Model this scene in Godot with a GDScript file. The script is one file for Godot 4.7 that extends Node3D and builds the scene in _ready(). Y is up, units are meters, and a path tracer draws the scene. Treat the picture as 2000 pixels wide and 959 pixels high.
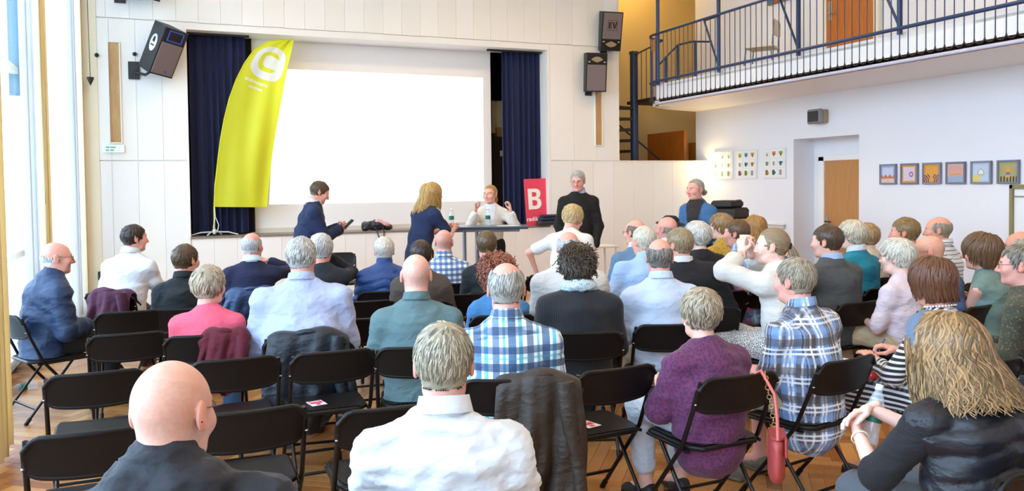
extends Node3D

const EYE := Vector3(0, 1.72, 0)
const FOCAL := 1618.0
const ZB := -12.6
const XR := 9.2
const XL := -1.35
const TOP := 5.9
var cam_r: Vector3
var cam_d: Vector3
var cam_f: Vector3
var names := {}
var mats := {}
var rng := RandomNumberGenerator.new()


func _ready() -> void:
	rng.seed = 7
	setup_camera()
	setup_light()
	build_shell()
	build_stage()
	build_balcony()
	build_right_wall_things()
	build_window_side()
	build_floor()
	build_ceiling_lamps()
	build_speakers()
	build_flag_and_sign()
	build_table_and_small()
	make_chair_prototype()
	build_people()
	build_extra_chairs()
	build_chair_clothes()
	build_small_things()


func setup_camera() -> void:
	var yaw := deg_to_rad(22.74)
	var pitch := deg_to_rad(1.79)
	var roll := deg_to_rad(-0.68)
	cam_f = Vector3(sin(yaw) * cos(pitch), -sin(pitch), -cos(yaw) * cos(pitch))
	var r := Vector3(cos(yaw), 0, sin(yaw))
	var d := cam_f.cross(r)
	cam_r = cos(roll) * r - sin(roll) * d
	cam_d = sin(roll) * r + cos(roll) * d
	var c := Camera3D.new()
	c.name = "camera"
	c.transform = Transform3D(Basis(cam_r, -cam_d, -cam_f), EYE)
	c.projection = Camera3D.PROJECTION_FRUSTUM
	c.near = 0.05
	c.far = 200.0
	c.size = 0.05 * 959.0 / FOCAL
	c.frustum_offset = Vector2(0, -0.05 * 68.5 / FOCAL)
	add_child(c)
	c.current = true


func setup_light() -> void:
	var e := Environment.new()
	e.tonemap_mode = Environment.TONE_MAPPER_LINEAR
	e.tonemap_exposure = 1.38
	e.background_mode = Environment.BG_SKY
	var sm := ProceduralSkyMaterial.new()
	sm.sky_top_color = Color(0.74, 0.87, 1.0)
	sm.sky_horizon_color = Color(0.86, 0.94, 1.0)
	sm.ground_horizon_color = Color(0.84, 0.92, 0.97)
	sm.ground_bottom_color = Color(0.62, 0.68, 0.70)
	sm.sky_energy_multiplier = 2.5
	sm.ground_energy_multiplier = 1.5
	sm.sun_angle_max = 0.0
	var sky := Sky.new()
	sky.sky_material = sm
	e.sky = sky
	e.ambient_light_source = Environment.AMBIENT_SOURCE_DISABLED
	e.sdfgi_enabled = true
	e.ssao_enabled = true
	e.ssil_enabled = true
	var w := WorldEnvironment.new()
	w.name = "world"
	w.environment = e
	add_child(w)


# pixel of the 2000 x 959 frame -> points
func ray(x: float, y: float) -> Vector3:
	return cam_f + cam_r * ((x - 1000.0) / FOCAL) + cam_d * ((y - 411.0) / FOCAL)


func at(x: float, y: float, depth: float) -> Vector3:
	return EYE + ray(x, y) * depth


func on_z(x: float, y: float, z: float) -> Vector3:
	var r := ray(x, y)
	return EYE + r * ((z - EYE.z) / r.z)


func on_x(x: float, y: float, px: float) -> Vector3:
	var r := ray(x, y)
	return EYE + r * ((px - EYE.x) / r.x)


func on_y(x: float, y: float, h: float) -> Vector3:
	var r := ray(x, y)
	return EYE + r * ((h - EYE.y) / r.y)


func numbered(called: String) -> String:
	names[called] = names.get(called, -1) + 1
	return called if names[called] == 0 else "%s_%03d" % [called, names[called]]


func tag(o: Node, label: String, category: String, group := "") -> Node:
	o.set_meta("label", label)
	o.set_meta("category", category)
	if group:
		o.set_meta("group", group)
	return o


func thing(called: String, label: String, category: String, where := Vector3.ZERO, turn := 0.0, group := "") -> Node3D:
	var o := Node3D.new()
	o.name = numbered(called)
	add_child(o)
	o.position = where
	o.rotation.y = turn
	tag(o, label, category, group)
	return o


func part(called: String, mesh: Mesh, m: Material, parent: Node = self, where := Vector3.ZERO) -> MeshInstance3D:
	var o := MeshInstance3D.new()
	o.mesh = mesh
	o.material_override = m
	o.position = where
	if parent == self:
		o.name = numbered(called)
		add_child(o)
	else:
		o.name = called
		parent.add_child(o, true)
	return o


func struct(called: String, mesh: Mesh, m: Material, where := Vector3.ZERO) -> MeshInstance3D:
	var o := part(called, mesh, m, self, where)
	o.set_meta("kind", "structure")
	return o


func mat(key: String, c: Color, rough := 0.7, metal := 0.0) -> StandardMaterial3D:
	if mats.has(key):
		return mats[key]
	var m := StandardMaterial3D.new()
	m.resource_name = key
	m.albedo_color = c
	m.roughness = rough
	m.metallic = metal
	mats[key] = m
	return m


func noise_tex(freq: float, octaves := 4, seamless := true, as_normal := false, bump := 4.0, sd := 1, size := 256) -> NoiseTexture2D:
	var n := FastNoiseLite.new()
	n.frequency = freq
	n.fractal_octaves = octaves
	n.seed = sd
	var t := NoiseTexture2D.new()
	t.width = size
	t.height = size
	t.seamless = seamless
	t.noise = n
	t.as_normal_map = as_normal
	t.bump_strength = bump
	return t


# ---------------------------------------------------------------- mesh builder
class MB:
	var v := PackedVector3Array()
	var n := PackedVector3Array()
	var uv := PackedVector2Array()
	var c := PackedColorArray()
	var ix := PackedInt32Array()
	var col := Color(1, 1, 1)

	func vert(p: Vector3, nn: Vector3, t := Vector2.ZERO) -> int:
		v.append(p)
		n.append(nn)
		uv.append(t)
		c.append(col)
		return v.size() - 1

	func tri(a: int, b: int, d: int) -> void:
		var g := (v[b] - v[a]).cross(v[d] - v[a])
		if g.dot(n[a] + n[b] + n[d]) > 0.0:
			ix.append(a); ix.append(d); ix.append(b)
		else:
			ix.append(a); ix.append(b); ix.append(d)

	func quad(a: int, b: int, d: int, e: int) -> void:
		tri(a, b, d)
		tri(a, d, e)

	func flat(p0: Vector3, p1: Vector3, p2: Vector3, p3: Vector3, nn: Vector3) -> void:
		var a := vert(p0, nn, Vector2(0, 1))
		vert(p1, nn, Vector2(1, 1))
		vert(p2, nn, Vector2(1, 0))
		vert(p3, nn, Vector2(0, 0))
		quad(a, a + 1, a + 2, a + 3)

	func box(ctr: Vector3, size: Vector3, bevel := 0.0, basis := Basis.IDENTITY) -> MB:
		var h := size * 0.5
		var b := minf(bevel, minf(h.x, minf(h.y, h.z)) * 0.9)
		var id := {}
		for ax in 3:
			for s in [-1, 1]:
				var nn := Vector3.ZERO
				nn[ax] = s
				var a1 := (ax + 1) % 3
				var a2 := (ax + 2) % 3
				var q := []
				for k in [[-1, -1], [1, -1], [1, 1], [-1, 1]]:
					var p := Vector3.ZERO
					p[ax] = s * h[ax]
					p[a1] = k[0] * (h[a1] - b)
					p[a2] = k[1] * (h[a2] - b)
					var i := vert(ctr + basis * p, basis * nn, Vector2(p[a1], p[a2]))
					q.append(i)
					var key := [0, 0, 0]
					key[ax] = s
					key[a1] = k[0]
					key[a2] = k[1]
					id["%d%d%d%d" % [ax, key[0], key[1], key[2]]] = i
				quad(q[0], q[1], q[2], q[3])
		if b > 0.0:
			for ax in 3:
				var a1 := (ax + 1) % 3
				var a2 := (ax + 2) % 3
				for s1 in [-1, 1]:
					for s2 in [-1, 1]:
						var e := []
						for s in [-1, 1]:
							var key := [0, 0, 0]
							key[ax] = s
							key[a1] = s1
							key[a2] = s2
							var kk := "%d%d%d" % [key[0], key[1], key[2]]
							e.append(id["%d%s" % [a1, kk]])
							e.append(id["%d%s" % [a2, kk]])
						quad(e[0], e[1], e[3], e[2])
			for sx in [-1, 1]:
				for sy in [-1, 1]:
					for sz in [-1, 1]:
						var kk := "%d%d%d" % [sx, sy, sz]
						tri(id["0" + kk], id["1" + kk], id["2" + kk])
		return self

	# swept round tube; r may be a float or one radius per point
	func tube(path: Array, r: Variant, sides := 8, caps := true, closed := false) -> MB:
		var m := path.size()
		var base := v.size()
		var up := Vector3.UP
		var t0: Vector3 = (path[1] - path[0]).normalized()
		if absf(t0.dot(up)) > 0.95:
			up = Vector3.RIGHT
		var side := t0.cross(up).normalized()
		for i in m:
			var t: Vector3
			if closed:
				t = (path[(i + 1) % m] - path[(i + m - 1) % m]).normalized()
			else:
				t = (path[mini(i + 1, m - 1)] - path[maxi(i - 1, 0)]).normalized()
			side = (side - t * side.dot(t)).normalized()
			var o := t.cross(side)
			var rad: float = r[i] if r is Array else r
			for k in sides:
				var a := TAU * k / sides
				var nn := side * cos(a) + o * sin(a)
				vert(path[i] + nn * rad, nn, Vector2(float(k) / sides, float(i)))
		var rings := m if closed else m - 1
		for i in rings:
			for k in sides:
				var a := base + i * sides + k
				var b := base + i * sides + (k + 1) % sides
				var j := (i + 1) % m
				quad(a, b, base + j * sides + (k + 1) % sides, base + j * sides + k)
		if caps and not closed:
			for e in [0, m - 1]:
				var nn: Vector3 = (path[0] - path[1]).normalized() if e == 0 else (path[m - 1] - path[m - 2]).normalized()
				var cc := vert(path[e], nn)
				var ring := []
				for k in sides:
					ring.append(vert(v[base + e * sides + k], nn))
				for k in sides:
					tri(cc, ring[k], ring[(k + 1) % sides])
		return self

	# profile of (radius, height) turned about y
	func lathe(prof: Array, sides := 16, ctr := Vector3.ZERO) -> MB:
		var base := v.size()
		var m := prof.size()
		for i in m:
			var t: Vector2 = prof[mini(i + 1, m - 1)] - prof[maxi(i - 1, 0)]
			var nn := Vector2(t.y, -t.x).normalized()
			for k in sides + 1:
				var a := TAU * k / sides
				vert(ctr + Vector3(cos(a) * prof[i].x, prof[i].y, sin(a) * prof[i].x), Vector3(cos(a) * nn.x, nn.y, sin(a) * nn.x), Vector2(float(k) / sides, float(i) / (m - 1)))
		for i in m - 1:
			for k in sides:
				var a := base + i * (sides + 1) + k
				quad(a, a + 1, a + sides + 2, a + sides + 1)
		return self

	# grid of points (rows of equal length) with smooth normals; both faces when thick > 0
	func grid(rows: Array, thick := 0.0, closed_u := false) -> MB:
		var nr := rows.size()
		var nc: int = rows[0].size()
		var nor := []
		for i in nr:
			var rn := PackedVector3Array()
			for j in nc:
				var du: Vector3
				if closed_u:
					du = rows[i][(j + 1) % nc] - rows[i][(j + nc - 1) % nc]
				else:
					du = rows[i][mini(j + 1, nc - 1)] - rows[i][maxi(j - 1, 0)]
				var dv: Vector3 = rows[mini(i + 1, nr - 1)][j] - rows[maxi(i - 1, 0)][j]
				rn.append(du.cross(dv).normalized())
			nor.append(rn)
		var ends := [1.0] if thick <= 0.0 else [1.0, -1.0]
		var first := []
		for s in ends:
			var base := v.size()
			first.append(base)
			for i in nr:
				for j in nc:
					vert(rows[i][j] + nor[i][j] * s * thick * 0.5, nor[i][j] * s, Vector2(float(j) / (nc - 1), float(i) / (nr - 1)))
			for i in nr - 1:
				for j in (nc if closed_u else nc - 1):
					var jj := (j + 1) % nc
					quad(base + i * nc + j, base + i * nc + jj, base + (i + 1) * nc + jj, base + (i + 1) * nc + j)
		if thick > 0.0:
			var loop := []
			if not closed_u:
				for i in nr - 1:
					loop.append([i * nc, (i + 1) * nc])
					loop.append([i * nc + nc - 1, (i + 1) * nc + nc - 1])
			for j in (nc if closed_u else nc - 1):
				loop.append([j, (j + 1) % nc])
				loop.append([(nr - 1) * nc + j, (nr - 1) * nc + (j + 1) % nc])
			for e in loop:
				ix.append(first[0] + e[0]); ix.append(first[0] + e[1]); ix.append(first[1] + e[1])
				ix.append(first[0] + e[0]); ix.append(first[1] + e[1]); ix.append(first[1] + e[0])
		return self

	# outline in x/y pushed along z from z0 to z1
	func extrude(poly: PackedVector2Array, z0: float, z1: float, xf := Transform3D.IDENTITY) -> MB:
		var t := Geometry2D.triangulate_polygon(poly)
		for s in [0, 1]:
			var base := v.size()
			var nn := xf.basis * Vector3(0, 0, -1 if s == 0 else 1) * signf(z1 - z0)
			for p in poly:
				vert(xf * Vector3(p.x, p.y, z0 if s == 0 else z1), nn, p)
			for i in range(0, t.size(), 3):
				tri(base + t[i], base + t[i + 1], base + t[i + 2])
		var area := 0.0
		for i in poly.size():
			area += poly[i].cross(poly[(i + 1) % poly.size()])
		for i in poly.size():
			var p := poly[i]
			var q := poly[(i + 1) % poly.size()]
			var e := q - p
			var nn := xf.basis * (Vector3(e.y, -e.x, 0).normalized() * signf(area))
			var a := vert(xf * Vector3(p.x, p.y, z0), nn)
			vert(xf * Vector3(q.x, q.y, z0), nn)
			vert(xf * Vector3(q.x, q.y, z1), nn)
			vert(xf * Vector3(p.x, p.y, z1), nn)
			quad(a, a + 1, a + 2, a + 3)
		return self

	func mesh() -> ArrayMesh:
		var arr := []
		arr.resize(Mesh.ARRAY_MAX)
		arr[Mesh.ARRAY_VERTEX] = v
		arr[Mesh.ARRAY_NORMAL] = n
		arr[Mesh.ARRAY_TEX_UV] = uv
		arr[Mesh.ARRAY_COLOR] = c
		arr[Mesh.ARRAY_INDEX] = ix
		var m := ArrayMesh.new()
		m.add_surface_from_arrays(Mesh.PRIMITIVE_TRIANGLES, arr)
		return m


func box_mesh(size: Vector3, bevel := 0.004) -> ArrayMesh:
	return MB.new().box(Vector3.ZERO, size, bevel).mesh()


# box between two corners, as a part
func slab(called: String, lo: Vector3, hi: Vector3, m: Material, parent: Node = self, bevel := 0.004) -> MeshInstance3D:
	return part(called, box_mesh((hi - lo).abs(), bevel), m, parent, (lo + hi) * 0.5)


func wall_slab(called: String, lo: Vector3, hi: Vector3, m: Material) -> MeshInstance3D:
	return struct(called, box_mesh((hi - lo).abs(), 0.0), m, (lo + hi) * 0.5)


func rounded(w: float, h: float, r: float, seg := 6) -> PackedVector2Array:
	var p := PackedVector2Array()
	for k in 4:
		var cx := (w * 0.5 - r) * (1 if k in [0, 3] else -1)
		var cy := (h * 0.5 - r) * (1 if k < 2 else -1)
		for i in seg + 1:
			var a := PI * 0.5 * (k + float(i) / seg)
			p.append(Vector2(cx + cos(a) * r, cy + sin(a) * r))
	return p


func arc_points(a: Vector3, b: Vector3, sag: Vector3, n := 8) -> Array:
	var out := []
	for i in n + 1:
		var t := float(i) / n
		out.append(a.lerp(b, t) + sag * 4.0 * t * (1.0 - t))
	return out


# ---------------------------------------------------------------- the hall
func paint(key: String, c: Color, rough := 0.55) -> StandardMaterial3D:
	var m := mat(key, c, rough)
	if m.heightmap_texture == null:
		m.uv1_triplanar = true
		m.uv1_world_triplanar = true
		m.uv1_scale = Vector3(1.3, 1.3, 1.3)
		m.heightmap_enabled = true
		m.heightmap_texture = noise_tex(0.06, 5)
		m.heightmap_scale = 0.12
	return m


func boards(parent: Node, x0: float, x1: float, y0: float, y1: float, z: float, width: float, ms: Array, thick := 0.022) -> void:
	var n := maxi(1, roundi((x1 - x0) / width))
	var w := (x1 - x0) / n
	var shapes := [box_mesh(Vector3(w - 0.0018, y1 - y0 - 0.004, thick), 0.002)]
	for i in n:
		var o := part("board", shapes[0], ms[rng.randi() % ms.size()], parent)
		o.position = Vector3(x0 + (i + 0.5) * w, (y0 + y1) * 0.5 + rng.randf_range(-0.004, 0.004), z + thick * 0.5 + rng.randf_range(-0.001, 0.0015))


func build_shell() -> void:
	var white := paint("wall paint white", Color("#f1efe9"))
	var cream := paint("wall paint cream", Color("#efe9da"))
	var sand := paint("stairwell plaster", Color("#d8c79a"))
	var backing := paint("board white a", Color("#f4f2ec"))
	var bm := [paint("board white a", Color("#f4f2ec")), paint("board white b", Color("#f0eee8")), paint("board white c", Color("#f2efe6"))]
	# stage wall: three tiers of painted boards on a backing, round the stage opening
	var w := wall_slab("wall_back", Vector3(XL - 0.02, 1.03, ZB - 0.16), Vector3(0.33, TOP, ZB), backing)
	var hole := Vector2(0.33, 5.95)
	slab("backing", Vector3(hole.y, 0, ZB - 0.16) - w.position, Vector3(7.30, TOP, ZB) - w.position, backing, w, 0.0)
	slab("backing", Vector3(hole.x, 3.97, ZB - 0.16) - w.position, Vector3(hole.y, TOP, ZB) - w.position, backing, w, 0.0)
	slab("backing", Vector3(XL - 0.02, 0, ZB - 0.16) - w.position, Vector3(0.33, 1.03, ZB) - w.position, backing, w, 0.0)
	slab("backing", Vector3(7.30, 0, ZB - 0.16) - w.position, Vector3(XR, 2.085, ZB) - w.position, backing, w, 0.0)
	var root := Node3D.new()
	root.name = "boarding"
	w.add_child(root)
	root.position = -w.position
	boards(root, -0.98, 0.33, 2.115, 4.05, ZB, 0.30, bm)
	boards(root, -0.98, 0.33, 0.12, 2.105, ZB, 0.30, bm)
	boards(root, -0.98, 7.30, 4.06, TOP, ZB, 0.30, bm)
	boards(root, 5.99, 7.30, 2.115, 4.05, ZB, 0.44, bm)
	boards(root, 5.99, 9.2, 0.12, 2.105, ZB, 0.40, bm)
	# lintel strip, jambs and the ledge over the low panelling
	slab("lintel", Vector3(0.30, 3.955, ZB - 0.5), Vector3(5.99, 4.05, ZB + 0.024), white, root)
	slab("jamb", Vector3(5.94, 1.03, ZB - 0.30), Vector3(5.99, 3.955, ZB + 0.026), white, root)
	slab("jamb", Vector3(0.30, 1.03, ZB - 0.30), Vector3(0.335, 3.955, ZB + 0.024), white, root)
	slab("ledge", Vector3(7.30, 2.085, ZB - 0.20), Vector3(XR, 2.115, ZB + 0.03), cream, root)
	slab("end_board", Vector3(7.28, 2.1, ZB - 0.20), Vector3(7.31, TOP, ZB + 0.028), cream, root)
	slab("skirting", Vector3(-0.98, 0, ZB), Vector3(XR, 0.12, ZB + 0.025), white, root)
	# corner strip beside the window curtains
	slab("corner_post", Vector3(XL - 0.1, 0, ZB), Vector3(-0.98, TOP, ZB + 0.10), paint("corner cream", Color("#eadfc0")), root)
	slab("corner_trim", Vector3(-0.98, 0, ZB), Vector3(-0.80, TOP, ZB + 0.03), paint("corner cream", Color("#eadfc0")), root)
	# two tall slots with a plywood back
	var ply := wood_mat("slot plywood", Color("#c9a36c"), Color("#b58a52"))
	for s in [[-0.66, -0.53, 2.36, 3.72], [6.84, 6.96, 2.38, 3.6]]:
		var f := slab("slot_panel", Vector3(s[0], s[2], ZB + 0.022), Vector3(s[1], s[3], ZB + 0.030), ply, root, 0.001)
		var c := Vector3((s[0] + s[1]) * 0.5, (s[2] + s[3]) * 0.5, ZB + 0.026) - f.position
		var hw: float = (s[1] - s[0]) * 0.5
		var hh: float = (s[3] - s[2]) * 0.5
		for k in [-1, 1]:
			slab("slot_frame", c + Vector3(k * (hw + 0.008) - 0.008, -hh, -0.01), c + Vector3(k * (hw + 0.008) + 0.008, hh, 0.022), white, f, 0.002)
			slab("slot_frame", c + Vector3(-hw - 0.016, k * (hh + 0.008) - 0.008, -0.01), c + Vector3(hw + 0.016, k * (hh + 0.008) + 0.008, 0.022), white, f, 0.002)
	# stairwell behind the low panelling
	wall_slab("wall_stairwell_back", Vector3(7.0, 0, -14.8), Vector3(11.2, TOP, -14.6), sand)
	wall_slab("wall_stairwell_side", Vector3(7.1, 0, -14.6), Vector3(7.26, TOP, ZB - 0.16), sand)
	wall_slab("wall_stairwell_right", Vector3(10.6, 0, -14.6), Vector3(10.8, TOP, -13.0), sand)
	# right wall, split round the door recess
	var rw := wall_slab("wall_right", Vector3(XR, 0, -9.05), Vector3(XR + 0.9, TOP, 4.2), paint("right wall paint", Color("#edeef3")))
	var rm: Material = rw.material_override
	slab("wall_piece", Vector3(XR, 0, -13.0) - rw.position, Vector3(XR + 0.9, TOP, -10.39) - rw.position, rm, rw, 0.0)
	slab("wall_piece", Vector3(XR, 2.38, -10.39) - rw.position, Vector3(XR + 0.9, TOP, -9.05) - rw.position, rm, rw, 0.0)
	slab("wall_piece", Vector3(XR + 0.42, 0, -10.39) - rw.position, Vector3(XR + 0.9, 2.38, -9.05) - rw.position, rm, rw, 0.0)
	slab("wall_piece", Vector3(XR + 0.9, 0, -13.0) - rw.position, Vector3(XR + 1.6, TOP, -12.8) - rw.position, sand, rw, 0.0)
	# behind the camera, floor slab, ceiling
	wall_slab("wall_front", Vector3(XL - 0.4, 0, 4.0), Vector3(XR, TOP, 4.2), white)
	wall_slab("ceiling", Vector3(XL - 0.5, TOP, -14.8), Vector3(11.2, TOP + 0.2, 4.2), paint("ceiling paint", Color("#f3f1ec")))


func wood_mat(key: String, a: Color, b: Color, scale := Vector3(1, 1, 1)) -> StandardMaterial3D:
	if mats.has(key):
		return mats[key]
	var im := Image.create(128, 256, false, Image.FORMAT_RGB8)
	var n := FastNoiseLite.new()
	n.seed = key.length()
	n.frequency = 0.03
	for y in 256:
		for x in 128:
			var t := n.get_noise_2d(x * 3.0, y * 0.22) * 0.5 + 0.5
			t = clampf(t + 0.22 * sin(x * 0.9 + n.get_noise_2d(x, y * 0.3) * 5.0), 0, 1)
			im.set_pixel(x, y, a.lerp(b, t))
	var m := mat(key, Color.WHITE, 0.42)
	m.albedo_texture = ImageTexture.create_from_image(im)
	m.uv1_triplanar = true
	m.uv1_world_triplanar = false
	m.uv1_scale = scale
	return m


func folds_tex() -> ImageTexture:
	if mats.has("_folds"):
		return mats["_folds"]
	var im := Image.create(256, 256, false, Image.FORMAT_L8)
	var n := FastNoiseLite.new()
	n.seed = 31
	n.frequency = 0.012
	n.fractal_type = FastNoiseLite.FRACTAL_RIDGED
	n.fractal_octaves = 3
	n.domain_warp_enabled = true
	n.domain_warp_amplitude = 26.0
	n.domain_warp_frequency = 0.012
	for y in 256:
		for x in 256:
			# wrap both ways by blending shifted copies
			var fx := x / 256.0
			var fy := y / 256.0
			var h := 0.0
			for k in 4:
				var dx := 256 if k & 1 else 0
				var dy := 256 if k & 2 else 0
				var w := (fx if dx else 1.0 - fx) * (fy if dy else 1.0 - fy)
				h += w * n.get_noise_2d((x - dx) * 1.0 + (y - dy) * 0.5, (y - dy) * 1.7)
			h = 0.5 + 0.42 * h + 0.02 * (1.0 if (x + y) % 2 == 0 else -1.0)
			im.set_pixel(x, y, Color(h, h, h))
	mats["_folds"] = ImageTexture.create_from_image(im)
	return mats["_folds"]


func fabric(key: String, c: Color, rough := 0.9, relief := 1.5, scale := 1.9) -> StandardMaterial3D:
	if mats.has(key):
		return mats[key]
	var m := mat(key, c, rough)
	m.uv1_triplanar = true
	m.uv1_scale = Vector3.ONE * scale
	m.uv1_offset = Vector3.ONE * (key.length() * 0.137)
	m.heightmap_enabled = true
	m.heightmap_texture = folds_tex()
	m.heightmap_scale = relief
	m.rim_enabled = true
	m.rim = 0.2
	m.rim_tint = 0.6
	return m


func curtain_rows(x0: float, x1: float, y0: float, y1: float, z: float, folds: float, depth: float, sd := 0.0, along_z := false) -> Array:
	var rows := []
	var nx := int(folds * 10)
	for i in 15:
		var t := i / 14.0
		var r := PackedVector3Array()
		for j in nx + 1:
			var u := float(j) / nx
			var a := u * folds * TAU + sd + 0.5 * sin(u * 11.0 + sd * 3.0) + 0.25 * sin(t * 3.0 + u * 7.0)
			var d := depth * (sin(a) + 0.35 * sin(a * 1.7 + 1.3 + sd)) * (0.65 + 0.35 * t)
			var s := x0 + (x1 - x0) * u + 0.3 * depth * cos(a)
			r.append(Vector3(z + d, lerpf(y1, y0, t), s) if along_z else Vector3(s, lerpf(y1, y0, t), z + d))
		rows.append(r)
	return rows


func build_stage() -> void:
	var bm := [paint("stage board a", Color("#f0ede6")), paint("stage board b", Color("#f3f0ea"))]
	var s := wall_slab("stage_platform", Vector3(-0.2, 0.0, -16.2), Vector3(5.95, 1.0, ZB - 0.05), mat("stage core", Color("#c9c0b2"), 0.8))
	var top := slab("stage_floor", Vector3(0.3, 1.0, -16.2) - s.position, Vector3(5.97, 1.03, ZB + 0.02) - s.position, wood_mat("stage boards dark", Color("#8d8478"), Color("#77695a")), s)
	top.set_meta("label", "grey-brown stage floor edge")
	var root := Node3D.new()
	root.name = "front_boards"
	s.add_child(root)
	root.position = -s.position
	boards(root, 0.33, 5.97, 0.12, 1.015, ZB - 0.03, 0.31, bm, 0.03)
	# white projection wall hung in the opening
	var scr := struct("projection_wall", box_mesh(Vector3(3.93, 3.1, 0.05), 0.006), paint("projection wall", Color("#f6f2ee")), Vector3(3.165, 2.56, -13.13))
	slab("skirting_strip", Vector3(-1.965, -1.55, 0.025), Vector3(1.965, -1.46, 0.05), paint("screen foot", Color("#dfd6c8")), scr)
	# projected picture: a lit surface, nearly blank white
	var pm := mat("projected picture", Color("#eef2f8"), 0.8)
	pm.emission_enabled = true
	pm.emission = Color("#eaf3ff")
	pm.emission_energy_multiplier = 0.62
	var poly := PackedVector2Array([Vector2(1.47, 1.46), Vector2(4.98, 1.45), Vector2(4.99, 3.52), Vector2(1.62, 3.53)])
	var pic := part("projected_picture", MB.new().extrude(poly, -13.105, -13.100).mesh(), pm)
	tag(pic, "nearly blank white projected picture on the stage wall", "projection")
	var pale := mat("projected grey marks", Color("#e3e6ee"), 0.8)
	pale.emission_enabled = true
	pale.emission = Color("#e6ebf5")
	pale.emission_energy_multiplier = 0.5
	for q in [[4.36, 1.62, 4.42, 1.86], [4.50, 1.62, 4.56, 1.86], [4.50, 1.80, 4.66, 1.86], [4.62, 1.62, 4.66, 1.80], [4.74, 1.62, 4.79, 1.86], [4.70, 1.80, 4.86, 1.86]]:
		slab("faint_mark", Vector3(q[0], q[1], -13.101), Vector3(q[2], q[3], -13.098), pale, pic, 0.0)
	# small area light in front of the picture, as bright as the lit wall
	var l := AreaLight3D.new()
	l.name = "picture_glow"
	l.area_size = Vector2(3.4, 2.0)
	l.light_color = Color(0.93, 0.96, 1.0)
	l.light_energy = 0.9
	l.shadow_enabled = true
	l.position = Vector3(3.25, 2.5, -13.09)
	l.rotation.y = PI
	add_child(l)
	# back stage: dark hangings and clutter glimpsed at the right of the screen
	wall_slab("wall_stage_back", Vector3(-0.5, 0, -16.4), Vector3(7.1, TOP, -16.2), mat("stage black", Color("#16161a"), 0.9))
	wall_slab("wall_stage_left", Vector3(-0.4, 1.0, -16.2), Vector3(-0.2, TOP, ZB - 0.16), mat("stage black", Color("#16161a"), 0.9))
	wall_slab("wall_stage_right", Vector3(6.6, 1.0, -16.2), Vector3(6.8, TOP, ZB - 0.16), mat("stage black", Color("#16161a"), 0.9))
	wall_slab("ceiling_stage", Vector3(-0.4, 4.6, -16.2), Vector3(6.8, 4.75, ZB - 0.16), mat("stage black", Color("#16161a"), 0.9))
	var cup := thing("stage_shelf", "dark shelf with cream cloth and boxes behind the stage curtain", "shelf", Vector3(5.72, 1.03, -13.9))
	slab("carcass", Vector3(-0.3, 0, -0.2), Vector3(0.3, 1.55, 0.1), mat("dark shelf", Color("#2a2320"), 0.7), cup)
	slab("box", Vector3(-0.2, 1.55, -0.15), Vector3(0.05, 1.72, 0.08), mat("small carton", Color("#b98c52"), 0.8), cup)
	slab("paper_label", Vector3(-0.16, 1.2, 0.10), Vector3(0.12, 1.30, 0.11), mat("shelf paper", Color("#d8d2c2"), 0.8), cup)
	part("hanging_cloth", MB.new().grid(curtain_rows(-0.28, 0.16, 1.62, 2.2, 0.0, 3.0, 0.03), 0.004).mesh(), fabric("cream drape", Color("#d9c9a2")), cup)
	# stage curtains
	var navy := fabric("stage curtain navy", Color("#262f58"), 0.85, 0.4, 1.2)
	var c1 := part("stage_curtain", MB.new().grid(curtain_rows(0.36, 1.13, 1.05, 3.95, ZB - 0.30, 8.0, 0.06, 0.4), 0.004).mesh(), navy)
	tag(c1, "dark blue pleated stage curtain behind the yellow flag", "curtain", "stage curtains")
	var c2 := part("stage_curtain", MB.new().grid(curtain_rows(5.24, 5.93, 1.05, 3.95, ZB - 0.30, 7.0, 0.06, 1.7), 0.004).mesh(), navy)
	tag(c2, "dark blue pleated stage curtain behind the red sign", "curtain", "stage curtains")
	for q in [[0.3, 1.2], [4.95, 5.93]]:
		var rail := slab("curtain_rail", Vector3(q[0], 3.925, ZB - 0.22), Vector3(q[1], 3.955, ZB - 0.17), mat("rail black", Color("#1d1d22"), 0.5))
		tag(rail, "black curtain rail at the top of the stage opening, %s" % ["flag side" if q[0] < 1.0 else "sign side"], "rail")
	var bl := part("blackout_drape", MB.new().grid(curtain_rows(1.02, 1.25, 1.05, 3.95, ZB - 0.42, 2.0, 0.02, 2.0), 0.004).mesh(), fabric("blackout black", Color("#121016")))
	tag(bl, "narrow black drape between flag-side curtain and projection wall", "curtain")
	var bl2 := part("blackout_drape", MB.new().grid(curtain_rows(5.02, 5.42, 2.95, 4.6, -14.4, 3.0, 0.02, 2.0), 0.004).mesh(), fabric("blackout black", Color("#121016")))
	tag(bl2, "black drape hanging in the gap between projection wall and curtain", "curtain")


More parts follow.
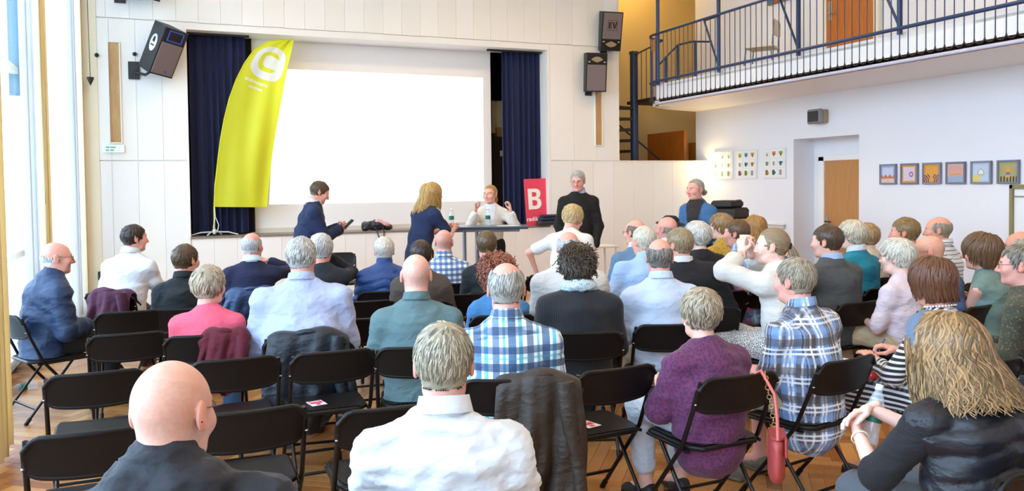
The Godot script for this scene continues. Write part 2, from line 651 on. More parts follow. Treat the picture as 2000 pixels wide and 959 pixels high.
func build_balcony() -> void:
	var steel := mat("railing blue steel", Color("#2c3f66"), 0.4, 0.3)
	var white := paint("balcony white", Color("#f3f2f0"))
	var xe := 7.66
	var slab_poly := PackedVector2Array([Vector2(xe, 2.0), Vector2(XR, 2.0), Vector2(XR, -13.0), Vector2(8.4, -12.75), Vector2(7.85, -12.35), Vector2(xe, -11.9)])
	var flat := Transform3D(Basis(Vector3(1, 0, 0), Vector3(0, 0, 1), Vector3(0, 1, 0)), Vector3.ZERO)
	var b := struct("balcony_slab", MB.new().extrude(slab_poly, 3.04, 3.12, flat).mesh(), white)
	var edge := [Vector3(xe, 0, 2.0), Vector3(xe, 0, -2.0), Vector3(xe, 0, -4.0), Vector3(xe, 0, -6.0), Vector3(xe, 0, -8.0), Vector3(xe, 0, -10.0), Vector3(xe, 0, -11.85)]
	for k in 9:
		var a := PI * 0.5 * (k + 1) / 9.0
		edge.append(Vector3(xe + 0.45 * (1.0 - cos(a)), 0, -11.85 - 0.42 * sin(a)))
	var low := []
	var high := []
	for p in edge:
		low.append(p + Vector3(0.02, 3.03, 0))
		high.append(p + Vector3(0.02, 3.37, 0))
	part("fascia", MB.new().grid([PackedVector3Array(low), PackedVector3Array(high)], 0.04).mesh(), white, b)
	var lav := []
	for p in edge:
		lav.append(p + Vector3(-0.005, 3.05, 0))
	part("edge_trim", MB.new().tube(lav, 0.022, 6).mesh(), paint("edge trim lilac", Color("#cfcde0")), b)
	slab("gallery_floor", Vector3(xe, 3.30, -11.6), Vector3(XR, 3.34, 2.0), wood_mat("gallery lino", Color("#a79a88"), Color("#95866f")), b)
	# railing: top rail, bottom rail, thin balusters that end in loops
	var rail := thing("balcony_railing", "blue steel balcony railing with thin balusters ending in loops", "railing")
	var off := Vector3(-0.10, 0, 0)
	var line := []
	var spans: Array = []
	var total := 0.0
	for i in edge.size():
		line.append(edge[i] + off)
		if i:
			total += edge[i].distance_to(edge[i - 1])
		spans.append(total)
	var tops := []
	var lows := []
	for p in line:
		tops.append(p + Vector3(0, 4.18, 0))
		lows.append(p + Vector3(0, 3.40, 0))
	part("top_rail", MB.new().tube(tops, 0.02, 8).mesh(), steel, rail)
	part("lower_rail", MB.new().tube(lows, 0.022, 8).mesh(), steel, rail)
	var bar := MB.new().tube([Vector3(0, 3.13, 0), Vector3(0, 4.17, 0)], 0.0065, 5, false).mesh()
	var step := 0.115
	var loop_pts := []
	for k in 9:
		var a := PI * k / 8.0
		loop_pts.append(Vector3(0, 3.13 - 0.052 * sin(a), step * (0.5 - 0.5 * cos(a))))
	var loop := MB.new().tube(loop_pts, 0.0075, 5, false).mesh()
	var seg := 0
	var count := int(total / step)
	var iron := mat("loop iron", Color("#2a2430"), 0.5, 0.2)
	for i in count:
		var d := i * step
		if d < 5.0:
			continue
		while seg < spans.size() - 2 and spans[seg + 1] < d:
			seg += 1
		var a: Vector3 = line[seg]
		var c: Vector3 = line[seg + 1]
		var p := a.lerp(c, (d - spans[seg]) / maxf(spans[seg + 1] - spans[seg], 0.001))
		var o := part("baluster", bar, steel, rail, p)
		var dir := (c - a).normalized()
		o.rotation.y = atan2(dir.x, dir.z)
		var lo := part("loop", loop, iron, rail, p)
		lo.rotation.y = atan2(dir.x, dir.z)
	for z in [-11.79, -10.16, -8.49, -6.89, -5.2, -3.5]:
		var p := Vector3(xe - 0.06, 0, z)
		var ptop := 5.88
		part("post", MB.new().tube([p + Vector3(0, 3.34, 0), p + Vector3(0, ptop, 0)], 0.03, 10).mesh(), steel, rail)
		if z < -11.0 or z > -4.0:
			continue
		part("brace", MB.new().tube([p + Vector3(0.0, 3.42, 0), p + Vector3(0.02, 4.17, -0.38)], 0.016, 6).mesh(), steel, rail)
		part("brace", MB.new().tube([p + Vector3(0, 4.17, 0), p + Vector3(0.02, 4.17, -0.38)], 0.012, 6).mesh(), steel, rail)
	# spiral stair behind the low panelling
	var st := thing("spiral_stair", "dark blue steel spiral stair with central pole beside the balcony", "stair", Vector3(8.2, 0, -13.55))
	part("pole", MB.new().tube([Vector3.ZERO, Vector3(0, 4.15, 0)], 0.075, 14).mesh(), steel, st)
	part("pole_cap", MB.new().lathe([Vector2(0.09, 4.14), Vector2(0.09, 4.19), Vector2(0.0, 4.21)], 14).mesh(), steel, st)
	var tread := MB.new().extrude(PackedVector2Array([Vector2(0.05, -0.05), Vector2(0.72, -0.17), Vector2(0.72, 0.17), Vector2(0.05, 0.05)]), 0.0, 0.05, flat).mesh()
	var iron2 := mat("tread dark", Color("#2a2622"), 0.6)
	var hand := []
	for i in 17:
		var a := PI * 1.15 - i * 0.33
		var y := 3.3 - i * 0.2
		if i > 0:
			var o := part("tread", tread, iron2, st, Vector3(0, y, 0))
			o.rotation.y = a
		if i % 2 == 0 and i > 0:
			part("stair_baluster", MB.new().tube([Vector3(cos(a) * 0.72, y, -sin(a) * 0.72), Vector3(cos(a) * 0.72, y + 0.85, -sin(a) * 0.72)], 0.011, 6).mesh(), steel, st)
		hand.append(Vector3(cos(a) * 0.72, y + 0.87, -sin(a) * 0.72))
	part("handrail", MB.new().tube(hand, 0.018, 8).mesh(), steel, st)
	slab("landing", Vector3(0.02, 3.22, -0.3), Vector3(0.6, 3.28, 1.0), iron2, st)
	# guard between the pole and the end of the balcony
	for k in 5:
		var f := (k + 0.6) / 5.6
		var g := Vector3(0, 0, 0).lerp(Vector3(-0.16, 0, 1.2), f)
		part("guard_bar", MB.new().tube([g + Vector3(0, 3.25, 0), g + Vector3(0, 4.12 + 0.06 * f, 0)], 0.0075, 5).mesh(), steel, st)
	part("guard_rail", MB.new().tube([Vector3(0, 4.12, 0), Vector3(-0.16, 4.18, 1.2)], 0.014, 6).mesh(), steel, st)
	# low landing rail seen between the balusters
	var gr := thing("landing_handrail", "short curved handrail with two posts behind the balcony railing", "handrail")
	var g0 := Vector3(8.25, 3.34, -12.3)
	part("rail", MB.new().tube([g0 + Vector3(-0.35, 0.42, 0.1), g0 + Vector3(-0.1, 0.62, 0.0), g0 + Vector3(0.15, 0.8, -0.1), g0 + Vector3(0.45, 0.88, -0.1), g0 + Vector3(0.8, 0.88, 0.0)], 0.018, 8).mesh(), steel, gr)
	for q in [[0.15, 0.78], [0.52, 0.86], [-0.1, 0.6]]:
		part("post", MB.new().tube([g0 + Vector3(q[0], 0, -0.1), g0 + Vector3(q[0], q[1], -0.1)], 0.022, 8).mesh(), steel, gr)
	# chair on the gallery
	var gc := thing("gallery_chair", "white plastic chair standing on the balcony behind the railing", "chair", Vector3(8.55, 3.34, -10.35), 0.6)
	var wp := mat("white plastic chair", Color("#dcd3bd"), 0.5)
	slab("seat", Vector3(-0.22, 0.42, -0.22), Vector3(0.22, 0.45, 0.22), wp, gc, 0.01)
	part("backrest", MB.new().extrude(rounded(0.42, 0.24, 0.06), -0.01, 0.01).mesh(), wp, gc, Vector3(0, 0.72, 0.22))
	for sx in [-1, 1]:
		for sz in [-1, 1]:
			part("leg", MB.new().tube([Vector3(sx * 0.19, 0.42, sz * 0.19), Vector3(sx * 0.22, 0, sz * 0.23)], 0.012, 6).mesh(), mat("chair leg grey", Color("#77797c"), 0.4, 0.6), gc)
		part("back_upright", MB.new().tube([Vector3(sx * 0.16, 0.42, 0.2), Vector3(sx * 0.16, 0.8, 0.225)], 0.011, 6).mesh(), mat("chair leg grey", Color("#77797c"), 0.4, 0.6), gc)
	# wooden door up on the gallery and leaning panels in the stairwell
	var dw := wood_mat("gallery door veneer", Color("#c8751c"), Color("#b4610f"))
	var d2 := slab("door_2", Vector3(XR - 0.05, 3.34, -9.62), Vector3(XR - 0.005, 5.4, -8.75), dw)
	d2.set_meta("kind", "structure")
	part("handle", MB.new().tube([Vector3(-0.03, -0.18, -0.36), Vector3(-0.07, -0.18, -0.36), Vector3(-0.07, -0.18, -0.24)], 0.011, 6).mesh(), mat("handle steel", Color("#b9b6b0"), 0.3, 0.9), d2)
	slab("lock_plate", Vector3(-0.032, -0.28, -0.40), Vector3(-0.02, 0.0, -0.33), mat("handle steel", Color("#b9b6b0"), 0.3, 0.9), d2)
	for q in [Vector3(XR - 0.06, 3.34, -9.72), Vector3(XR - 0.06, 3.34, -8.74)]:
		var fr := slab("trim_2", q, q + Vector3(0.055, 2.1, 0.09), paint("door frame cream", Color("#efe6cf")))
		fr.set_meta("kind", "structure")
	var lean := slab("leaning_door", Vector3(9.02, -0.01, -14.4), Vector3(9.08, 2.70, -13.12), wood_mat("stairwell door", Color("#b5651c"), Color("#9a4f12")))
	tag(lean, "orange-brown wooden door standing in the stairwell", "door")
	var lean2 := slab("leaning_board", Vector3(9.55, -0.01, -13.75), Vector3(9.6, 2.5, -13.15), wood_mat("stairwell board", Color("#a8641f"), Color("#c58d45")))
	tag(lean2, "narrow wooden board beside the stairwell door", "board")
	# notice hung on the balcony rail
	var nt := slab("notice_board", Vector3(7.61, 3.93, -12.02), Vector3(7.64, 4.12, -11.88), mat("notice orange", Color("#c98a3c"), 0.7))
	tag(nt, "small orange-brown notice hanging at the end of the balcony rail", "notice")
	var pl := thing("gallery_picture", "small colourful picture on the wall above the balcony", "picture", Vector3(XR - 0.02, 4.75, -10.6))
	slab("frame", Vector3(-0.02, -0.16, -0.35), Vector3(0.015, 0.16, 0.35), mat("picture frame wood", Color("#8c6a48"), 0.6), pl)
	for k in 5:
		slab("patch", Vector3(-0.025, -0.13, -0.31 + k * 0.125), Vector3(-0.018, 0.13, -0.20 + k * 0.125), mat("gallery paint %d" % k, [Color("#2f78b4"), Color("#c8572c"), Color("#e0b44a"), Color("#3d5f9b"), Color("#d7c9b2")][k], 0.7), pl, 0.0)


func stairwell_lamp() -> void:
	var l := thing("stairwell_lamp", "round warm ceiling lamp above the spiral stair", "lamp", Vector3(8.6, TOP - 0.12, -13.75))
	var g := mat("stairwell lamp glass", Color("#fff0cf"), 0.4)
	g.emission_enabled = true
	g.emission = Color("#ffdf9c")
	g.emission_energy_multiplier = 2.0
	part("globe", MB.new().lathe([Vector2(0, -0.12), Vector2(0.10, -0.10), Vector2(0.15, -0.02), Vector2(0.14, 0.03), Vector2(0.0, 0.04)], 18).mesh(), g, l)
	part("base", MB.new().lathe([Vector2(0.10, 0.03), Vector2(0.10, 0.12), Vector2(0, 0.12)], 14).mesh(), mat("lamp plate", Color("#cfc8b8"), 0.5), l)
	var o := OmniLight3D.new()
	o.name = "stairwell_glow"
	o.light_color = Color(1.0, 0.80, 0.42)
	o.light_energy = 0.8
	o.light_size = 0.1
	o.omni_range = 20.0
	o.omni_attenuation = 2.0
	o.shadow_enabled = true
	o.position = Vector3(0, -0.03, 0)
	l.add_child(o)


func build_right_wall_things() -> void:
	stairwell_lamp()
	var white := paint("door frame white", Color("#f5f3ee"), 0.4)
	# door in the deep recess
	var d := slab("door_1", Vector3(XR + 0.36, 0.02, -10.10), Vector3(XR + 0.41, 2.03, -9.10), wood_mat("door veneer", Color("#c98f55"), Color("#b97f45")))
	d.set_meta("kind", "structure")
	slab("lock_plate", Vector3(-0.035, -0.1, -0.47), Vector3(-0.02, 0.15, -0.42), mat("handle steel", Color("#b9b6b0"), 0.3, 0.9), d)
	part("handle", MB.new().tube([Vector3(-0.03, 0.06, -0.44), Vector3(-0.08, 0.06, -0.44), Vector3(-0.08, 0.06, -0.32)], 0.011, 6).mesh(), mat("handle dark", Color("#3c3a38"), 0.4, 0.5), d)
	for q in [[0.0, 2.10, -10.22, -10.10], [2.03, 2.12, -10.22, -9.05]]:
		var t := slab("trim_1", Vector3(XR + 0.34, q[0], q[2]), Vector3(XR + 0.42, q[1], q[3]), white)
		t.set_meta("kind", "structure")
	# six small framed paintings in a row
	var z0 := -8.67
	var base := [Color("#a9b3d8"), Color("#e0a040"), Color("#e09a35"), Color("#d9b7a6"), Color("#b9cbe0"), Color("#a3a26a")]
	var words := ["pale blue mountain painting in grey frame, beside the recessed door", "lilac painting with ring inside an orange border", "orange painting with dark purple arching stripes", "painting of a pink rug shape over grey-blue ground", "pale blue and yellow painting with a white heart shape", "olive painting with a yellow figure above dark stripes"]
	for i in 6:
		var zc: float = z0 + 0.16 + i * 0.352
		var p := thing("framed_painting", words[i], "painting", Vector3(XR - 0.02, 1.80, zc), 0.0, "small framed paintings on the right wall")
		var fm := mat("painting frame %d" % (i % 2), [Color("#83859c"), Color("#77788e")][i % 2], 0.5)
		for s in [-1, 1]:
			slab("frame_bar", Vector3(-0.02, s * 0.128 - 0.012, -0.14), Vector3(0.015, s * 0.128 + 0.012, 0.14), fm, p, 0.003)
			slab("frame_bar", Vector3(-0.02, -0.116, s * 0.128 - 0.012), Vector3(0.015, 0.116, s * 0.128 + 0.012), fm, p, 0.003)
		var can := part("canvas", box_mesh(Vector3(0.012, 0.235, 0.235), 0.0), painting_mat(i, base[i]), p, Vector3(0.0, 0, 0))
		can.set_meta("label", words[i].get_slice(",", 0))
	# three notice boards with small pictures pinned in rows
	var zs := [[-12.44, -11.89], [-11.78, -11.25], [-11.08, -10.55]]
	var bl := ["pale board with faint pencil sketches, closest to the wall lamp", "white board of small drawings with blue and orange sheets", "white board of small drawings with a teal tree"]
	var cols := [
		[["#e5e7e2", "#c9cbc8", "#e3e3dd"], ["#7cc0ad", "#d4d6d2", "#ecd3c2"], ["#ecd6bd", "#cfd9bf", "#c3ccb7"]],
		[["#b9bf5a", "#3e8fb0", "#d08a3a"], ["#dfe3e6", "#2f95c0", "#d2a238"], ["#a5667a", "#9bb54a", "#e6e2e8"]],
		[["#e3e6ea", "#d9843c", "#97a14a"], ["#a8cf9a", "#e8ebee", "#2f9aa0"], ["#d8a55c", "#2f8a78", "#e6ebf0"]]]
	for i in 3:
		var y0 := 1.77
		var p := thing("picture_board", bl[i], "notice board", Vector3(XR - 0.012, y0, (zs[i][0] + zs[i][1]) * 0.5), 0.0, "children's picture boards")
		var hw: float = (zs[i][1] - zs[i][0]) * 0.5
		slab("board", Vector3(-0.012, 0, -hw), Vector3(0.010, 0.49, hw), mat("picture board %d" % i, Color("#e9ebe9"), 0.6), p, 0.003)
		for r in 3:
			for c in 3:
				var cc := Vector3(-0.014, 0.41 - r * 0.155, -hw + 0.10 + c * (hw * 2.0 - 0.2) * 0.5)
				var sheet := slab("sheet", cc - Vector3(0.001, 0.058, 0.062), cc + Vector3(0.002, 0.058, 0.062), mat("sheet paper", Color("#f2f1ec"), 0.8), p, 0.0)
				var q := Color(cols[i][r][c])
				slab("drawing", Vector3(-0.003, -0.035 + 0.01 * c, -0.045), Vector3(-0.0015, 0.03 - 0.008 * r, 0.04), mat("drawing %s" % cols[i][r][c], q, 0.8), sheet, 0.0)
				slab("drawing", Vector3(-0.0035, -0.045, -0.02 - 0.01 * r), Vector3(-0.0017, 0.0 + 0.02 * r, 0.015), mat("drawing dark %s" % cols[i][r][c], q.darkened(0.35), 0.8), sheet, 0.0)
	# grey loudspeaker box over the door
	var sp := thing("wall_loudspeaker", "small grey wall loudspeaker above the recessed door", "loudspeaker", Vector3(XR, 2.69, -9.77))
	slab("bracket", Vector3(-0.10, -0.10, -0.06), Vector3(0.0, 0.10, 0.13), mat("bracket tan", Color("#a3906f"), 0.6), sp, 0.01)
	slab("housing", Vector3(-0.17, -0.11, -0.15), Vector3(-0.09, 0.11, 0.13), mat("speaker grey", Color("#8b8d90"), 0.5), sp, 0.02)
	slab("grille", Vector3(-0.178, -0.08, -0.12), Vector3(-0.165, 0.08, 0.10), mat("speaker grille dark", Color("#3f3b3a"), 0.7), sp, 0.01)
	# wall lamp in the corner above the low panelling
	var lm := thing("wall_lamp", "small glowing wall lamp in the corner by the low panelling", "lamp", Vector3(XR - 0.08, 2.02, -12.42))
	var lg := mat("lamp glass lit", Color("#fff3d6"), 0.4)
	lg.emission_enabled = true
	lg.emission = Color("#ffe9b0")
	lg.emission_energy_multiplier = 3.0
	part("shade", MB.new().lathe([Vector2(0.03, -0.14), Vector2(0.05, -0.13), Vector2(0.055, 0.0), Vector2(0.05, 0.10), Vector2(0.02, 0.115), Vector2(0, 0.115)], 16).mesh(), lg, lm)
	slab("wall_plate", Vector3(0.04, -0.08, -0.05), Vector3(0.08, 0.08, 0.05), mat("lamp plate", Color("#cfc8b8"), 0.5), lm)
	var ol := OmniLight3D.new()
	ol.name = "wall_lamp_glow"
	ol.position = Vector3(0, 0, 0)
	ol.light_color = Color(1.0, 0.86, 0.58)
	ol.light_energy = 0.45
	ol.light_size = 0.05
	ol.omni_range = 20.0
	ol.omni_attenuation = 2.0
	ol.shadow_enabled = true
	lm.add_child(ol)
	# whiteboard at the end of the row
	var wb := thing("whiteboard", "whiteboard with brown frame under the yellow figure painting", "whiteboard", Vector3(XR - 0.02, 0.7, -6.72))
	slab("surface", Vector3(0, 0, 0.03), Vector3(0.015, 0.92, 1.9), mat("whiteboard white", Color("#f0f2f3"), 0.25), wb)
	slab("frame_bar", Vector3(-0.03, -0.03, 0.0), Vector3(0.018, 0.95, 0.045), mat("whiteboard frame", Color("#8d8458"), 0.5), wb)
	slab("frame_bar", Vector3(-0.03, 0.90, 0.0), Vector3(0.018, 0.95, 1.9), mat("whiteboard frame", Color("#8d8458"), 0.5), wb)
	slab("frame_bar", Vector3(-0.015, 0.80, 0.045), Vector3(0.016, 0.82, 1.9), mat("whiteboard inner", Color("#9b9a84"), 0.5), wb)
	slab("frame_bar", Vector3(-0.03, -0.03, 0.0), Vector3(0.018, 0.0, 1.9), mat("whiteboard frame", Color("#8d8458"), 0.5), wb)
	# wall ledge below the boards
	var ld := thing("wall_ledge", "thin white ledge on the wall left of the recessed door", "ledge", Vector3(XR, 0.98, -11.0))
	slab("shelf", Vector3(-0.06, 0.03, -0.9), Vector3(0, 0.06, 0.45), white, ld, 0.01)
	slab("cable_duct", Vector3(-0.04, -0.03, -0.9), Vector3(0, 0.03, 0.42), paint("ledge grey", Color("#d6d4cf")), ld, 0.008)


func painting_mat(i: int, base: Color) -> StandardMaterial3D:
	var im := Image.create(96, 96, false, Image.FORMAT_RGB8)
	var n := FastNoiseLite.new()
	n.seed = 40 + i
	n.frequency = 0.05
	var inner := [Color("#c9d4ee"), Color("#d8cde0"), Color("#e6a748"), Color("#d8a99c"), Color("#c2d6ea"), Color("#a8a878")][i] as Color
	for y in 96:
		for x in 96:
			var c := base
			var u := (x - 48.0) / 48.0
			var w := (y - 48.0) / 48.0
			if maxf(absf(u), absf(w)) < 0.78:
				c = inner
			match i:
				0:
					if w > 0.35 - 0.3 * absf(sin(u * 5.0)) and w < 0.5:
						c = Color("#c97a5a")
					elif w > 0.5:
						c = Color("#e2c3b0")
				1:
					var r := Vector2(u + 0.3, w - 0.05).length()
					if r < 0.30 and r > 0.15:
						c = Color("#a06a86")
				2:
					var r := Vector2(absf(u) - 0.95, w - 0.8).length()
					if w > 0.1 and absf(u) > 0.2 and int(r * 8.0) % 2 == 0:
						c = Color("#4a3a72")
				3:
					if absf(w + 0.05) < 0.28 and absf(u) < 0.65:
						c = Color("#e0a06c") if w > 0.05 else Color("#e2a898")
					elif w > 0.35:
						c = Color("#9fb3c9")
				4:
					if w > 0.25 and u > 0.1:
						c = Color("#e6cf7a")
					var r := Vector2(absf(u) * 0.9, w + 0.1 - absf(u) * 0.5).length()
					if r < 0.34:
						c = Color("#f2f0ea") if r < 0.27 else Color("#8fa08a")
				5:
					if w > 0.45 and int((u + 2.0) * 6.0) % 2 == 0:
						c = Color("#4a3a30")
					if Vector2(u, w + 0.35).length() < 0.22 or (absf(u) < 0.22 and w > -0.3 and w < 0.55) or (absf(w + 0.05) < 0.12 and absf(u) < 0.5):
						c = Color("#dca23c") if absf(w - 0.15) > 0.12 or absf(u) > 0.25 else Color("#4a78b0")
			im.set_pixel(x, y, c.lerp(Color(0.5, 0.45, 0.4), 0.25 * absf(n.get_noise_2d(x, y))))
	var m := mat("canvas %d" % i, Color.WHITE, 0.7)
	m.albedo_texture = ImageTexture.create_from_image(im)
	m.uv1_triplanar = true
	m.uv1_scale = Vector3.ONE / 0.235
	m.uv1_offset = Vector3(0.5, 0.5, 0.5)
	return m


func build_window_side() -> void:
	var frame := paint("window frame pale", Color("#dfe9ee"), 0.4)
	var glass := mat("window glass", Color(0.92, 0.97, 1.0, 0.12), 0.02)
	glass.transparency = BaseMaterial3D.TRANSPARENCY_ALPHA
	var w := wall_slab("wall_left", Vector3(XL - 0.30, 0.0, ZB - 0.16), Vector3(XL - 0.02, 0.16, 4.2), paint("left wall paint", Color("#eef0ee")))
	slab("wall_piece", Vector3(XL - 0.30, 5.35, ZB) - w.position, Vector3(XL - 0.02, TOP, 4.2) - w.position, paint("left wall paint", Color("#eef0ee")), w, 0.0)
	slab("wall_piece", Vector3(XL - 0.30, 0.16, 3.2) - w.position, Vector3(XL - 0.02, 5.35, 4.2) - w.position, paint("left wall paint", Color("#eef0ee")), w, 0.0)
	var sill := slab("window_sill", Vector3(XL - 0.3, 0.16, ZB), Vector3(XL + 0.07, 0.20, 3.2), frame)
	sill.set_meta("kind", "structure")
	var z := -12.45
	var n := 1
	while z < 3.0:
		var z1 := minf(z + 1.72, 3.2)
		var win := Node3D.new()
		win.name = "window_%d" % n
		win.set_meta("kind", "structure")
		add_child(win)
		n += 1
		for q in [z, z1]:
			slab("mullion", Vector3(XL - 0.22, 0.2, q - 0.04), Vector3(XL - 0.10, 5.35, q + 0.04), frame, win)
		for y in [0.22, 1.02, 3.05, 5.30]:
			slab("transom", Vector3(XL - 0.20, y - 0.035, z + 0.04), Vector3(XL - 0.12, y + 0.035, z1 - 0.04), frame, win)
		for q in [[0.25, 0.99], [1.05, 3.02], [3.08, 5.27]]:
			slab("pane", Vector3(XL - 0.164, q[0], z + 0.04), Vector3(XL - 0.158, q[1], z1 - 0.04), glass, win, 0.0)
		z += 1.72
	# pale blind case reaching in from the window side
	var bc := thing("blind_case", "pale grey blind case on the window side", "blind case", Vector3(XL + 0.02, 2.62, -7.2))
	slab("case", Vector3(-0.12, 0.0, -0.6), Vector3(0.10, 0.26, 1.6), paint("blind case", Color("#c9d3d6")), bc, 0.01)
	slab("lip", Vector3(-0.12, 0.26, -0.62), Vector3(0.13, 0.29, 1.6), frame, bc, 0.005)
	# curtains: two behind each other by the corner, one right beside the camera
	var beige := fabric("window curtain beige", Color("#efe3c6"), 0.9, 0.04, 1.2)
	beige.backlight_enabled = true
	beige.backlight = Color(0.9, 0.84, 0.66)
	var pale := fabric("window curtain pale", Color("#eef1f1"), 0.9, 0.04, 1.2)
	pale.backlight_enabled = true
	pale.backlight = Color(0.9, 0.92, 0.94)
	var spec := [
		[-12.40, -11.75, -1.08, 6.0, 0.035, pale, "pale sheer window curtain in the corner by the stage wall"],
		[-10.10, -9.62, -1.16, 5.0, 0.04, beige, "beige window curtain gathered beside the pale sheer"],
		[-9.55, -8.95, -1.20, 5.0, 0.035, pale, "white gathered window curtain next to the bright panes"],
		[-6.25, -5.45, -0.998, 6.0, 0.05, beige, "beige window curtain whose hem hangs close to the floor beside the parquet"]]
	for s in spec:
		var c := part("window_curtain", MB.new().grid(curtain_rows(s[0], s[1], 0.06, 5.4, s[2], s[3], s[4], s[0], true), 0.004).mesh(), s[5])
		tag(c, s[6], "curtain")
	var rail := part("window_curtain_rail", MB.new().tube([Vector3(-1.1, 5.42, -12.5), Vector3(-1.1, 5.42, 3.0)], 0.02, 8).mesh(), mat("rail white", Color("#e8e6e0"), 0.4))
	tag(rail, "white curtain rail above the tall windows", "rail")
	# ground outside
	wall_slab("ground_outside", Vector3(-40, -0.3, -40), Vector3(XL - 0.32, -0.05, 25), mat("paving outside", Color("#b9bdb8"), 0.9))


func build_floor() -> void:
	var f := wall_slab("floor", Vector3(XL - 0.3, -0.12, -14.8), Vector3(11.2, -0.012, 4.2), mat("parquet joint", Color("#6b4527"), 0.7))
	var tones := [Color("#c98d4f"), Color("#b9783d"), Color("#d29a5c"), Color("#a96a34"), Color("#c58848"), Color("#be8046")]
	var ms := []
	for i in tones.size():
		var m := wood_mat("parquet oak %d" % i, tones[i], tones[i].darkened(0.22), Vector3(5, 1.6, 5))
		m.roughness = 0.38
		ms.append(m)
	var L := 0.48
	var W := 0.08
	var list := []
	var rot := deg_to_rad(38.0)
	for k in range(-190, 190):
		for j in range(-16, 17):
			for vert in 2:
				var c := Vector2(k * W + j * 2.0 * L + L * 0.5, k * W + W * 0.5)
				if vert:
					c = Vector2(k * W + j * 2.0 * L + L + W * 0.5, k * W + W - L * 0.5)
				c = c.rotated(rot) + Vector2(4.0, -5.0)
				if c.x < XL - 0.1 or c.x > XR or c.y < ZB or c.y > 1.0:
					continue
				list.append([c, vert])
	var keep := []
	for p in list:
		var q := Vector3(p[0].x, 0, p[0].y) - EYE
		var dep := q.dot(cam_f)
		if dep < 2.0:
			keep.append(1e9)
			continue
		var px := 1000.0 + FOCAL * q.dot(cam_r) / dep
		var py := 411.0 + FOCAL * q.dot(cam_d) / dep
		var open := (px > 0 and px < 330 and py > 690 and py < 959) or (px > 1140 and px < 1650 and py > 740 and py < 959) or (px > 560 and px < 720 and py > 730 and py < 959)
		keep.append(dep if open else 1e8 + dep)
	var order := range(list.size())
	order.sort_custom(func(a, b): return keep[a] < keep[b])
	var plank := box_mesh(Vector3(L - 0.0015, 0.014, W - 0.0015), 0.0012)
	var rest := MB.new()
	for n in order.size():
		var p: Array = list[order[n]]
		var turn: float = -rot + (PI * 0.5 if p[1] else 0.0)
		var pos := Vector3(p[0].x, -0.007 + rng.randf_range(-0.0006, 0.0006), p[0].y)
		if n < 300:
			var o := part("plank", plank, ms[rng.randi() % ms.size()], f, pos - f.position)
			o.rotation.y = turn
		else:
			rest.col = (tones[rng.randi() % tones.size()] as Color).darkened(rng.randf() * 0.12).srgb_to_linear()
			rest.box(pos, Vector3(L - 0.0015, 0.014, W - 0.0015), 0.0, Basis(Vector3.UP, turn))
	var m := mat("parquet far", Color.WHITE, 0.38)
	m.vertex_color_use_as_albedo = true
	var far := part("planks", rest.mesh(), m, f, -f.position)
	far.set_meta("kind", "stuff")


func build_ceiling_lamps() -> void:
	var glow := mat("ceiling lamp glow", Color("#fff6e2"), 0.4)
	glow.emission_enabled = true
	glow.emission = Color("#fff0d0")
	glow.emission_energy_multiplier = 2.0
	var case_m := mat("ceiling lamp case", Color("#e9e7e2"), 0.4)
	for zz in [-10.2, -6.4, -2.6, 1.0]:
		for xx in [1.2, 4.2, 7.0]:
			var l := thing("ceiling_lamp", "long warm-white ceiling lamp above the hall", "lamp", Vector3(xx, TOP - 0.55, zz), 0.0, "ceiling lamps")
			slab("case", Vector3(-0.7, 0.02, -0.2), Vector3(0.7, 0.10, 0.2), case_m, l, 0.01)
			slab("diffuser", Vector3(-0.68, 0.0, -0.18), Vector3(0.68, 0.02, 0.18), glow, l, 0.004)
			for s in [-0.5, 0.5]:
				part("hanger", MB.new().tube([Vector3(s, 0.1, 0), Vector3(s, 0.55, 0)], 0.006, 5).mesh(), case_m, l)
			var a := AreaLight3D.new()
			a.name = "lamp_light"
			a.area_size = Vector2(1.3, 0.34)
			a.light_color = Color(1.0, 0.82, 0.56)
			a.light_energy = 2.2
			a.area_range = 30.0
			a.shadow_enabled = true
			a.position = Vector3(0, -0.02, 0)
			a.rotation.x = -PI * 0.5
			l.add_child(a)


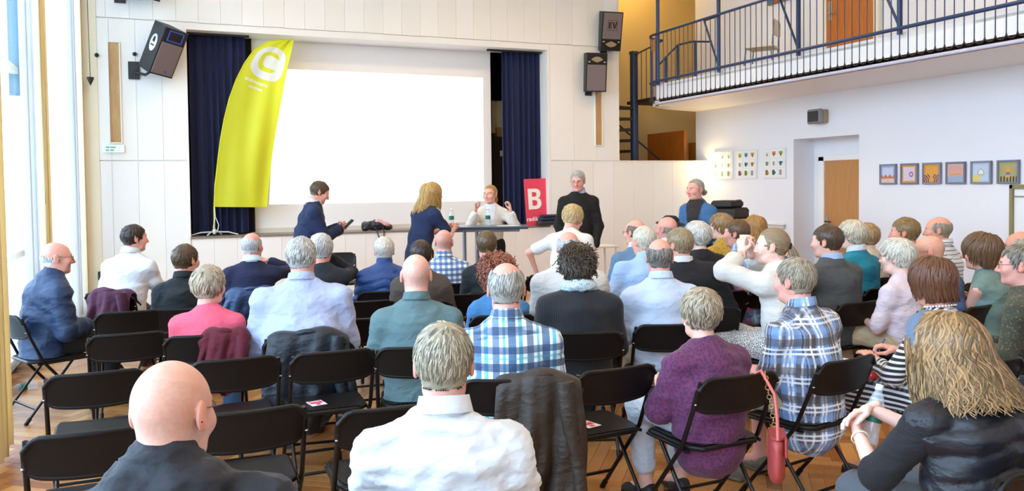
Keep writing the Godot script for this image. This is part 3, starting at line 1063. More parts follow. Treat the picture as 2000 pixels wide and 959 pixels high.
# ---------------------------------------------------------------- smooth bodies: tapered bones joined in a distance field, meshed as surface nets
class Field:
	var o: Vector3
	var h: float
	var nx: int
	var ny: int
	var nz: int
	var f: PackedFloat32Array
	var bones := []

	# bone: ends a, b; side axis; radii along side and front at each end; blend k; sign -1 digs
	func bone(a: Vector3, b: Vector3, ra: Vector2, rb: Vector2, side := Vector3.RIGHT, k := 0.03, s := 1.0) -> void:
		bones.append([a, b, ra, rb, side, k, s])

	func ball(p: Vector3, r: Vector3, k := 0.02, s := 1.0) -> void:
		# ellipsoid with half axes r along x, y, z
		bones.append([p - Vector3(0, 0.0005, 0), p + Vector3(0, 0.0005, 0), Vector2(r.x, r.z), Vector2(r.x, r.z), Vector3.RIGHT, k, s, r.y])

	func limb(a: Vector3, b: Vector3, r0: float, r1: float, k := 0.03) -> void:
		var w := (b - a).normalized()
		var s := w.cross(Vector3(0.31, 0.2, 0.93)).normalized()
		bones.append([a, b, Vector2(r0, r0), Vector2(r1, r1), s, k, 1.0])

	func run(cell: float) -> void:
		h = cell
		var lo := Vector3.INF
		var hi := -Vector3.INF
		for q in bones:
			if q[6] < 0.0:
				continue
			var r := maxf(maxf(q[2].x, q[2].y), maxf(q[3].x, q[3].y))
			if q.size() > 7:
				r = maxf(r, q[7])
			var rr := Vector3.ONE * (r + cell * 2.5)
			lo = lo.min((q[0] as Vector3).min(q[1]) - rr)
			hi = hi.max((q[0] as Vector3).max(q[1]) + rr)
		o = lo
		nx = int((hi.x - lo.x) / h) + 2
		ny = int((hi.y - lo.y) / h) + 2
		nz = int((hi.z - lo.z) / h) + 2
		f = PackedFloat32Array()
		f.resize(nx * ny * nz)
		f.fill(9.0)
		for q in bones:
			_add(q)

	func _add(q: Array) -> void:
		var a: Vector3 = q[0]
		var b: Vector3 = q[1]
		var ra: Vector2 = q[2]
		var rb: Vector2 = q[3]
		var k: float = q[5]
		var dig: bool = q[6] < 0.0
		var w := b - a
		var ln := w.length()
		w /= ln
		var u: Vector3 = q[4]
		u = (u - w * u.dot(w)).normalized()
		var v := w.cross(u)
		var capr: float = q[7] if q.size() > 7 else -1.0
		var rmax := maxf(maxf(ra.x, ra.y), maxf(rb.x, rb.y))
		if capr > 0.0:
			rmax = maxf(rmax, capr)
		var mg := rmax + k + h * 2.0
		var i0 := maxi(0, int((minf(a.x, b.x) - mg - o.x) / h))
		var i1 := mini(nx - 1, int((maxf(a.x, b.x) + mg - o.x) / h) + 1)
		var j0 := maxi(0, int((minf(a.y, b.y) - mg - o.y) / h))
		var j1 := mini(ny - 1, int((maxf(a.y, b.y) + mg - o.y) / h) + 1)
		var k0 := maxi(0, int((minf(a.z, b.z) - mg - o.z) / h))
		var k1 := mini(nz - 1, int((maxf(a.z, b.z) + mg - o.z) / h) + 1)
		var il := 1.0 / ln
		var rax := ra.x
		var ray := ra.y
		var dx := rb.x - ra.x
		var dy := rb.y - ra.y
		var ux := u.x * h
		var vx := v.x * h
		var wx := w.x * h
		var far := k + h * 2.0
		var deep := -k - h * 2.0
		var reach := rmax + far
		var lim2 := reach * reach
		for kz in range(k0, k1 + 1):
			for jy in range(j0, j1 + 1):
				var p := Vector3(o.x + i0 * h, o.y + jy * h, o.z + kz * h) - a
				var du := p.dot(u)
				var dv := p.dot(v)
				var dw := p.dot(w)
				var idx := (kz * ny + jy) * nx + i0
				var i := i0
				while i <= i1:
					var t := clampf(dw * il, 0.0, 1.0)
					var e := dw - t * ln
					var l2 := du * du + dv * dv + e * e
					if l2 > lim2:
						var skip := maxi(1, int((sqrt(l2) - reach) / h))
						i += skip
						idx += skip
						du += ux * skip
						dv += vx * skip
						dw += wx * skip
						continue
					var c := f[idx]
					if c < deep and not dig:
						i += 1
						idx += 1
						du += ux
						dv += vx
						dw += wx
						continue
					var ru := rax + dx * t
					var rv := ray + dy * t
					var rm := capr if capr > 0.0 else minf(ru, rv)
					var q2 := du * du / (ru * ru) + dv * dv / (rv * rv) + e * e / (rm * rm)
					var d := sqrt(l2) - sqrt(l2 / (q2 + 1e-9)) if l2 > 1e-9 else -rm
					if d < far:
						if dig:
							d = -d
							var hh := maxf(k - absf(d - c), 0.0)
							f[idx] = maxf(d, c) + hh * hh * 0.25 / k
						else:
							var hh := maxf(k - absf(d - c), 0.0)
							f[idx] = minf(d, c) - hh * hh * 0.25 / k
					du += ux
					dv += vx
					dw += wx
					idx += 1
					i += 1

	# [positions, normals, indices]
	func net() -> Array:
		var pos := PackedVector3Array()
		var nor := PackedVector3Array()
		var ix := PackedInt32Array()
		var id := PackedInt32Array()
		id.resize(f.size())
		id.fill(-1)
		var sy := nx
		var sz := nx * ny
		var lim := h * 2.2
		for kz in nz - 1:
			for jy in ny - 1:
				var idx := kz * sz + jy * sy
				for i in nx - 1:
					var c0 := f[idx]
					if c0 > lim or c0 < -lim:
						if c0 > lim and f[idx + sz + sy + 1] > 0.0 and f[idx + sz] > 0.0 or c0 < -lim:
							idx += 1
							continue
					var c1 := f[idx + 1]
					var c2 := f[idx + sy]
					var c3 := f[idx + sy + 1]
					var c4 := f[idx + sz]
					var c5 := f[idx + sz + 1]
					var c6 := f[idx + sz + sy]
					var c7 := f[idx + sz + sy + 1]
					var inside := int(c0 < 0.0) + int(c1 < 0.0) + int(c2 < 0.0) + int(c3 < 0.0) + int(c4 < 0.0) + int(c5 < 0.0) + int(c6 < 0.0) + int(c7 < 0.0)
					if inside == 0 or inside == 8:
						idx += 1
						continue
					var p := Vector3.ZERO
					var n := 0
					if (c0 < 0.0) != (c1 < 0.0):
						p += Vector3(c0 / (c0 - c1), 0, 0); n += 1
					if (c2 < 0.0) != (c3 < 0.0):
						p += Vector3(c2 / (c2 - c3), 1, 0); n += 1
					if (c4 < 0.0) != (c5 < 0.0):
						p += Vector3(c4 / (c4 - c5), 0, 1); n += 1
					if (c6 < 0.0) != (c7 < 0.0):
						p += Vector3(c6 / (c6 - c7), 1, 1); n += 1
					if (c0 < 0.0) != (c2 < 0.0):
						p += Vector3(0, c0 / (c0 - c2), 0); n += 1
					if (c1 < 0.0) != (c3 < 0.0):
						p += Vector3(1, c1 / (c1 - c3), 0); n += 1
					if (c4 < 0.0) != (c6 < 0.0):
						p += Vector3(0, c4 / (c4 - c6), 1); n += 1
					if (c5 < 0.0) != (c7 < 0.0):
						p += Vector3(1, c5 / (c5 - c7), 1); n += 1
					if (c0 < 0.0) != (c4 < 0.0):
						p += Vector3(0, 0, c0 / (c0 - c4)); n += 1
					if (c1 < 0.0) != (c5 < 0.0):
						p += Vector3(1, 0, c1 / (c1 - c5)); n += 1
					if (c2 < 0.0) != (c6 < 0.0):
						p += Vector3(0, 1, c2 / (c2 - c6)); n += 1
					if (c3 < 0.0) != (c7 < 0.0):
						p += Vector3(1, 1, c3 / (c3 - c7)); n += 1
					p /= n
					id[idx] = pos.size()
					pos.append(o + (Vector3(i, jy, kz) + p) * h)
					nor.append(Vector3(c1 - c0 + c3 - c2 + c5 - c4 + c7 - c6, c2 - c0 + c3 - c1 + c6 - c4 + c7 - c5, c4 - c0 + c5 - c1 + c6 - c2 + c7 - c3).normalized())
					idx += 1
		for kz in range(1, nz - 1):
			for jy in range(1, ny - 1):
				var idx := kz * sz + jy * sy
				for i in range(0, nx - 1):
					var me := id[idx + i]
					if me < 0:
						continue
					var q := idx + i
					var s0 := f[q] < 0.0
					if i > 0:
						if s0 != (f[q + 1] < 0.0):
							_quad(ix, id[q], id[q - sy], id[q - sy - sz], id[q - sz], s0)
						if s0 != (f[q + sy] < 0.0):
							_quad(ix, id[q], id[q - sz], id[q - sz - 1], id[q - 1], s0)
						if s0 != (f[q + sz] < 0.0):
							_quad(ix, id[q], id[q - 1], id[q - 1 - sy], id[q - sy], s0)
		return [pos, nor, ix]

	func _quad(ix: PackedInt32Array, a: int, b: int, c: int, d: int, flip: bool) -> void:
		if a < 0 or b < 0 or c < 0 or d < 0:
			return
		if flip:
			ix.append(a); ix.append(c); ix.append(b)
			ix.append(a); ix.append(d); ix.append(c)
		else:
			ix.append(a); ix.append(b); ix.append(c)
			ix.append(a); ix.append(c); ix.append(d)


# positions pushed along their normals by cloth folds; then normals from the faces
static func crumple(net: Array, amp: float, freq: float, sd: int, stretch := Vector3(1, 1.6, 1)) -> void:
	var n := FastNoiseLite.new()
	n.seed = sd
	n.frequency = freq
	n.fractal_type = FastNoiseLite.FRACTAL_RIDGED
	n.fractal_octaves = 3
	var pos: PackedVector3Array = net[0]
	var nor: PackedVector3Array = net[1]
	var ix: PackedInt32Array = net[2]
	for i in pos.size():
		var p := pos[i]
		var q := Vector3(p.x + p.y * 0.35, p.y * stretch.y, p.z + p.x * 0.2)
		pos[i] = p + nor[i] * (amp * (n.get_noise_3d(q.x, q.y, q.z) + 0.15))
	var acc := PackedVector3Array()
	acc.resize(pos.size())
	for i in range(0, ix.size(), 3):
		var a := ix[i]
		var b := ix[i + 1]
		var c := ix[i + 2]
		var g := (pos[c] - pos[a]).cross(pos[b] - pos[a])
		acc[a] += g
		acc[b] += g
		acc[c] += g
	for i in acc.size():
		acc[i] = acc[i].normalized()
	net[0] = pos
	net[1] = acc


static func net_mesh(net: Array, colors: Variant = null) -> ArrayMesh:
	var arr := []
	arr.resize(Mesh.ARRAY_MAX)
	arr[Mesh.ARRAY_VERTEX] = net[0]
	arr[Mesh.ARRAY_NORMAL] = net[1]
	if colors != null:
		arr[Mesh.ARRAY_COLOR] = colors
	arr[Mesh.ARRAY_INDEX] = net[2]
	var m := ArrayMesh.new()
	m.add_surface_from_arrays(Mesh.PRIMITIVE_TRIANGLES, arr)
	return m


# appends a template net, moved by xf, to a net with colours; mirrored templates turn their faces round
static func join(net: Array, cols: PackedColorArray, add: Array, add_cols: PackedColorArray, xf: Transform3D) -> PackedColorArray:
	var base: int = net[0].size()
	var pos: PackedVector3Array = net[0]
	var nor: PackedVector3Array = net[1]
	var ix: PackedInt32Array = net[2]
	pos.append_array(xf * (add[0] as PackedVector3Array))
	var nb := xf.basis.inverse().transposed()
	var src: PackedVector3Array = add[1]
	for i in src.size():
		nor.append((nb * src[i]).normalized())
	var flip := xf.basis.determinant() < 0.0
	var ai: PackedInt32Array = add[2]
	for i in range(0, ai.size(), 3):
		ix.append(base + ai[i])
		ix.append(base + ai[i + (2 if flip else 1)])
		ix.append(base + ai[i + (1 if flip else 2)])
	net[0] = pos
	net[1] = nor
	net[2] = ix
	cols.append_array(add_cols)
	return cols


# ---------------------------------------------------------------- head and hand templates (metres; face towards -z, y = 0 at eye level)
static func head_net(female: bool, cell: float) -> Array:
	var F := Field.new()
	var m := 0.0 if female else 1.0
	F.ball(Vector3(0, 0.028, 0.014), Vector3(0.0755, 0.088, 0.096), 0.02)
	F.ball(Vector3(0, 0.010, -0.034), Vector3(0.064, 0.072, 0.060), 0.03)
	F.ball(Vector3(0, -0.052, -0.030), Vector3(0.053 + 0.004 * m, 0.060, 0.058), 0.04)
	F.bone(Vector3(-0.034, -0.088, -0.035), Vector3(0.034, -0.088, -0.035), Vector2(0.026, 0.026), Vector2(0.026, 0.026), Vector3.UP, 0.035)
	F.ball(Vector3(0, -0.100, -0.072), Vector3(0.020 + 0.004 * m, 0.016, 0.017), 0.03)
	F.bone(Vector3(0, -0.055, 0.022), Vector3(0, -0.185, 0.045), Vector2(0.050 + 0.006 * m, 0.052 + 0.006 * m), Vector2(0.056 + 0.01 * m, 0.058 + 0.008 * m), Vector3.RIGHT, 0.035)
	F.bone(Vector3(-0.040, 0.021, -0.080), Vector3(0.040, 0.021, -0.080), Vector2(0.010, 0.010), Vector2(0.010, 0.010), Vector3.UP, 0.02)
	for s in [-1.0, 1.0]:
		F.ball(Vector3(s * 0.047, -0.030, -0.066), Vector3(0.022, 0.022, 0.020), 0.03)
		F.ball(Vector3(s * 0.031, 0.000, -0.098), Vector3(0.0165, 0.011, 0.017), 0.014, -1.0)
		F.ball(Vector3(s * 0.031, 0.000, -0.0815), Vector3(0.0125, 0.0125, 0.0125), 0.003)
		F.ball(Vector3(s * 0.080, -0.002, 0.018), Vector3(0.0085, 0.033, 0.019), 0.006)
		F.ball(Vector3(s * 0.081, -0.026, 0.010), Vector3(0.007, 0.012, 0.010), 0.006)
		F.ball(Vector3(s * 0.093, 0.002, 0.014), Vector3(0.008, 0.018, 0.009), 0.005, -1.0)
	F.bone(Vector3(0, 0.014, -0.090), Vector3(0, -0.036, -0.112 - 0.004 * m), Vector2(0.008, 0.010), Vector2(0.011 + 0.002 * m, 0.011), Vector3.RIGHT, 0.012)
	F.bone(Vector3(-0.012, -0.040, -0.100), Vector3(0.012, -0.040, -0.100), Vector2(0.008, 0.009), Vector2(0.008, 0.009), Vector3.UP, 0.01)
	F.bone(Vector3(-0.016, -0.0665, -0.083), Vector3(0.016, -0.0665, -0.083), Vector2(0.005, 0.008), Vector2(0.005, 0.008), Vector3.UP, 0.006)
	F.bone(Vector3(-0.013, -0.0765, -0.0815), Vector3(0.013, -0.0765, -0.0815), Vector2(0.006, 0.008), Vector2(0.006, 0.008), Vector3.UP, 0.006)
	F.run(cell)
	return F.net()


static func head_colors(net: Array, skin: Color, brow: Color, female: bool, stubble: Color) -> PackedColorArray:
	var out := PackedColorArray()
	var s := skin.srgb_to_linear()
	var red := Color(s.r * 1.02, s.g * 0.72, s.b * 0.66)
	var lip := Color(s.r * 0.85, s.g * 0.50, s.b * 0.50)
	var br := brow.srgb_to_linear()
	var n := FastNoiseLite.new()
	n.frequency = 28.0
	for p: Vector3 in net[0]:
		var c := s.lerp(red, clampf(0.14 + 0.45 * n.get_noise_3dv(p), 0.0, 0.6))
		var a := Vector3(absf(p.x), p.y, p.z)
		if a.x > 0.079 or (a.z < -0.103 and absf(a.y + 0.03) < 0.03):
			c = s.lerp(red, 0.8)
		if a.distance_to(Vector3(0.047, -0.03, -0.08)) < 0.022:
			c = c.lerp(red, 0.45)
		if a.z < -0.080 and absf(a.y + 0.0715) < 0.0105 and a.x < 0.022:
			c = lip
		if a.distance_to(Vector3(0.031, 0, -0.0815)) < 0.0137 and absf(a.y + 0.001) < 0.0046:
			c = Color(0.62, 0.60, 0.58)
			if Vector2(a.x - 0.031, a.y).length() < 0.0058:
				c = Color(0.05, 0.05, 0.06)
		if a.z < -0.075 and absf(a.y - 0.023 + absf(a.x - 0.034) * 0.2) < 0.0045 and a.x > 0.014 and a.x < 0.052:
			c = br
		if stubble.a > 0.0 and p.z > -0.03 and p.y > -0.055 and p.y < 0.06 + 0.3 * p.z and a.x < 0.079:
			c = c.lerp(stubble.srgb_to_linear(), stubble.a * clampf(0.6 + n.get_noise_3dv(p * 3.0), 0, 1))
		out.append(c)
	return out


# right hand: wrist at the origin, fingers towards -y, palm towards -z, thumb on the -x side
static func hand_net(curl: float, cell: float, spread := 1.0) -> Array:
	var F := Field.new()
	F.bone(Vector3(0, 0.03, 0), Vector3(0, -0.02, 0), Vector2(0.028, 0.021), Vector2(0.030, 0.018), Vector3.RIGHT, 0.015)
	F.bone(Vector3(0, -0.02, 0), Vector3(0, -0.085, 0.0), Vector2(0.031, 0.016), Vector2(0.038, 0.013), Vector3.RIGHT, 0.015)
	var lens := [0.072, 0.080, 0.074, 0.058]
	for i in 4:
		var x := -0.030 + i * 0.0195
		var p := Vector3(x, -0.082 - (0.004 if i in [1, 2] else 0.0), 0)
		var ang := curl * 0.45
		var fan := (i - 1.5) * 0.07 * spread
		for j in 3:
			var l: float = lens[i] * [0.46, 0.30, 0.24][j]
			var dir := Vector3(sin(fan), -cos(ang), -sin(ang)).normalized()
			var q := p + dir * l
			F.limb(p, q, 0.0092 - j * 0.0008, 0.0086 - j * 0.001, 0.004)
			p = q
			ang += curl * 0.75
	var t0 := Vector3(-0.026, -0.022, -0.004)
	var t1 := Vector3(-0.052, -0.050, -0.016 - 0.01 * curl)
	var t2 := Vector3(-0.058 + 0.014 * curl, -0.082, -0.024 - 0.016 * curl)
	var t3 := Vector3(-0.055 + 0.028 * curl, -0.104, -0.030 - 0.022 * curl)
	F.limb(t0, t1, 0.015, 0.0125, 0.012)
	F.limb(t1, t2, 0.0115, 0.010, 0.005)
	F.limb(t2, t3, 0.010, 0.008, 0.004)
	F.run(cell)
	return F.net()


static func flat_colors(net: Array, skin: Color, freq := 30.0) -> PackedColorArray:
	var out := PackedColorArray()
	var s := skin.srgb_to_linear()
	var red := Color(s.r, s.g * 0.74, s.b * 0.68)
	var n := FastNoiseLite.new()
	n.frequency = freq
	for p: Vector3 in net[0]:
		out.append(s.lerp(red, clampf(0.2 + 0.45 * n.get_noise_3dv(p), 0.0, 0.7)))
	return out


# ---------------------------------------------------------------- hair: a cap grown from the head's own surface, and locks that follow it
const HAIR := {
	"short": {"n": 520, "len": 0.034, "r": 0.0042, "thick": 0.010, "wave": 0.0, "lift": 0.006},
	"short_near": {"n": 1700, "len": 0.040, "r": 0.0026, "thick": 0.008, "wave": 0.001, "lift": 0.006},
	"cropped": {"n": 420, "len": 0.020, "r": 0.0038, "thick": 0.005, "wave": 0.0, "lift": 0.003},
	"ring": {"n": 460, "len": 0.032, "r": 0.0040, "thick": 0.006, "wave": 0.0, "lift": 0.004, "bald": 0.064},
	"ring_near": {"n": 1300, "len": 0.036, "r": 0.0025, "thick": 0.006, "wave": 0.001, "lift": 0.004, "bald": 0.080},
	"ring_low": {"n": 360, "len": 0.026, "r": 0.0036, "thick": 0.004, "wave": 0.0, "lift": 0.003, "bald": 0.022},
	"layered": {"n": 620, "len": 0.060, "r": 0.0052, "thick": 0.020, "wave": 0.004, "lift": 0.012, "low": 0.012},
	"layered_near": {"n": 1100, "len": 0.060, "r": 0.0038, "thick": 0.017, "wave": 0.006, "lift": 0.012, "low": 0.004},
	"bob": {"n": 700, "len": 0.105, "r": 0.0056, "thick": 0.022, "wave": 0.004, "lift": 0.006, "low": 0.0, "fall": 1.0, "mass": [[Vector3(0, 0.02, 0.030), Vector3(0, -0.060, 0.040), Vector2(0.084, 0.066), Vector2(0.080, 0.054)]]},
	"curly": {"n": 900, "len": 0.085, "r": 0.0046, "thick": 0.034, "wave": 0.013, "lift": 0.012, "low": 0.0, "coil": 1.0, "seg": 9},
	"wavy_top": {"n": 1300, "len": 0.070, "r": 0.0036, "thick": 0.020, "wave": 0.009, "lift": 0.008, "low": 0.0, "coil": 0.6, "seg": 8},
	"long": {"n": 520, "len": 0.27, "r": 0.0062, "thick": 0.018, "wave": 0.012, "lift": 0.006, "low": 0.02, "fall": 1.0, "mass": [[Vector3(0, 0.02, 0.035), Vector3(0, -0.10, 0.065), Vector2(0.092, 0.075), Vector2(0.090, 0.050)], [Vector3(0, -0.10, 0.065), Vector3(0, -0.22, 0.085), Vector2(0.090, 0.050), Vector2(0.075, 0.028)]]},
	"long_near": {"trim": 0.055, "n": 3000, "len": 0.34, "r": 0.0036, "thick": 0.022, "wave": 0.020, "lift": 0.012, "low": 0.02, "fall": 1.0, "seg": 12, "mass": [[Vector3(0, 0.03, 0.03), Vector3(0, -0.10, 0.07), Vector2(0.098, 0.085), Vector2(0.112, 0.062)], [Vector3(0, -0.10, 0.07), Vector3(0, -0.12, 0.090), Vector2(0.100, 0.050), Vector2(0.102, 0.040)]]},
	"tied": {"n": 620, "len": 0.075, "r": 0.0042, "thick": 0.007, "wave": 0.0, "lift": 0.003, "low": 0.0, "tie": 1.0},
}


static func hair_cover(p: Vector3, st: Dictionary) -> float:
	# how far above the hairline a point of the head lies, in metres
	var line := 0.0
	if p.z < -0.050:
		line = 0.072
	elif p.z < -0.004:
		line = lerpf(0.072, -0.002, smoothstep(-0.050, -0.004, p.z))
	elif p.z < 0.045:
		line = lerpf(-0.002, -0.050, smoothstep(0.0, 0.045, p.z))
	else:
		line = -0.062
	line -= float(st.get("low", 0.0)) * smoothstep(-0.03, 0.01, p.z)
	var d := p.y - line
	if absf(p.x) > 0.0785 and p.z > -0.004 and p.z < 0.040 and p.y < 0.033 and p.y > -0.04:
		d = -0.01
	if st.has("bald"):
		var edge: float = st.bald + 0.006 * sin(p.x * 60.0) + 0.004 * sin(p.x * 310.0 + p.z * 140.0) * sin(p.z * 290.0)
		if p.z < -0.02:
			edge -= 0.03
		d = minf(d, edge - p.y)
	return d


static func hair_mesh(style: String, head: Array, sd: int, grey: float) -> ArrayMesh:
	var st: Dictionary = HAIR[style]
	var thick: float = st.thick
	var wave: float = st.wave
	var slen: float = st.len
	var r := RandomNumberGenerator.new()
	r.seed = sd
	var pos: PackedVector3Array = head[0]
	var nor: PackedVector3Array = head[1]
	var ix: PackedInt32Array = head[2]
	var cover := PackedFloat32Array()
	cover.resize(pos.size())
	var roots := PackedInt32Array()
	for i in pos.size():
		cover[i] = hair_cover(pos[i], st) if pos[i].y > -0.10 else -0.02
		if cover[i] > 0.001:
			roots.append(i)
	var v := PackedVector3Array()
	var n := PackedVector3Array()
	var c := PackedColorArray()
	var t := PackedInt32Array()
	# cap
	var map := PackedInt32Array()
	map.resize(pos.size())
	map.fill(-1)
	var noise := FastNoiseLite.new()
	noise.frequency = 26.0
	noise.seed = sd
	for i in range(0, ix.size(), 3):
		if cover[ix[i]] > -0.008 and cover[ix[i + 1]] > -0.008 and cover[ix[i + 2]] > -0.008:
			for k in 3:
				var q := ix[i + k]
				if map[q] < 0:
					map[q] = v.size()
					var th: float = lerpf(-0.003, thick, smoothstep(-0.004, 0.022, cover[q]))
					th *= 1.0 + 0.25 * noise.get_noise_3dv(pos[q])
					v.append(pos[q] + nor[q] * th)
					n.append(nor[q])
					var g := (0.72 if grey <= 0.0 else 0.62) + 0.2 * noise.get_noise_3dv(pos[q] * 3.0)
					c.append(Color(g, g, g))
				t.append(map[q])
	# the body of longer hair behind the locks
	if st.has("mass"):
		var M := Field.new()
		for q in st.mass:
			M.bone(q[0], q[1], q[2], q[3], Vector3.RIGHT, 0.03)
		M.run(0.008)
		var mn := M.net()
		var first := v.size()
		for i in mn[0].size():
			var p: Vector3 = mn[0][i]
			var nn: Vector3 = mn[1][i]
			var a := p.x * 42.0 + wave * 60.0 * sin(p.y * 34.0)
			v.append(p + nn * (0.006 * sin(a * 2.0) + 0.004 * sin(a * 5.3 + 1.0)))
			n.append(nn)
			var g := (0.66 if grey <= 0.0 else 0.46) + 0.26 * noise.get_noise_3d(a * 0.35, p.y * 0.4, p.z * 4.0)
			c.append(Color(g, g, g))
		for i: int in mn[2]:
			t.append(first + i)
	# locks
	var crown := Vector3(0.012, 0.118, 0.035)
	if st.has("tie"):
		crown = Vector3(0, 0.075, -0.10)
	var segs: int = st.get("seg", 9 if slen > 0.15 else 4)
	for k in int(st.n):
		var q := roots[r.randi() % roots.size()]
		if slen > 0.15 and k % 2 == 0:
			for again in 6:
				if pos[q].y > 0.055:
					break
				q = roots[r.randi() % roots.size()]
		var p := pos[q] + nor[q] * (thick * (0.8 if st.has("fall") else 0.55))
		var up := nor[q]
		var dir := p - crown
		if st.has("tie"):
			dir = Vector3(0, 0.0, 0.115) - p + Vector3(r.randf_range(-0.01, 0.01), 0, 0)
		dir = (dir - up * dir.dot(up)).normalized()
		if st.has("coil"):
			dir = (dir + Vector3(r.randf_range(-1, 1), r.randf_range(-0.6, 0.6), r.randf_range(-1, 1)) * float(st.coil) * 1.3)
			dir = (dir - up * dir.dot(up)).normalized()
		else:
			dir = (dir + Vector3(r.randf_range(-1, 1), r.randf_range(-0.5, 0.5), r.randf_range(-1, 1)) * 0.22).normalized()
		var length: float = slen * r.randf_range(0.7, 1.25)
		if st.has("fall") and slen < 0.15:
			length = maxf(0.03, minf(length, p.y + 0.075 + r.randf_range(-0.012, 0.012)) + 0.02)
		if slen > 0.15:
			length = minf(length, p.y + 0.15 + r.randf_range(0.01, 0.085) - float(st.get("trim", 0.0)))
		var step := length / segs
		var side := up.cross(dir).normalized()
		var ph := r.randf() * TAU
		var freq := r.randf_range(0.75, 1.25)
		var g := clampf(r.randf_range(0.72, 1.0) if grey <= 0.0 else (1.0 if r.randf() < grey else r.randf_range(0.32, 0.6)), 0.0, 1.0)
		var base := v.size()
		var pts := p
		for s in segs + 1:
			var f := float(s) / segs
			var lift: float = st.lift * f * (0.6 + 0.8 * fmod(k * 0.37, 1.0))
			var off := side * (wave * sin(ph + f * (9.0 if slen > 0.15 else 5.0) * freq)) * minf(1.0, f * 3.0)
			if st.has("coil"):
				off = (side * sin(ph + f * 11.0 * freq) + up * cos(ph + f * 11.0 * freq)) * wave
			var ctr := pts + up * lift + off
			var rad: float = st.r * (1.0 - (0.35 if st.has("coil") else 0.75) * f * f) * (1.25 if f > 0.05 else 0.7)
			for e in 3:
				var a := TAU * e / 3.0 + ph
				var nn := (up * cos(a) + side * sin(a) * 1.5)
				v.append(ctr + nn * rad)
				n.append((nn * 0.8 + up * 0.6).normalized())
				var gg := g * lerpf(0.86, 1.0, f)
				c.append(Color(gg, gg, gg))
			# next point: keep to the head, then let long hair hang
			var fall := 0.0
			if st.has("fall"):
				fall = smoothstep(0.05, -0.03, pts.y) if slen > 0.15 else smoothstep(0.03, -0.03, pts.y)
			dir = dir.lerp(Vector3(side.x * 0.1, -1, 0.05), 0.55 * fall).normalized()
			pts += dir * step
			var e1 := (pts - Vector3(0, 0.026, 0.012)) / Vector3(0.0775, 0.090, 0.098)
			if pts.y > -0.03 or not st.has("fall"):
				var el := e1.length()
				var want := 1.0 + thick * 8.0 * (0.35 + 0.65 * fmod(k * 0.61, 1.0))
				if st.has("fall"):
					want = 1.0 + thick * 11.5 * (0.86 + 0.34 * fmod(k * 0.61, 1.0))
				if el < want or not st.has("coil"):
					if fall < 0.5:
						pts = Vector3(0, 0.026, 0.012) + e1 / el * want * Vector3(0.0775, 0.090, 0.098)
						up = (e1 / Vector3(0.0775, 0.090, 0.098)).normalized()
					elif el < want:
						pts = Vector3(0, 0.026, 0.012) + e1 / el * want * Vector3(0.0775, 0.090, 0.098)
			if st.has("fall") and slen > 0.15 and pts.y < 0.0:
				# lie outside the body of the hair, over the shoulders and back
				var cz := 0.035 - pts.y * 0.42
				var rx := 0.098 - pts.y * 0.16
				var rz := 0.078 - pts.y * 0.06
				var el2 := Vector2(pts.x / rx, (pts.z - cz) / rz)
				var want2 := 1.02 + 0.16 * fmod(k * 0.61, 1.0)
				if el2.length() < want2:
					el2 = el2.normalized() * want2
					pts.x = el2.x * rx
					pts.z = cz + el2.y * rz
				up = Vector3(el2.x / rx, 0, el2.y / rz).normalized()
			dir = (dir - up * dir.dot(up) * (1.0 - fall)).normalized()
			side = up.cross(dir).normalized()
		for s in segs:
			for e in 3:
				var a := base + s * 3 + e
				var b := base + s * 3 + (e + 1) % 3
				t.append(a); t.append(b); t.append(b + 3)
				t.append(a); t.append(b + 3); t.append(a + 3)
	return net_mesh([v, n, t], c)


# loose tail of hair below a tie: locks hanging from p
static func tail_mesh(p: Vector3, length: float, n: int, sd: int, width := 0.022) -> ArrayMesh:
	var r := RandomNumberGenerator.new()
	r.seed = sd
	var b := MB.new()
	for k in n:
		var a := r.randf() * TAU
		var q := Vector3(cos(a), 0.3 * sin(a), sin(a)) * width * sqrt(r.randf())
		var g := r.randf_range(0.6, 1.0)
		b.col = Color(g, g, g)
		var pts := []
		var rad := []
		for s in 6:
			var f := s / 5.0
			pts.append(p + q * (0.5 + 0.9 * sin(f * 2.6)) + Vector3(0.004 * sin(f * 6 + a), -length * f * r.randf_range(0.95, 1.05), 0.03 * sin(f * 2.4)))
			rad.append(0.0055 * (1.0 - 0.7 * f))
		b.tube(pts, rad, 4)
	return b.mesh()


# ---------------------------------------------------------------- people
var head_t := {}
var hand_t := {}
var hair_t := {}
var shoe_mesh: ArrayMesh
var glasses_mesh: ArrayMesh
var jobs: Array = []
var done: Array = []


static func elbow(s: Vector3, w: Vector3, a: float, b: float, hint: Vector3) -> Array:
	var d := w - s
	var l := d.length()
	if l > (a + b) * 0.985:
		w = s + d / l * (a + b) * 0.985
		d = w - s
		l = d.length()
	var dir := d / l
	var x := (a * a - b * b + l * l) / (2.0 * l)
	var y := sqrt(maxf(a * a - x * x, 0.0))
	var h := (hint - dir * hint.dot(dir)).normalized()
	return [s + dir * x + h * y, w]


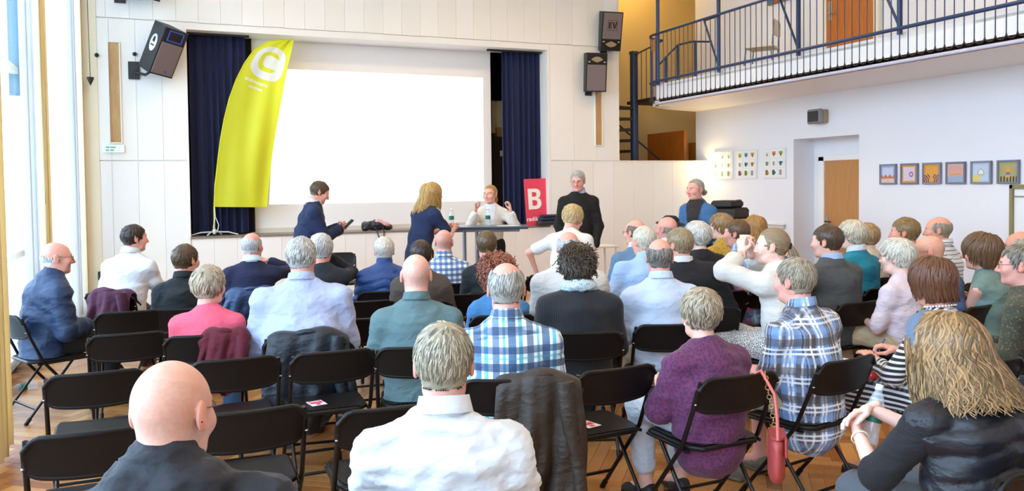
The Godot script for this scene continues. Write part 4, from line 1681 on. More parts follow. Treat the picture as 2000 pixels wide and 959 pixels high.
# joints in the person's own frame: floor at y = 0, facing -z
static func skeleton(q: Dictionary) -> Dictionary:
	var J := {}
	var T: float = q.T
	var hs: float = q.get("hs", 1.04)
	var sit: bool = q.get("pose", "sit") == "sit"
	var k: float = (T / 1.30 if sit else T / 1.72)
	k = clampf(k, 0.9, 1.08)
	var w: float = q.get("w", 1.0) * k
	var lean := deg_to_rad(q.get("lean", 4.0))
	var roll := deg_to_rad(q.get("side", 0.0))
	var hip := Vector3(0, 0.555, 0.03) if sit else Vector3(0, T * 0.535, 0.0)
	if q.has("hipy"):
		hip.y = q.hipy
	var hb := Basis.from_euler(Vector3(deg_to_rad(q.get("pitch", 0.0)), deg_to_rad(q.get("turn", 0.0)), deg_to_rad(q.get("tilt", 0.0))))
	var U := Vector3(sin(roll), cos(lean) * cos(roll), -sin(lean)).normalized()
	var up_off := hb * Vector3(0, 0.136, -0.035) * hs
	up_off = Vector3(up_off.x * 0.5, 0.136 * hs * clampf(hb.y.y, 0.8, 1.0), -0.035 - 0.05 * sin(lean) + minf(0.0, hb.y.z * 0.09))
	var L := (T - 0.118 * hs - up_off.y - hip.y) / U.y
	var neck := hip + U * L
	J.head = Transform3D(hb * hs, neck + up_off)
	J.hip = hip
	J.neck = neck
	J.U = U
	var bulge := Vector3(0, 0, 0.018)
	J.waist = hip + U * L * 0.36 + bulge
	J.chest = hip + U * L * 0.70 + bulge * 0.8
	var tw := Basis(U, deg_to_rad(q.get("twist", 0.0)))
	var X := tw * Vector3.RIGHT
	X = (X - U * X.dot(U)).normalized()
	J.X = X
	J.w = w
	J.k = k
	for s in [-1, 1]:
		var nm := "L" if s < 0 else "R"
		var sh: Vector3 = neck - U * (0.112 - q.get("shrug", 0.0)) * k + X * (s * 0.172 * w) + Vector3(0, 0, 0.008)
		J["sh" + nm] = sh
		var tgt: Vector3
		var hint := Vector3(s * 0.55, -0.7, 0.45)
		if q.has("h" + nm):
			tgt = q["h" + nm]
		elif sit:
			tgt = Vector3(s * 0.10 * w, 0.66, -0.24)
		else:
			tgt = sh + Vector3(s * 0.05, -0.52 * k, -0.04)
		if q.has("e" + nm):
			hint = q["e" + nm]
		var e := elbow(sh, tgt, 0.285 * k, 0.25 * k, hint)
		J["el" + nm] = e[0]
		J["wr" + nm] = e[1]
		var fd: Vector3 = (e[1] - e[0]).normalized()
		if q.has("f" + nm):
			fd = (q["f" + nm] as Vector3).normalized()
		var palm: Vector3 = q.get("p" + nm, Vector3(0, -1, 0) if sit else Vector3(-s, 0, 0.2))
		palm = (palm - fd * palm.dot(fd)).normalized()
		var Y := -fd
		var Z := -palm
		var hx := Basis(Y.cross(Z), Y, Z)
		if s > 0:
			hx = Basis(-hx.x, hx.y, hx.z)
		J["hand" + nm] = Transform3D(hx * (k * 0.98), e[1])
		# legs
		var hj := hip + Vector3(s * 0.088 * k, -0.02, -0.02)
		var kn: Vector3
		var an: Vector3
		if sit:
			kn = Vector3(s * (0.10 + q.get("knees", 0.03)), 0.515, -0.43 * k)
			an = Vector3(s * 0.11, 0.085, -0.40 * k + q.get("feet", 0.0))
		else:
			kn = Vector3(s * 0.095, T * 0.285, -0.015)
			an = Vector3(s * 0.105, 0.085, 0.015)
		if q.has("k" + nm):
			kn = q["k" + nm]
		if q.has("a" + nm):
			an = q["a" + nm]
		J["hj" + nm] = hj
		J["kn" + nm] = kn
		J["an" + nm] = an
	return J


static func add_torso(F: Field, J: Dictionary, off: float, belly: float, hem: float, cloth: bool) -> void:
	var w: float = J.w
	var k: float = J.k
	var U: Vector3 = J.U
	var X: Vector3 = J.X
	var lo: Vector3 = J.hip - U * hem
	var sl := 0.012 if cloth else 0.0
	F.bone(lo, J.waist, Vector2(0.150 * w + off + sl, 0.112 * k + off + sl + belly * 0.4), Vector2(0.138 * w + off + sl + belly * 0.5, 0.098 * k + off + sl + belly), Vector3.RIGHT, 0.05)
	F.bone(J.waist, J.chest, Vector2(0.138 * w + off + sl + belly * 0.5, 0.098 * k + off + belly), Vector2(0.152 * w + off, 0.106 * k + off), X, 0.05)
	F.bone(J.chest, J.neck - U * 0.085, Vector2(0.152 * w + off, 0.106 * k + off), Vector2(0.098 * w + off, 0.066 * k + off), X, 0.05)
	for nm in ["L", "R"]:
		F.limb(J.neck - U * 0.036, J["sh" + nm], 0.050 * k + off, 0.038 * k + off, 0.06)


static func add_arm(F: Field, J: Dictionary, nm: String, off: float, upto: float, bulk: float) -> void:
	var a: Vector3 = J["sh" + nm]
	var e: Vector3 = J["el" + nm]
	var w: Vector3 = J["wr" + nm]
	if upto <= 1.0:
		F.limb(a, a.lerp(e, upto), 0.045 * bulk + off, lerpf(0.048, 0.043, upto) * bulk + off * 1.3, 0.065)
	else:
		F.limb(a, e, 0.046 * bulk + off, 0.042 * bulk + off, 0.065)
		F.limb(e, e.lerp(w, upto - 1.0), 0.041 * bulk + off, lerpf(0.041, 0.029, upto - 1.0) * bulk + off * 1.1, 0.025)


static func compute_person(q: Dictionary, heads: Dictionary, hands: Dictionary) -> Dictionary:
	var J: Dictionary = q.J
	var out := {}
	var cell: float = q.cell
	var near: bool = q.d < 5.0
	var k: float = J.k
	var bulk: float = q.get("bulk", 1.0) * k
	var belly: float = q.get("belly", 0.0)
	var sleeve: float = q.get("sleeve", 1.93)
	# body: torso core, limbs, neck, then head and hands grown onto it
	var F := Field.new()
	add_torso(F, J, -0.012, belly * 0.6, 0.02, false)
	F.limb(J.neck - J.U * 0.07, J.head * Vector3(0, -0.10, 0.03), 0.064 * k, 0.056 * k, 0.04)
	for nm in ["L", "R"]:
		add_arm(F, J, nm, -0.003, 2.0, bulk)
		F.limb(J["hj" + nm], J["kn" + nm], 0.078 * bulk, 0.054 * bulk, 0.03)
		F.limb(J["kn" + nm], J["an" + nm], 0.053 * bulk, 0.037 * bulk, 0.03)
		F.limb(J["an" + nm], J["an" + nm] + Vector3(0, -0.04, -0.13), 0.036, 0.026, 0.03)
	F.run(maxf(cell, 0.021 if sleeve > 1.4 else 0.016))
	var net := F.net()
	var skin: Color = q.skin
	var cols := flat_colors(net, skin, 9.0)
	var hk: String = ("f" if q.get("sex", "m") == "f" else "m") + ("1" if near else "0")
	var hd: Array = heads[hk]
	cols = join(net, cols, hd, head_colors(hd, skin, q.get("brow", Color("#7a6a58")), q.get("sex", "m") == "f", q.get("stubble", Color(0, 0, 0, 0))), J.head)
	for nm in ["L", "R"]:
		var cu: String = q.get("c" + nm, "rest")
		var hn: Array = hands[cu + ("1" if near else "0")]
		cols = join(net, cols, hn, flat_colors(hn, skin), J["hand" + nm])
	out.body = net
	out.body_cols = cols
	# upper garment
	var G := Field.new()
	var off: float = q.get("off", 0.010)
	add_torso(G, J, off, belly, q.get("hem", 0.05), true)
	if sleeve > 0.0:
		for nm in ["L", "R"]:
			add_arm(G, J, nm, off, sleeve, bulk)
	if q.has("hood"):
		G.bone(J.neck - J.U * 0.10 + Vector3(-0.10, 0, 0.11), J.neck - J.U * 0.10 + Vector3(0.10, 0, 0.11), Vector2(0.075, 0.055), Vector2(0.075, 0.055), Vector3.UP, 0.06)
		G.bone(J.neck + Vector3(-0.08, -0.02, 0.05), J.neck + Vector3(0.08, -0.02, 0.05), Vector2(0.045, 0.035), Vector2(0.045, 0.035), Vector3.UP, 0.05)
	if q.get("high", 0.0) > 0.0:
		G.limb(J.neck - J.U * 0.06, J.neck + Vector3(0, q.high, -0.005), 0.075 * k, 0.066 * k, 0.03)
	G.run(cell)
	var gn := G.net()
	if q.has("quilt"):
		var pos: PackedVector3Array = gn[0]
		var nor: PackedVector3Array = gn[1]
		for i in pos.size():
			var s := absf(sin((pos[i].y + 0.3 * absf(pos[i].x)) * PI / float(q.quilt)))
			pos[i] += nor[i] * (0.020 * (sqrt(s) - 0.6))
		gn[0] = pos
	if q.get("pose", "sit") == "sit" and not q.has("drape"):
		rest_on_seat(gn)
	crumple(gn, q.get("fold", 0.012), q.get("freq", 3.2), int(q.d * 100.0), Vector3(1, q.get("stretch", 1.6), 1))
	out.top = gn
	if q.has("front"):
		# the strip of shirt that shows between the open jacket's edges
		var keep := PackedInt32Array()
		var P: PackedVector3Array = gn[0]
		var N2: PackedVector3Array = gn[1]
		var I: PackedInt32Array = gn[2]
		var fw: float = q.get("front_w", 0.06)
		for i in range(0, I.size(), 3):
			var m := (P[I[i]] + P[I[i + 1]] + P[I[i + 2]]) / 3.0
			var hgt := clampf((m.y - J.hip.y) / (J.neck.y - J.hip.y), 0.0, 1.0)
			if N2[I[i]].z < -0.25 and absf(m.x) < fw * (0.35 + 0.9 * hgt) and m.y < J.neck.y + 0.02:
				for e in 3:
					keep.append(I[i + e])
		var P2 := P.duplicate()
		for i in P2.size():
			P2[i] += N2[i] * 0.006
		out.front = [P2, N2, keep]
	if q.has("under"):
		var N := Field.new()
		for nm in ["L", "R"]:
			N.limb(J.neck - J.U * 0.06, J["sh" + nm], 0.05, 0.05, 0.05)
			add_arm(N, J, nm, 0.016, 0.98, bulk)
		N.run(cell)
		out.under = N.net()
		crumple(out.under, 0.008, 4.0, 5)
	# trousers or skirt
	var H := Field.new()
	var lo := float(q.get("legs_to", 0.95))
	var sk: bool = q.has("skirt")
	var lo_off := 0.014
	var pelvis: Vector3 = J.hip - Vector3(0, 0.015, 0)
	H.bone(pelvis - Vector3(0.06 * k, 0, 0), pelvis + Vector3(0.06 * k, 0, 0), Vector2(0.118 * k, 0.118 * k), Vector2(0.118 * k, 0.118 * k), Vector3.UP, 0.06)
	for nm in ["L", "R"]:
		var kb := 0.09 if sk else 0.03
		H.limb(J["hj" + nm], J["kn" + nm], 0.086 * bulk + lo_off * (1.6 if sk else 1.0), 0.060 * bulk + lo_off * (2.2 if sk else 1.0), kb)
		var en: Vector3 = J["kn" + nm].lerp(J["an" + nm], lo if not sk else 0.25)
		H.limb(J["kn" + nm], en, 0.058 * bulk + lo_off * (2.0 if sk else 1.0), 0.044 * bulk + lo_off * (3.0 if sk else 1.2), kb)
	H.run(maxf(cell, 0.020))
	var hn2 := H.net()
	if q.get("pose", "sit") == "sit":
		rest_on_seat(hn2)
	crumple(hn2, 0.008, 4.0, 3 + int(q.d * 50.0))
	out.legs = hn2
	return out


static func rest_on_seat(net: Array) -> void:
	var pos: PackedVector3Array = net[0]
	for i in pos.size():
		if pos[i].y < 0.466 and pos[i].z > -0.26:
			pos[i].y = 0.466 - (0.466 - pos[i].y) * 0.04
	net[0] = pos


func run_job(i: int) -> void:
	done[i] = compute_person(jobs[i], head_t, hand_t)


func template_job(i: int) -> void:
	match i:
		0: done[0] = head_net(false, 0.0036)
		1: done[1] = head_net(true, 0.0036)
		2: done[2] = head_net(false, 0.0062)
		3: done[3] = head_net(true, 0.0062)
		4: done[4] = hand_net(0.45, 0.0042)
		5: done[5] = hand_net(1.25, 0.0042, 0.3)
		6: done[6] = hand_net(0.45, 0.0064)
		7: done[7] = hand_net(1.25, 0.0064, 0.3)


func hair_job(i: int) -> void:
	var q: Array = jobs[i]
	done[i] = hair_mesh(q[0], q[1], q[2], q[3])


func run_all(f: Callable, n: int) -> void:
	done = []
	done.resize(n)
	var id := WorkerThreadPool.add_group_task(f, n, -1, true)
	WorkerThreadPool.wait_for_group_task_completion(id)


func build_people() -> void:
	run_all(template_job, 8)
	head_t = {"m1": done[0], "f1": done[1], "m0": done[2], "f0": done[3]}
	hand_t = {"rest1": done[4], "grip1": done[5], "rest0": done[6], "grip0": done[7]}
	var S := Field.new()
	S.bone(Vector3(0, 0.045, 0.045), Vector3(0, 0.032, -0.15), Vector2(0.036, 0.036), Vector2(0.042, 0.026), Vector3.RIGHT, 0.02)
	S.bone(Vector3(0, 0.075, 0.03), Vector3(0, 0.05, -0.02), Vector2(0.038, 0.03), Vector2(0.040, 0.03), Vector3.RIGHT, 0.03)
	S.bone(Vector3(0, 0.012, 0.05), Vector3(0, 0.012, -0.165), Vector2(0.037, 0.012), Vector2(0.040, 0.012), Vector3.RIGHT, 0.008)
	S.run(0.008)
	shoe_mesh = net_mesh(S.net())
	glasses_mesh = make_glasses()
	# one hair shape per style and greyness, grown on the plain heads
	var people := people_list()
	jobs = []
	var keys := []
	for q in people:
		if not q.has("hair") or q.hair == "":
			continue
		var key := "%s %.1f %s" % [q.hair, q.get("grey", 0.0), q.get("sex", "m")]
		if key in keys:
			continue
		keys.append(key)
		jobs.append([q.hair, head_t[("f" if q.get("sex", "m") == "f" else "m") + "0"], 11 + keys.size(), q.get("grey", 0.0)])
	run_all(hair_job, jobs.size())
	for i in keys.size():
		hair_t[keys[i]] = done[i]
	# skeletons and places
	for q in people:
		var top := at(q.x, q.y, q.d)
		q.T = top.y - q.get("puff", 0.012)
		q.cell = q.get("cell", 0.0095 if q.d < 3.0 else (0.0115 if q.d < 5.2 else 0.017))
		q.J = skeleton(q)
		var yaw := deg_to_rad(q.get("yaw", 0.0))
		var off: Vector3 = Basis(Vector3.UP, yaw) * (q.J.head.origin + q.J.head.basis.y * 0.09)
		q.base = Vector3(top.x - off.x, 0, top.z - off.z)
		q.rot = yaw
	jobs = people
	run_all(run_job, people.size())
	for i in people.size():
		place_person(people[i], done[i])
	done = []


func skin_mat() -> StandardMaterial3D:
	var m := mat("skin", Color.WHITE, 0.5)
	m.vertex_color_use_as_albedo = true
	m.subsurf_scatter_enabled = true
	m.subsurf_scatter_strength = 0.06
	return m


func hair_mat(c: Color) -> StandardMaterial3D:
	var m := mat("hair " + c.to_html(false), c, 0.42)
	m.vertex_color_use_as_albedo = true
	return m


func make_glasses() -> ArrayMesh:
	var b := MB.new()
	for s in [-1, 1]:
		var ring := []
		for k in 14:
			var a := TAU * k / 14.0
			ring.append(Vector3(s * 0.032 + cos(a) * 0.022, -0.003 + sin(a) * 0.016, -0.107 + 0.006 * absf(cos(a))))
		b.tube(ring, 0.0013, 5, false, true)
		b.tube([Vector3(s * 0.054, 0.002, -0.101), Vector3(s * 0.075, 0.006, -0.085), Vector3(s * 0.084, 0.012, 0.005), Vector3(s * 0.083, 0.0, 0.030)], 0.0014, 5)
	b.tube([Vector3(-0.011, 0.0, -0.107), Vector3(0.0, 0.004, -0.111), Vector3(0.011, 0.0, -0.107)], 0.0013, 5)
	return b.mesh()


func place_person(q: Dictionary, r: Dictionary) -> void:
	var J: Dictionary = q.J
	var o := thing("person", q.label, "person", q.base, q.rot, q.get("group", "audience"))
	q.node = o
	part("body", net_mesh(r.body, r.body_cols), skin_mat(), o)
	var top := part(q.get("top_name", "shirt"), net_mesh(r.top), q.top, o)
	if q.has("top_label"):
		top.set_meta("label", q.top_label)
	part("skirt" if q.has("skirt") else "trousers", net_mesh(r.legs), q.legs, o)
	for nm in ["L", "R"]:
		var sh := part("shoe", shoe_mesh, q.get("shoes", mat("shoe dark", Color("#25211f"), 0.45)), o, J["an" + nm] - Vector3(0, 0.085, 0.0))
		sh.rotation.y = (0.16 if nm == "L" else -0.16)
	if q.get("hair", "") != "":
		var key := "%s %.1f %s" % [q.hair, q.get("grey", 0.0), q.get("sex", "m")]
		var h := part("hair", hair_t[key], hair_mat(q.hc), o)
		h.transform = J.head
	if q.has("tail"):
		var h := part("hair_tail", tail_mesh(Vector3(0, 0.0, 0.115), q.tail, 90, 5), hair_mat(q.hc), o)
		h.transform = J.head
		var ring := []
		for k in 10:
			ring.append(Vector3(cos(TAU * k / 10.0) * 0.018, sin(TAU * k / 10.0) * 0.018, 0.118))
		var t := part("hair_tie", MB.new().tube(ring, 0.009, 6, false, true).mesh(), mat("hair tie", Color("#1d1d22"), 0.8), o)
		t.transform = J.head
	if q.has("glasses"):
		var g := part("glasses", glasses_mesh, mat("glasses " + q.glasses, Color(q.glasses), 0.3, 0.3), o)
		g.transform = J.head
	if r.has("front"):
		part("shirt_front", net_mesh(r.front), q.front, o)
	if r.has("under"):
		part("tshirt", net_mesh(r.under), fabric("tshirt deep black", Color("#17171b")), o)
	if q.has("headband"):
		var rows := []
		for i in 5:
			var rw := PackedVector3Array()
			for j in 25:
				var a := deg_to_rad(-112.0 + j * 224.0 / 24.0)
				var e := 1.0 - 0.05 * absf(i - 2.0)
				rw.append(Vector3(sin(a) * 0.101 * e, 0.028 + cos(a) * 0.120 * e, -0.050 + (i - 2) * 0.015 + 0.05 * (1.0 - cos(a)) * 0.5))
			rows.append(rw)
		var hb := part("headband", MB.new().grid(rows, 0.006).mesh(), fabric("headband grey blue", Color("#596a80")), o)
		hb.transform = J.head
	if q.has("hat"):
		var ht := part("hat", MB.new().lathe([Vector2(0.0, 0.075), Vector2(0.06, 0.07), Vector2(0.092, 0.04), Vector2(0.098, 0.0), Vector2(0.16, -0.012), Vector2(0.158, -0.018), Vector2(0.09, -0.008), Vector2(0.0, 0.0)], 22).mesh(), fabric("hat black", Color("#17161a")), o)
		ht.transform = J.head * Transform3D(Basis(Vector3.RIGHT, 0.12), Vector3(0, 0.065, 0.012))
	if q.has("scarf"):
		var sc := Field.new()
		for k in 14:
			var a := TAU * k / 14.0
			var b := TAU * (k + 1) / 14.0
			sc.limb(J.neck + Vector3(cos(a) * 0.080, 0.012 + 0.02 * sin(a), sin(a) * 0.076), J.neck + Vector3(cos(b) * 0.080, 0.012 + 0.02 * sin(b), sin(b) * 0.076), 0.030, 0.030, 0.02)
		sc.run(0.011)
		var sn := sc.net()
		crumple(sn, 0.014, 9.0, 4)
		part("scarf", net_mesh(sn), mats["scarf print"], o)
	if q.has("pearls"):
		for k in 30:
			var a := TAU * k / 30.0
			part("pearl", MB.new().lathe([Vector2(0, -0.0055), Vector2(0.0048, -0.003), Vector2(0.0055, 0), Vector2(0.0048, 0.003), Vector2(0, 0.0055)], 7).mesh(), mat("pearl", Color("#f3ece2"), 0.25), o, J.neck + Vector3(cos(a) * 0.076, 0.022 + 0.012 * sin(a), sin(a) * 0.074))
	if q.has("earring"):
		var er := part("earring", MB.new().lathe([Vector2(0, -0.008), Vector2(0.006, -0.004), Vector2(0.006, 0.004), Vector2(0, 0.008)], 8).mesh(), mat("pearl", Color("#f3ece2"), 0.25), o)
		er.transform = J.head * Transform3D(Basis.IDENTITY, Vector3(-0.086, -0.045, 0.012))
	if q.has("strap"):
		var pts := []
		for k in 9:
			var f := k / 8.0
			pts.append(J.neck + Vector3(lerpf(0.11, -0.17, f), lerpf(-0.045, -0.42, f), 0.105 + 0.075 * sin(minf(f * 1.3, 1.0) * PI * 0.62)))
		var rows := []
		for e in [-1, 1]:
			var rw := PackedVector3Array()
			for p in pts:
				rw.append(p + Vector3(0.015, 0.011, 0) * e)
			rows.append(rw)
		part("bag_strap", MB.new().grid(rows, 0.005).mesh(), fabric("strap lime", Color("#9fb53a")), o)
	if q.has("collar"):
		collar(o, J, q.collar, q.get("collar_h", 0.036))


# folded collar round the neck
func collar(o: Node3D, J: Dictionary, m: Material, h: float) -> void:
	var rows := []
	var k: float = J.k
	var ctr: Vector3 = J.neck + Vector3(0, 0.012, 0.004)
	for i in 4:
		var rw := PackedVector3Array()
		var rad: float = [0.073, 0.068, 0.074, 0.086][i] * k
		var y: float = [-0.02, h, h + 0.004, -0.006][i]
		for j in 24:
			var a := TAU * j / 24.0
			var front := maxf(0.0, -sin(a))
			rw.append(ctr + Vector3(cos(a) * rad * 0.98, y - front * 0.025 + 0.016 * maxf(0.0, sin(a)), sin(a) * rad * 0.95))
		rows.append(rw)
	part("collar", MB.new().grid(rows, 0.004, true).mesh(), m, o)


# ---------------------------------------------------------------- cloth prints, drawn in metres of cloth
func printed(key: String, period: float, draw: Callable, rough := 0.85, px := 128) -> StandardMaterial3D:
	if mats.has(key):
		return mats[key]
	var im := Image.create(px, px, false, Image.FORMAT_RGB8)
	for y in px:
		for x in px:
			im.set_pixel(x, y, draw.call(float(x) / px, float(y) / px))
	var m := mat(key, Color.WHITE, rough)
	m.albedo_texture = ImageTexture.create_from_image(im)
	m.uv1_triplanar = true
	m.uv1_triplanar_sharpness = 6.0
	m.uv1_scale = Vector3.ONE / period
	m.rim_enabled = true
	m.rim = 0.2
	m.rim_tint = 0.5
	return m


# bands: [start, width, colour, strength]; laid both ways
func plaid(key: String, period: float, base: Color, up: Array, across: Array) -> StandardMaterial3D:
	return printed(key, period, func(u: float, v: float) -> Color:
		var c := base
		for b in up:
			if u >= b[0] and u < b[0] + b[1]:
				c = c.lerp(b[2], b[3])
		for b in across:
			if v >= b[0] and v < b[0] + b[1]:
				c = c.lerp(b[2], b[3])
		return c)


func spots(key: String, period: float, base: Color, marks: Array, freq: float, level: float, sd := 5) -> StandardMaterial3D:
	var n := FastNoiseLite.new()
	n.seed = sd
	n.noise_type = FastNoiseLite.TYPE_CELLULAR
	n.frequency = freq
	var n2 := FastNoiseLite.new()
	n2.seed = sd + 1
	n2.frequency = freq * 0.6
	return printed(key, period, func(u: float, v: float) -> Color:
		var a := n.get_noise_2d(u * 100.0, v * 100.0)
		if a < level:
			return marks[int(absf(n2.get_noise_2d(u * 100.0, v * 100.0)) * 3.7 * marks.size()) % marks.size()]
		return base)


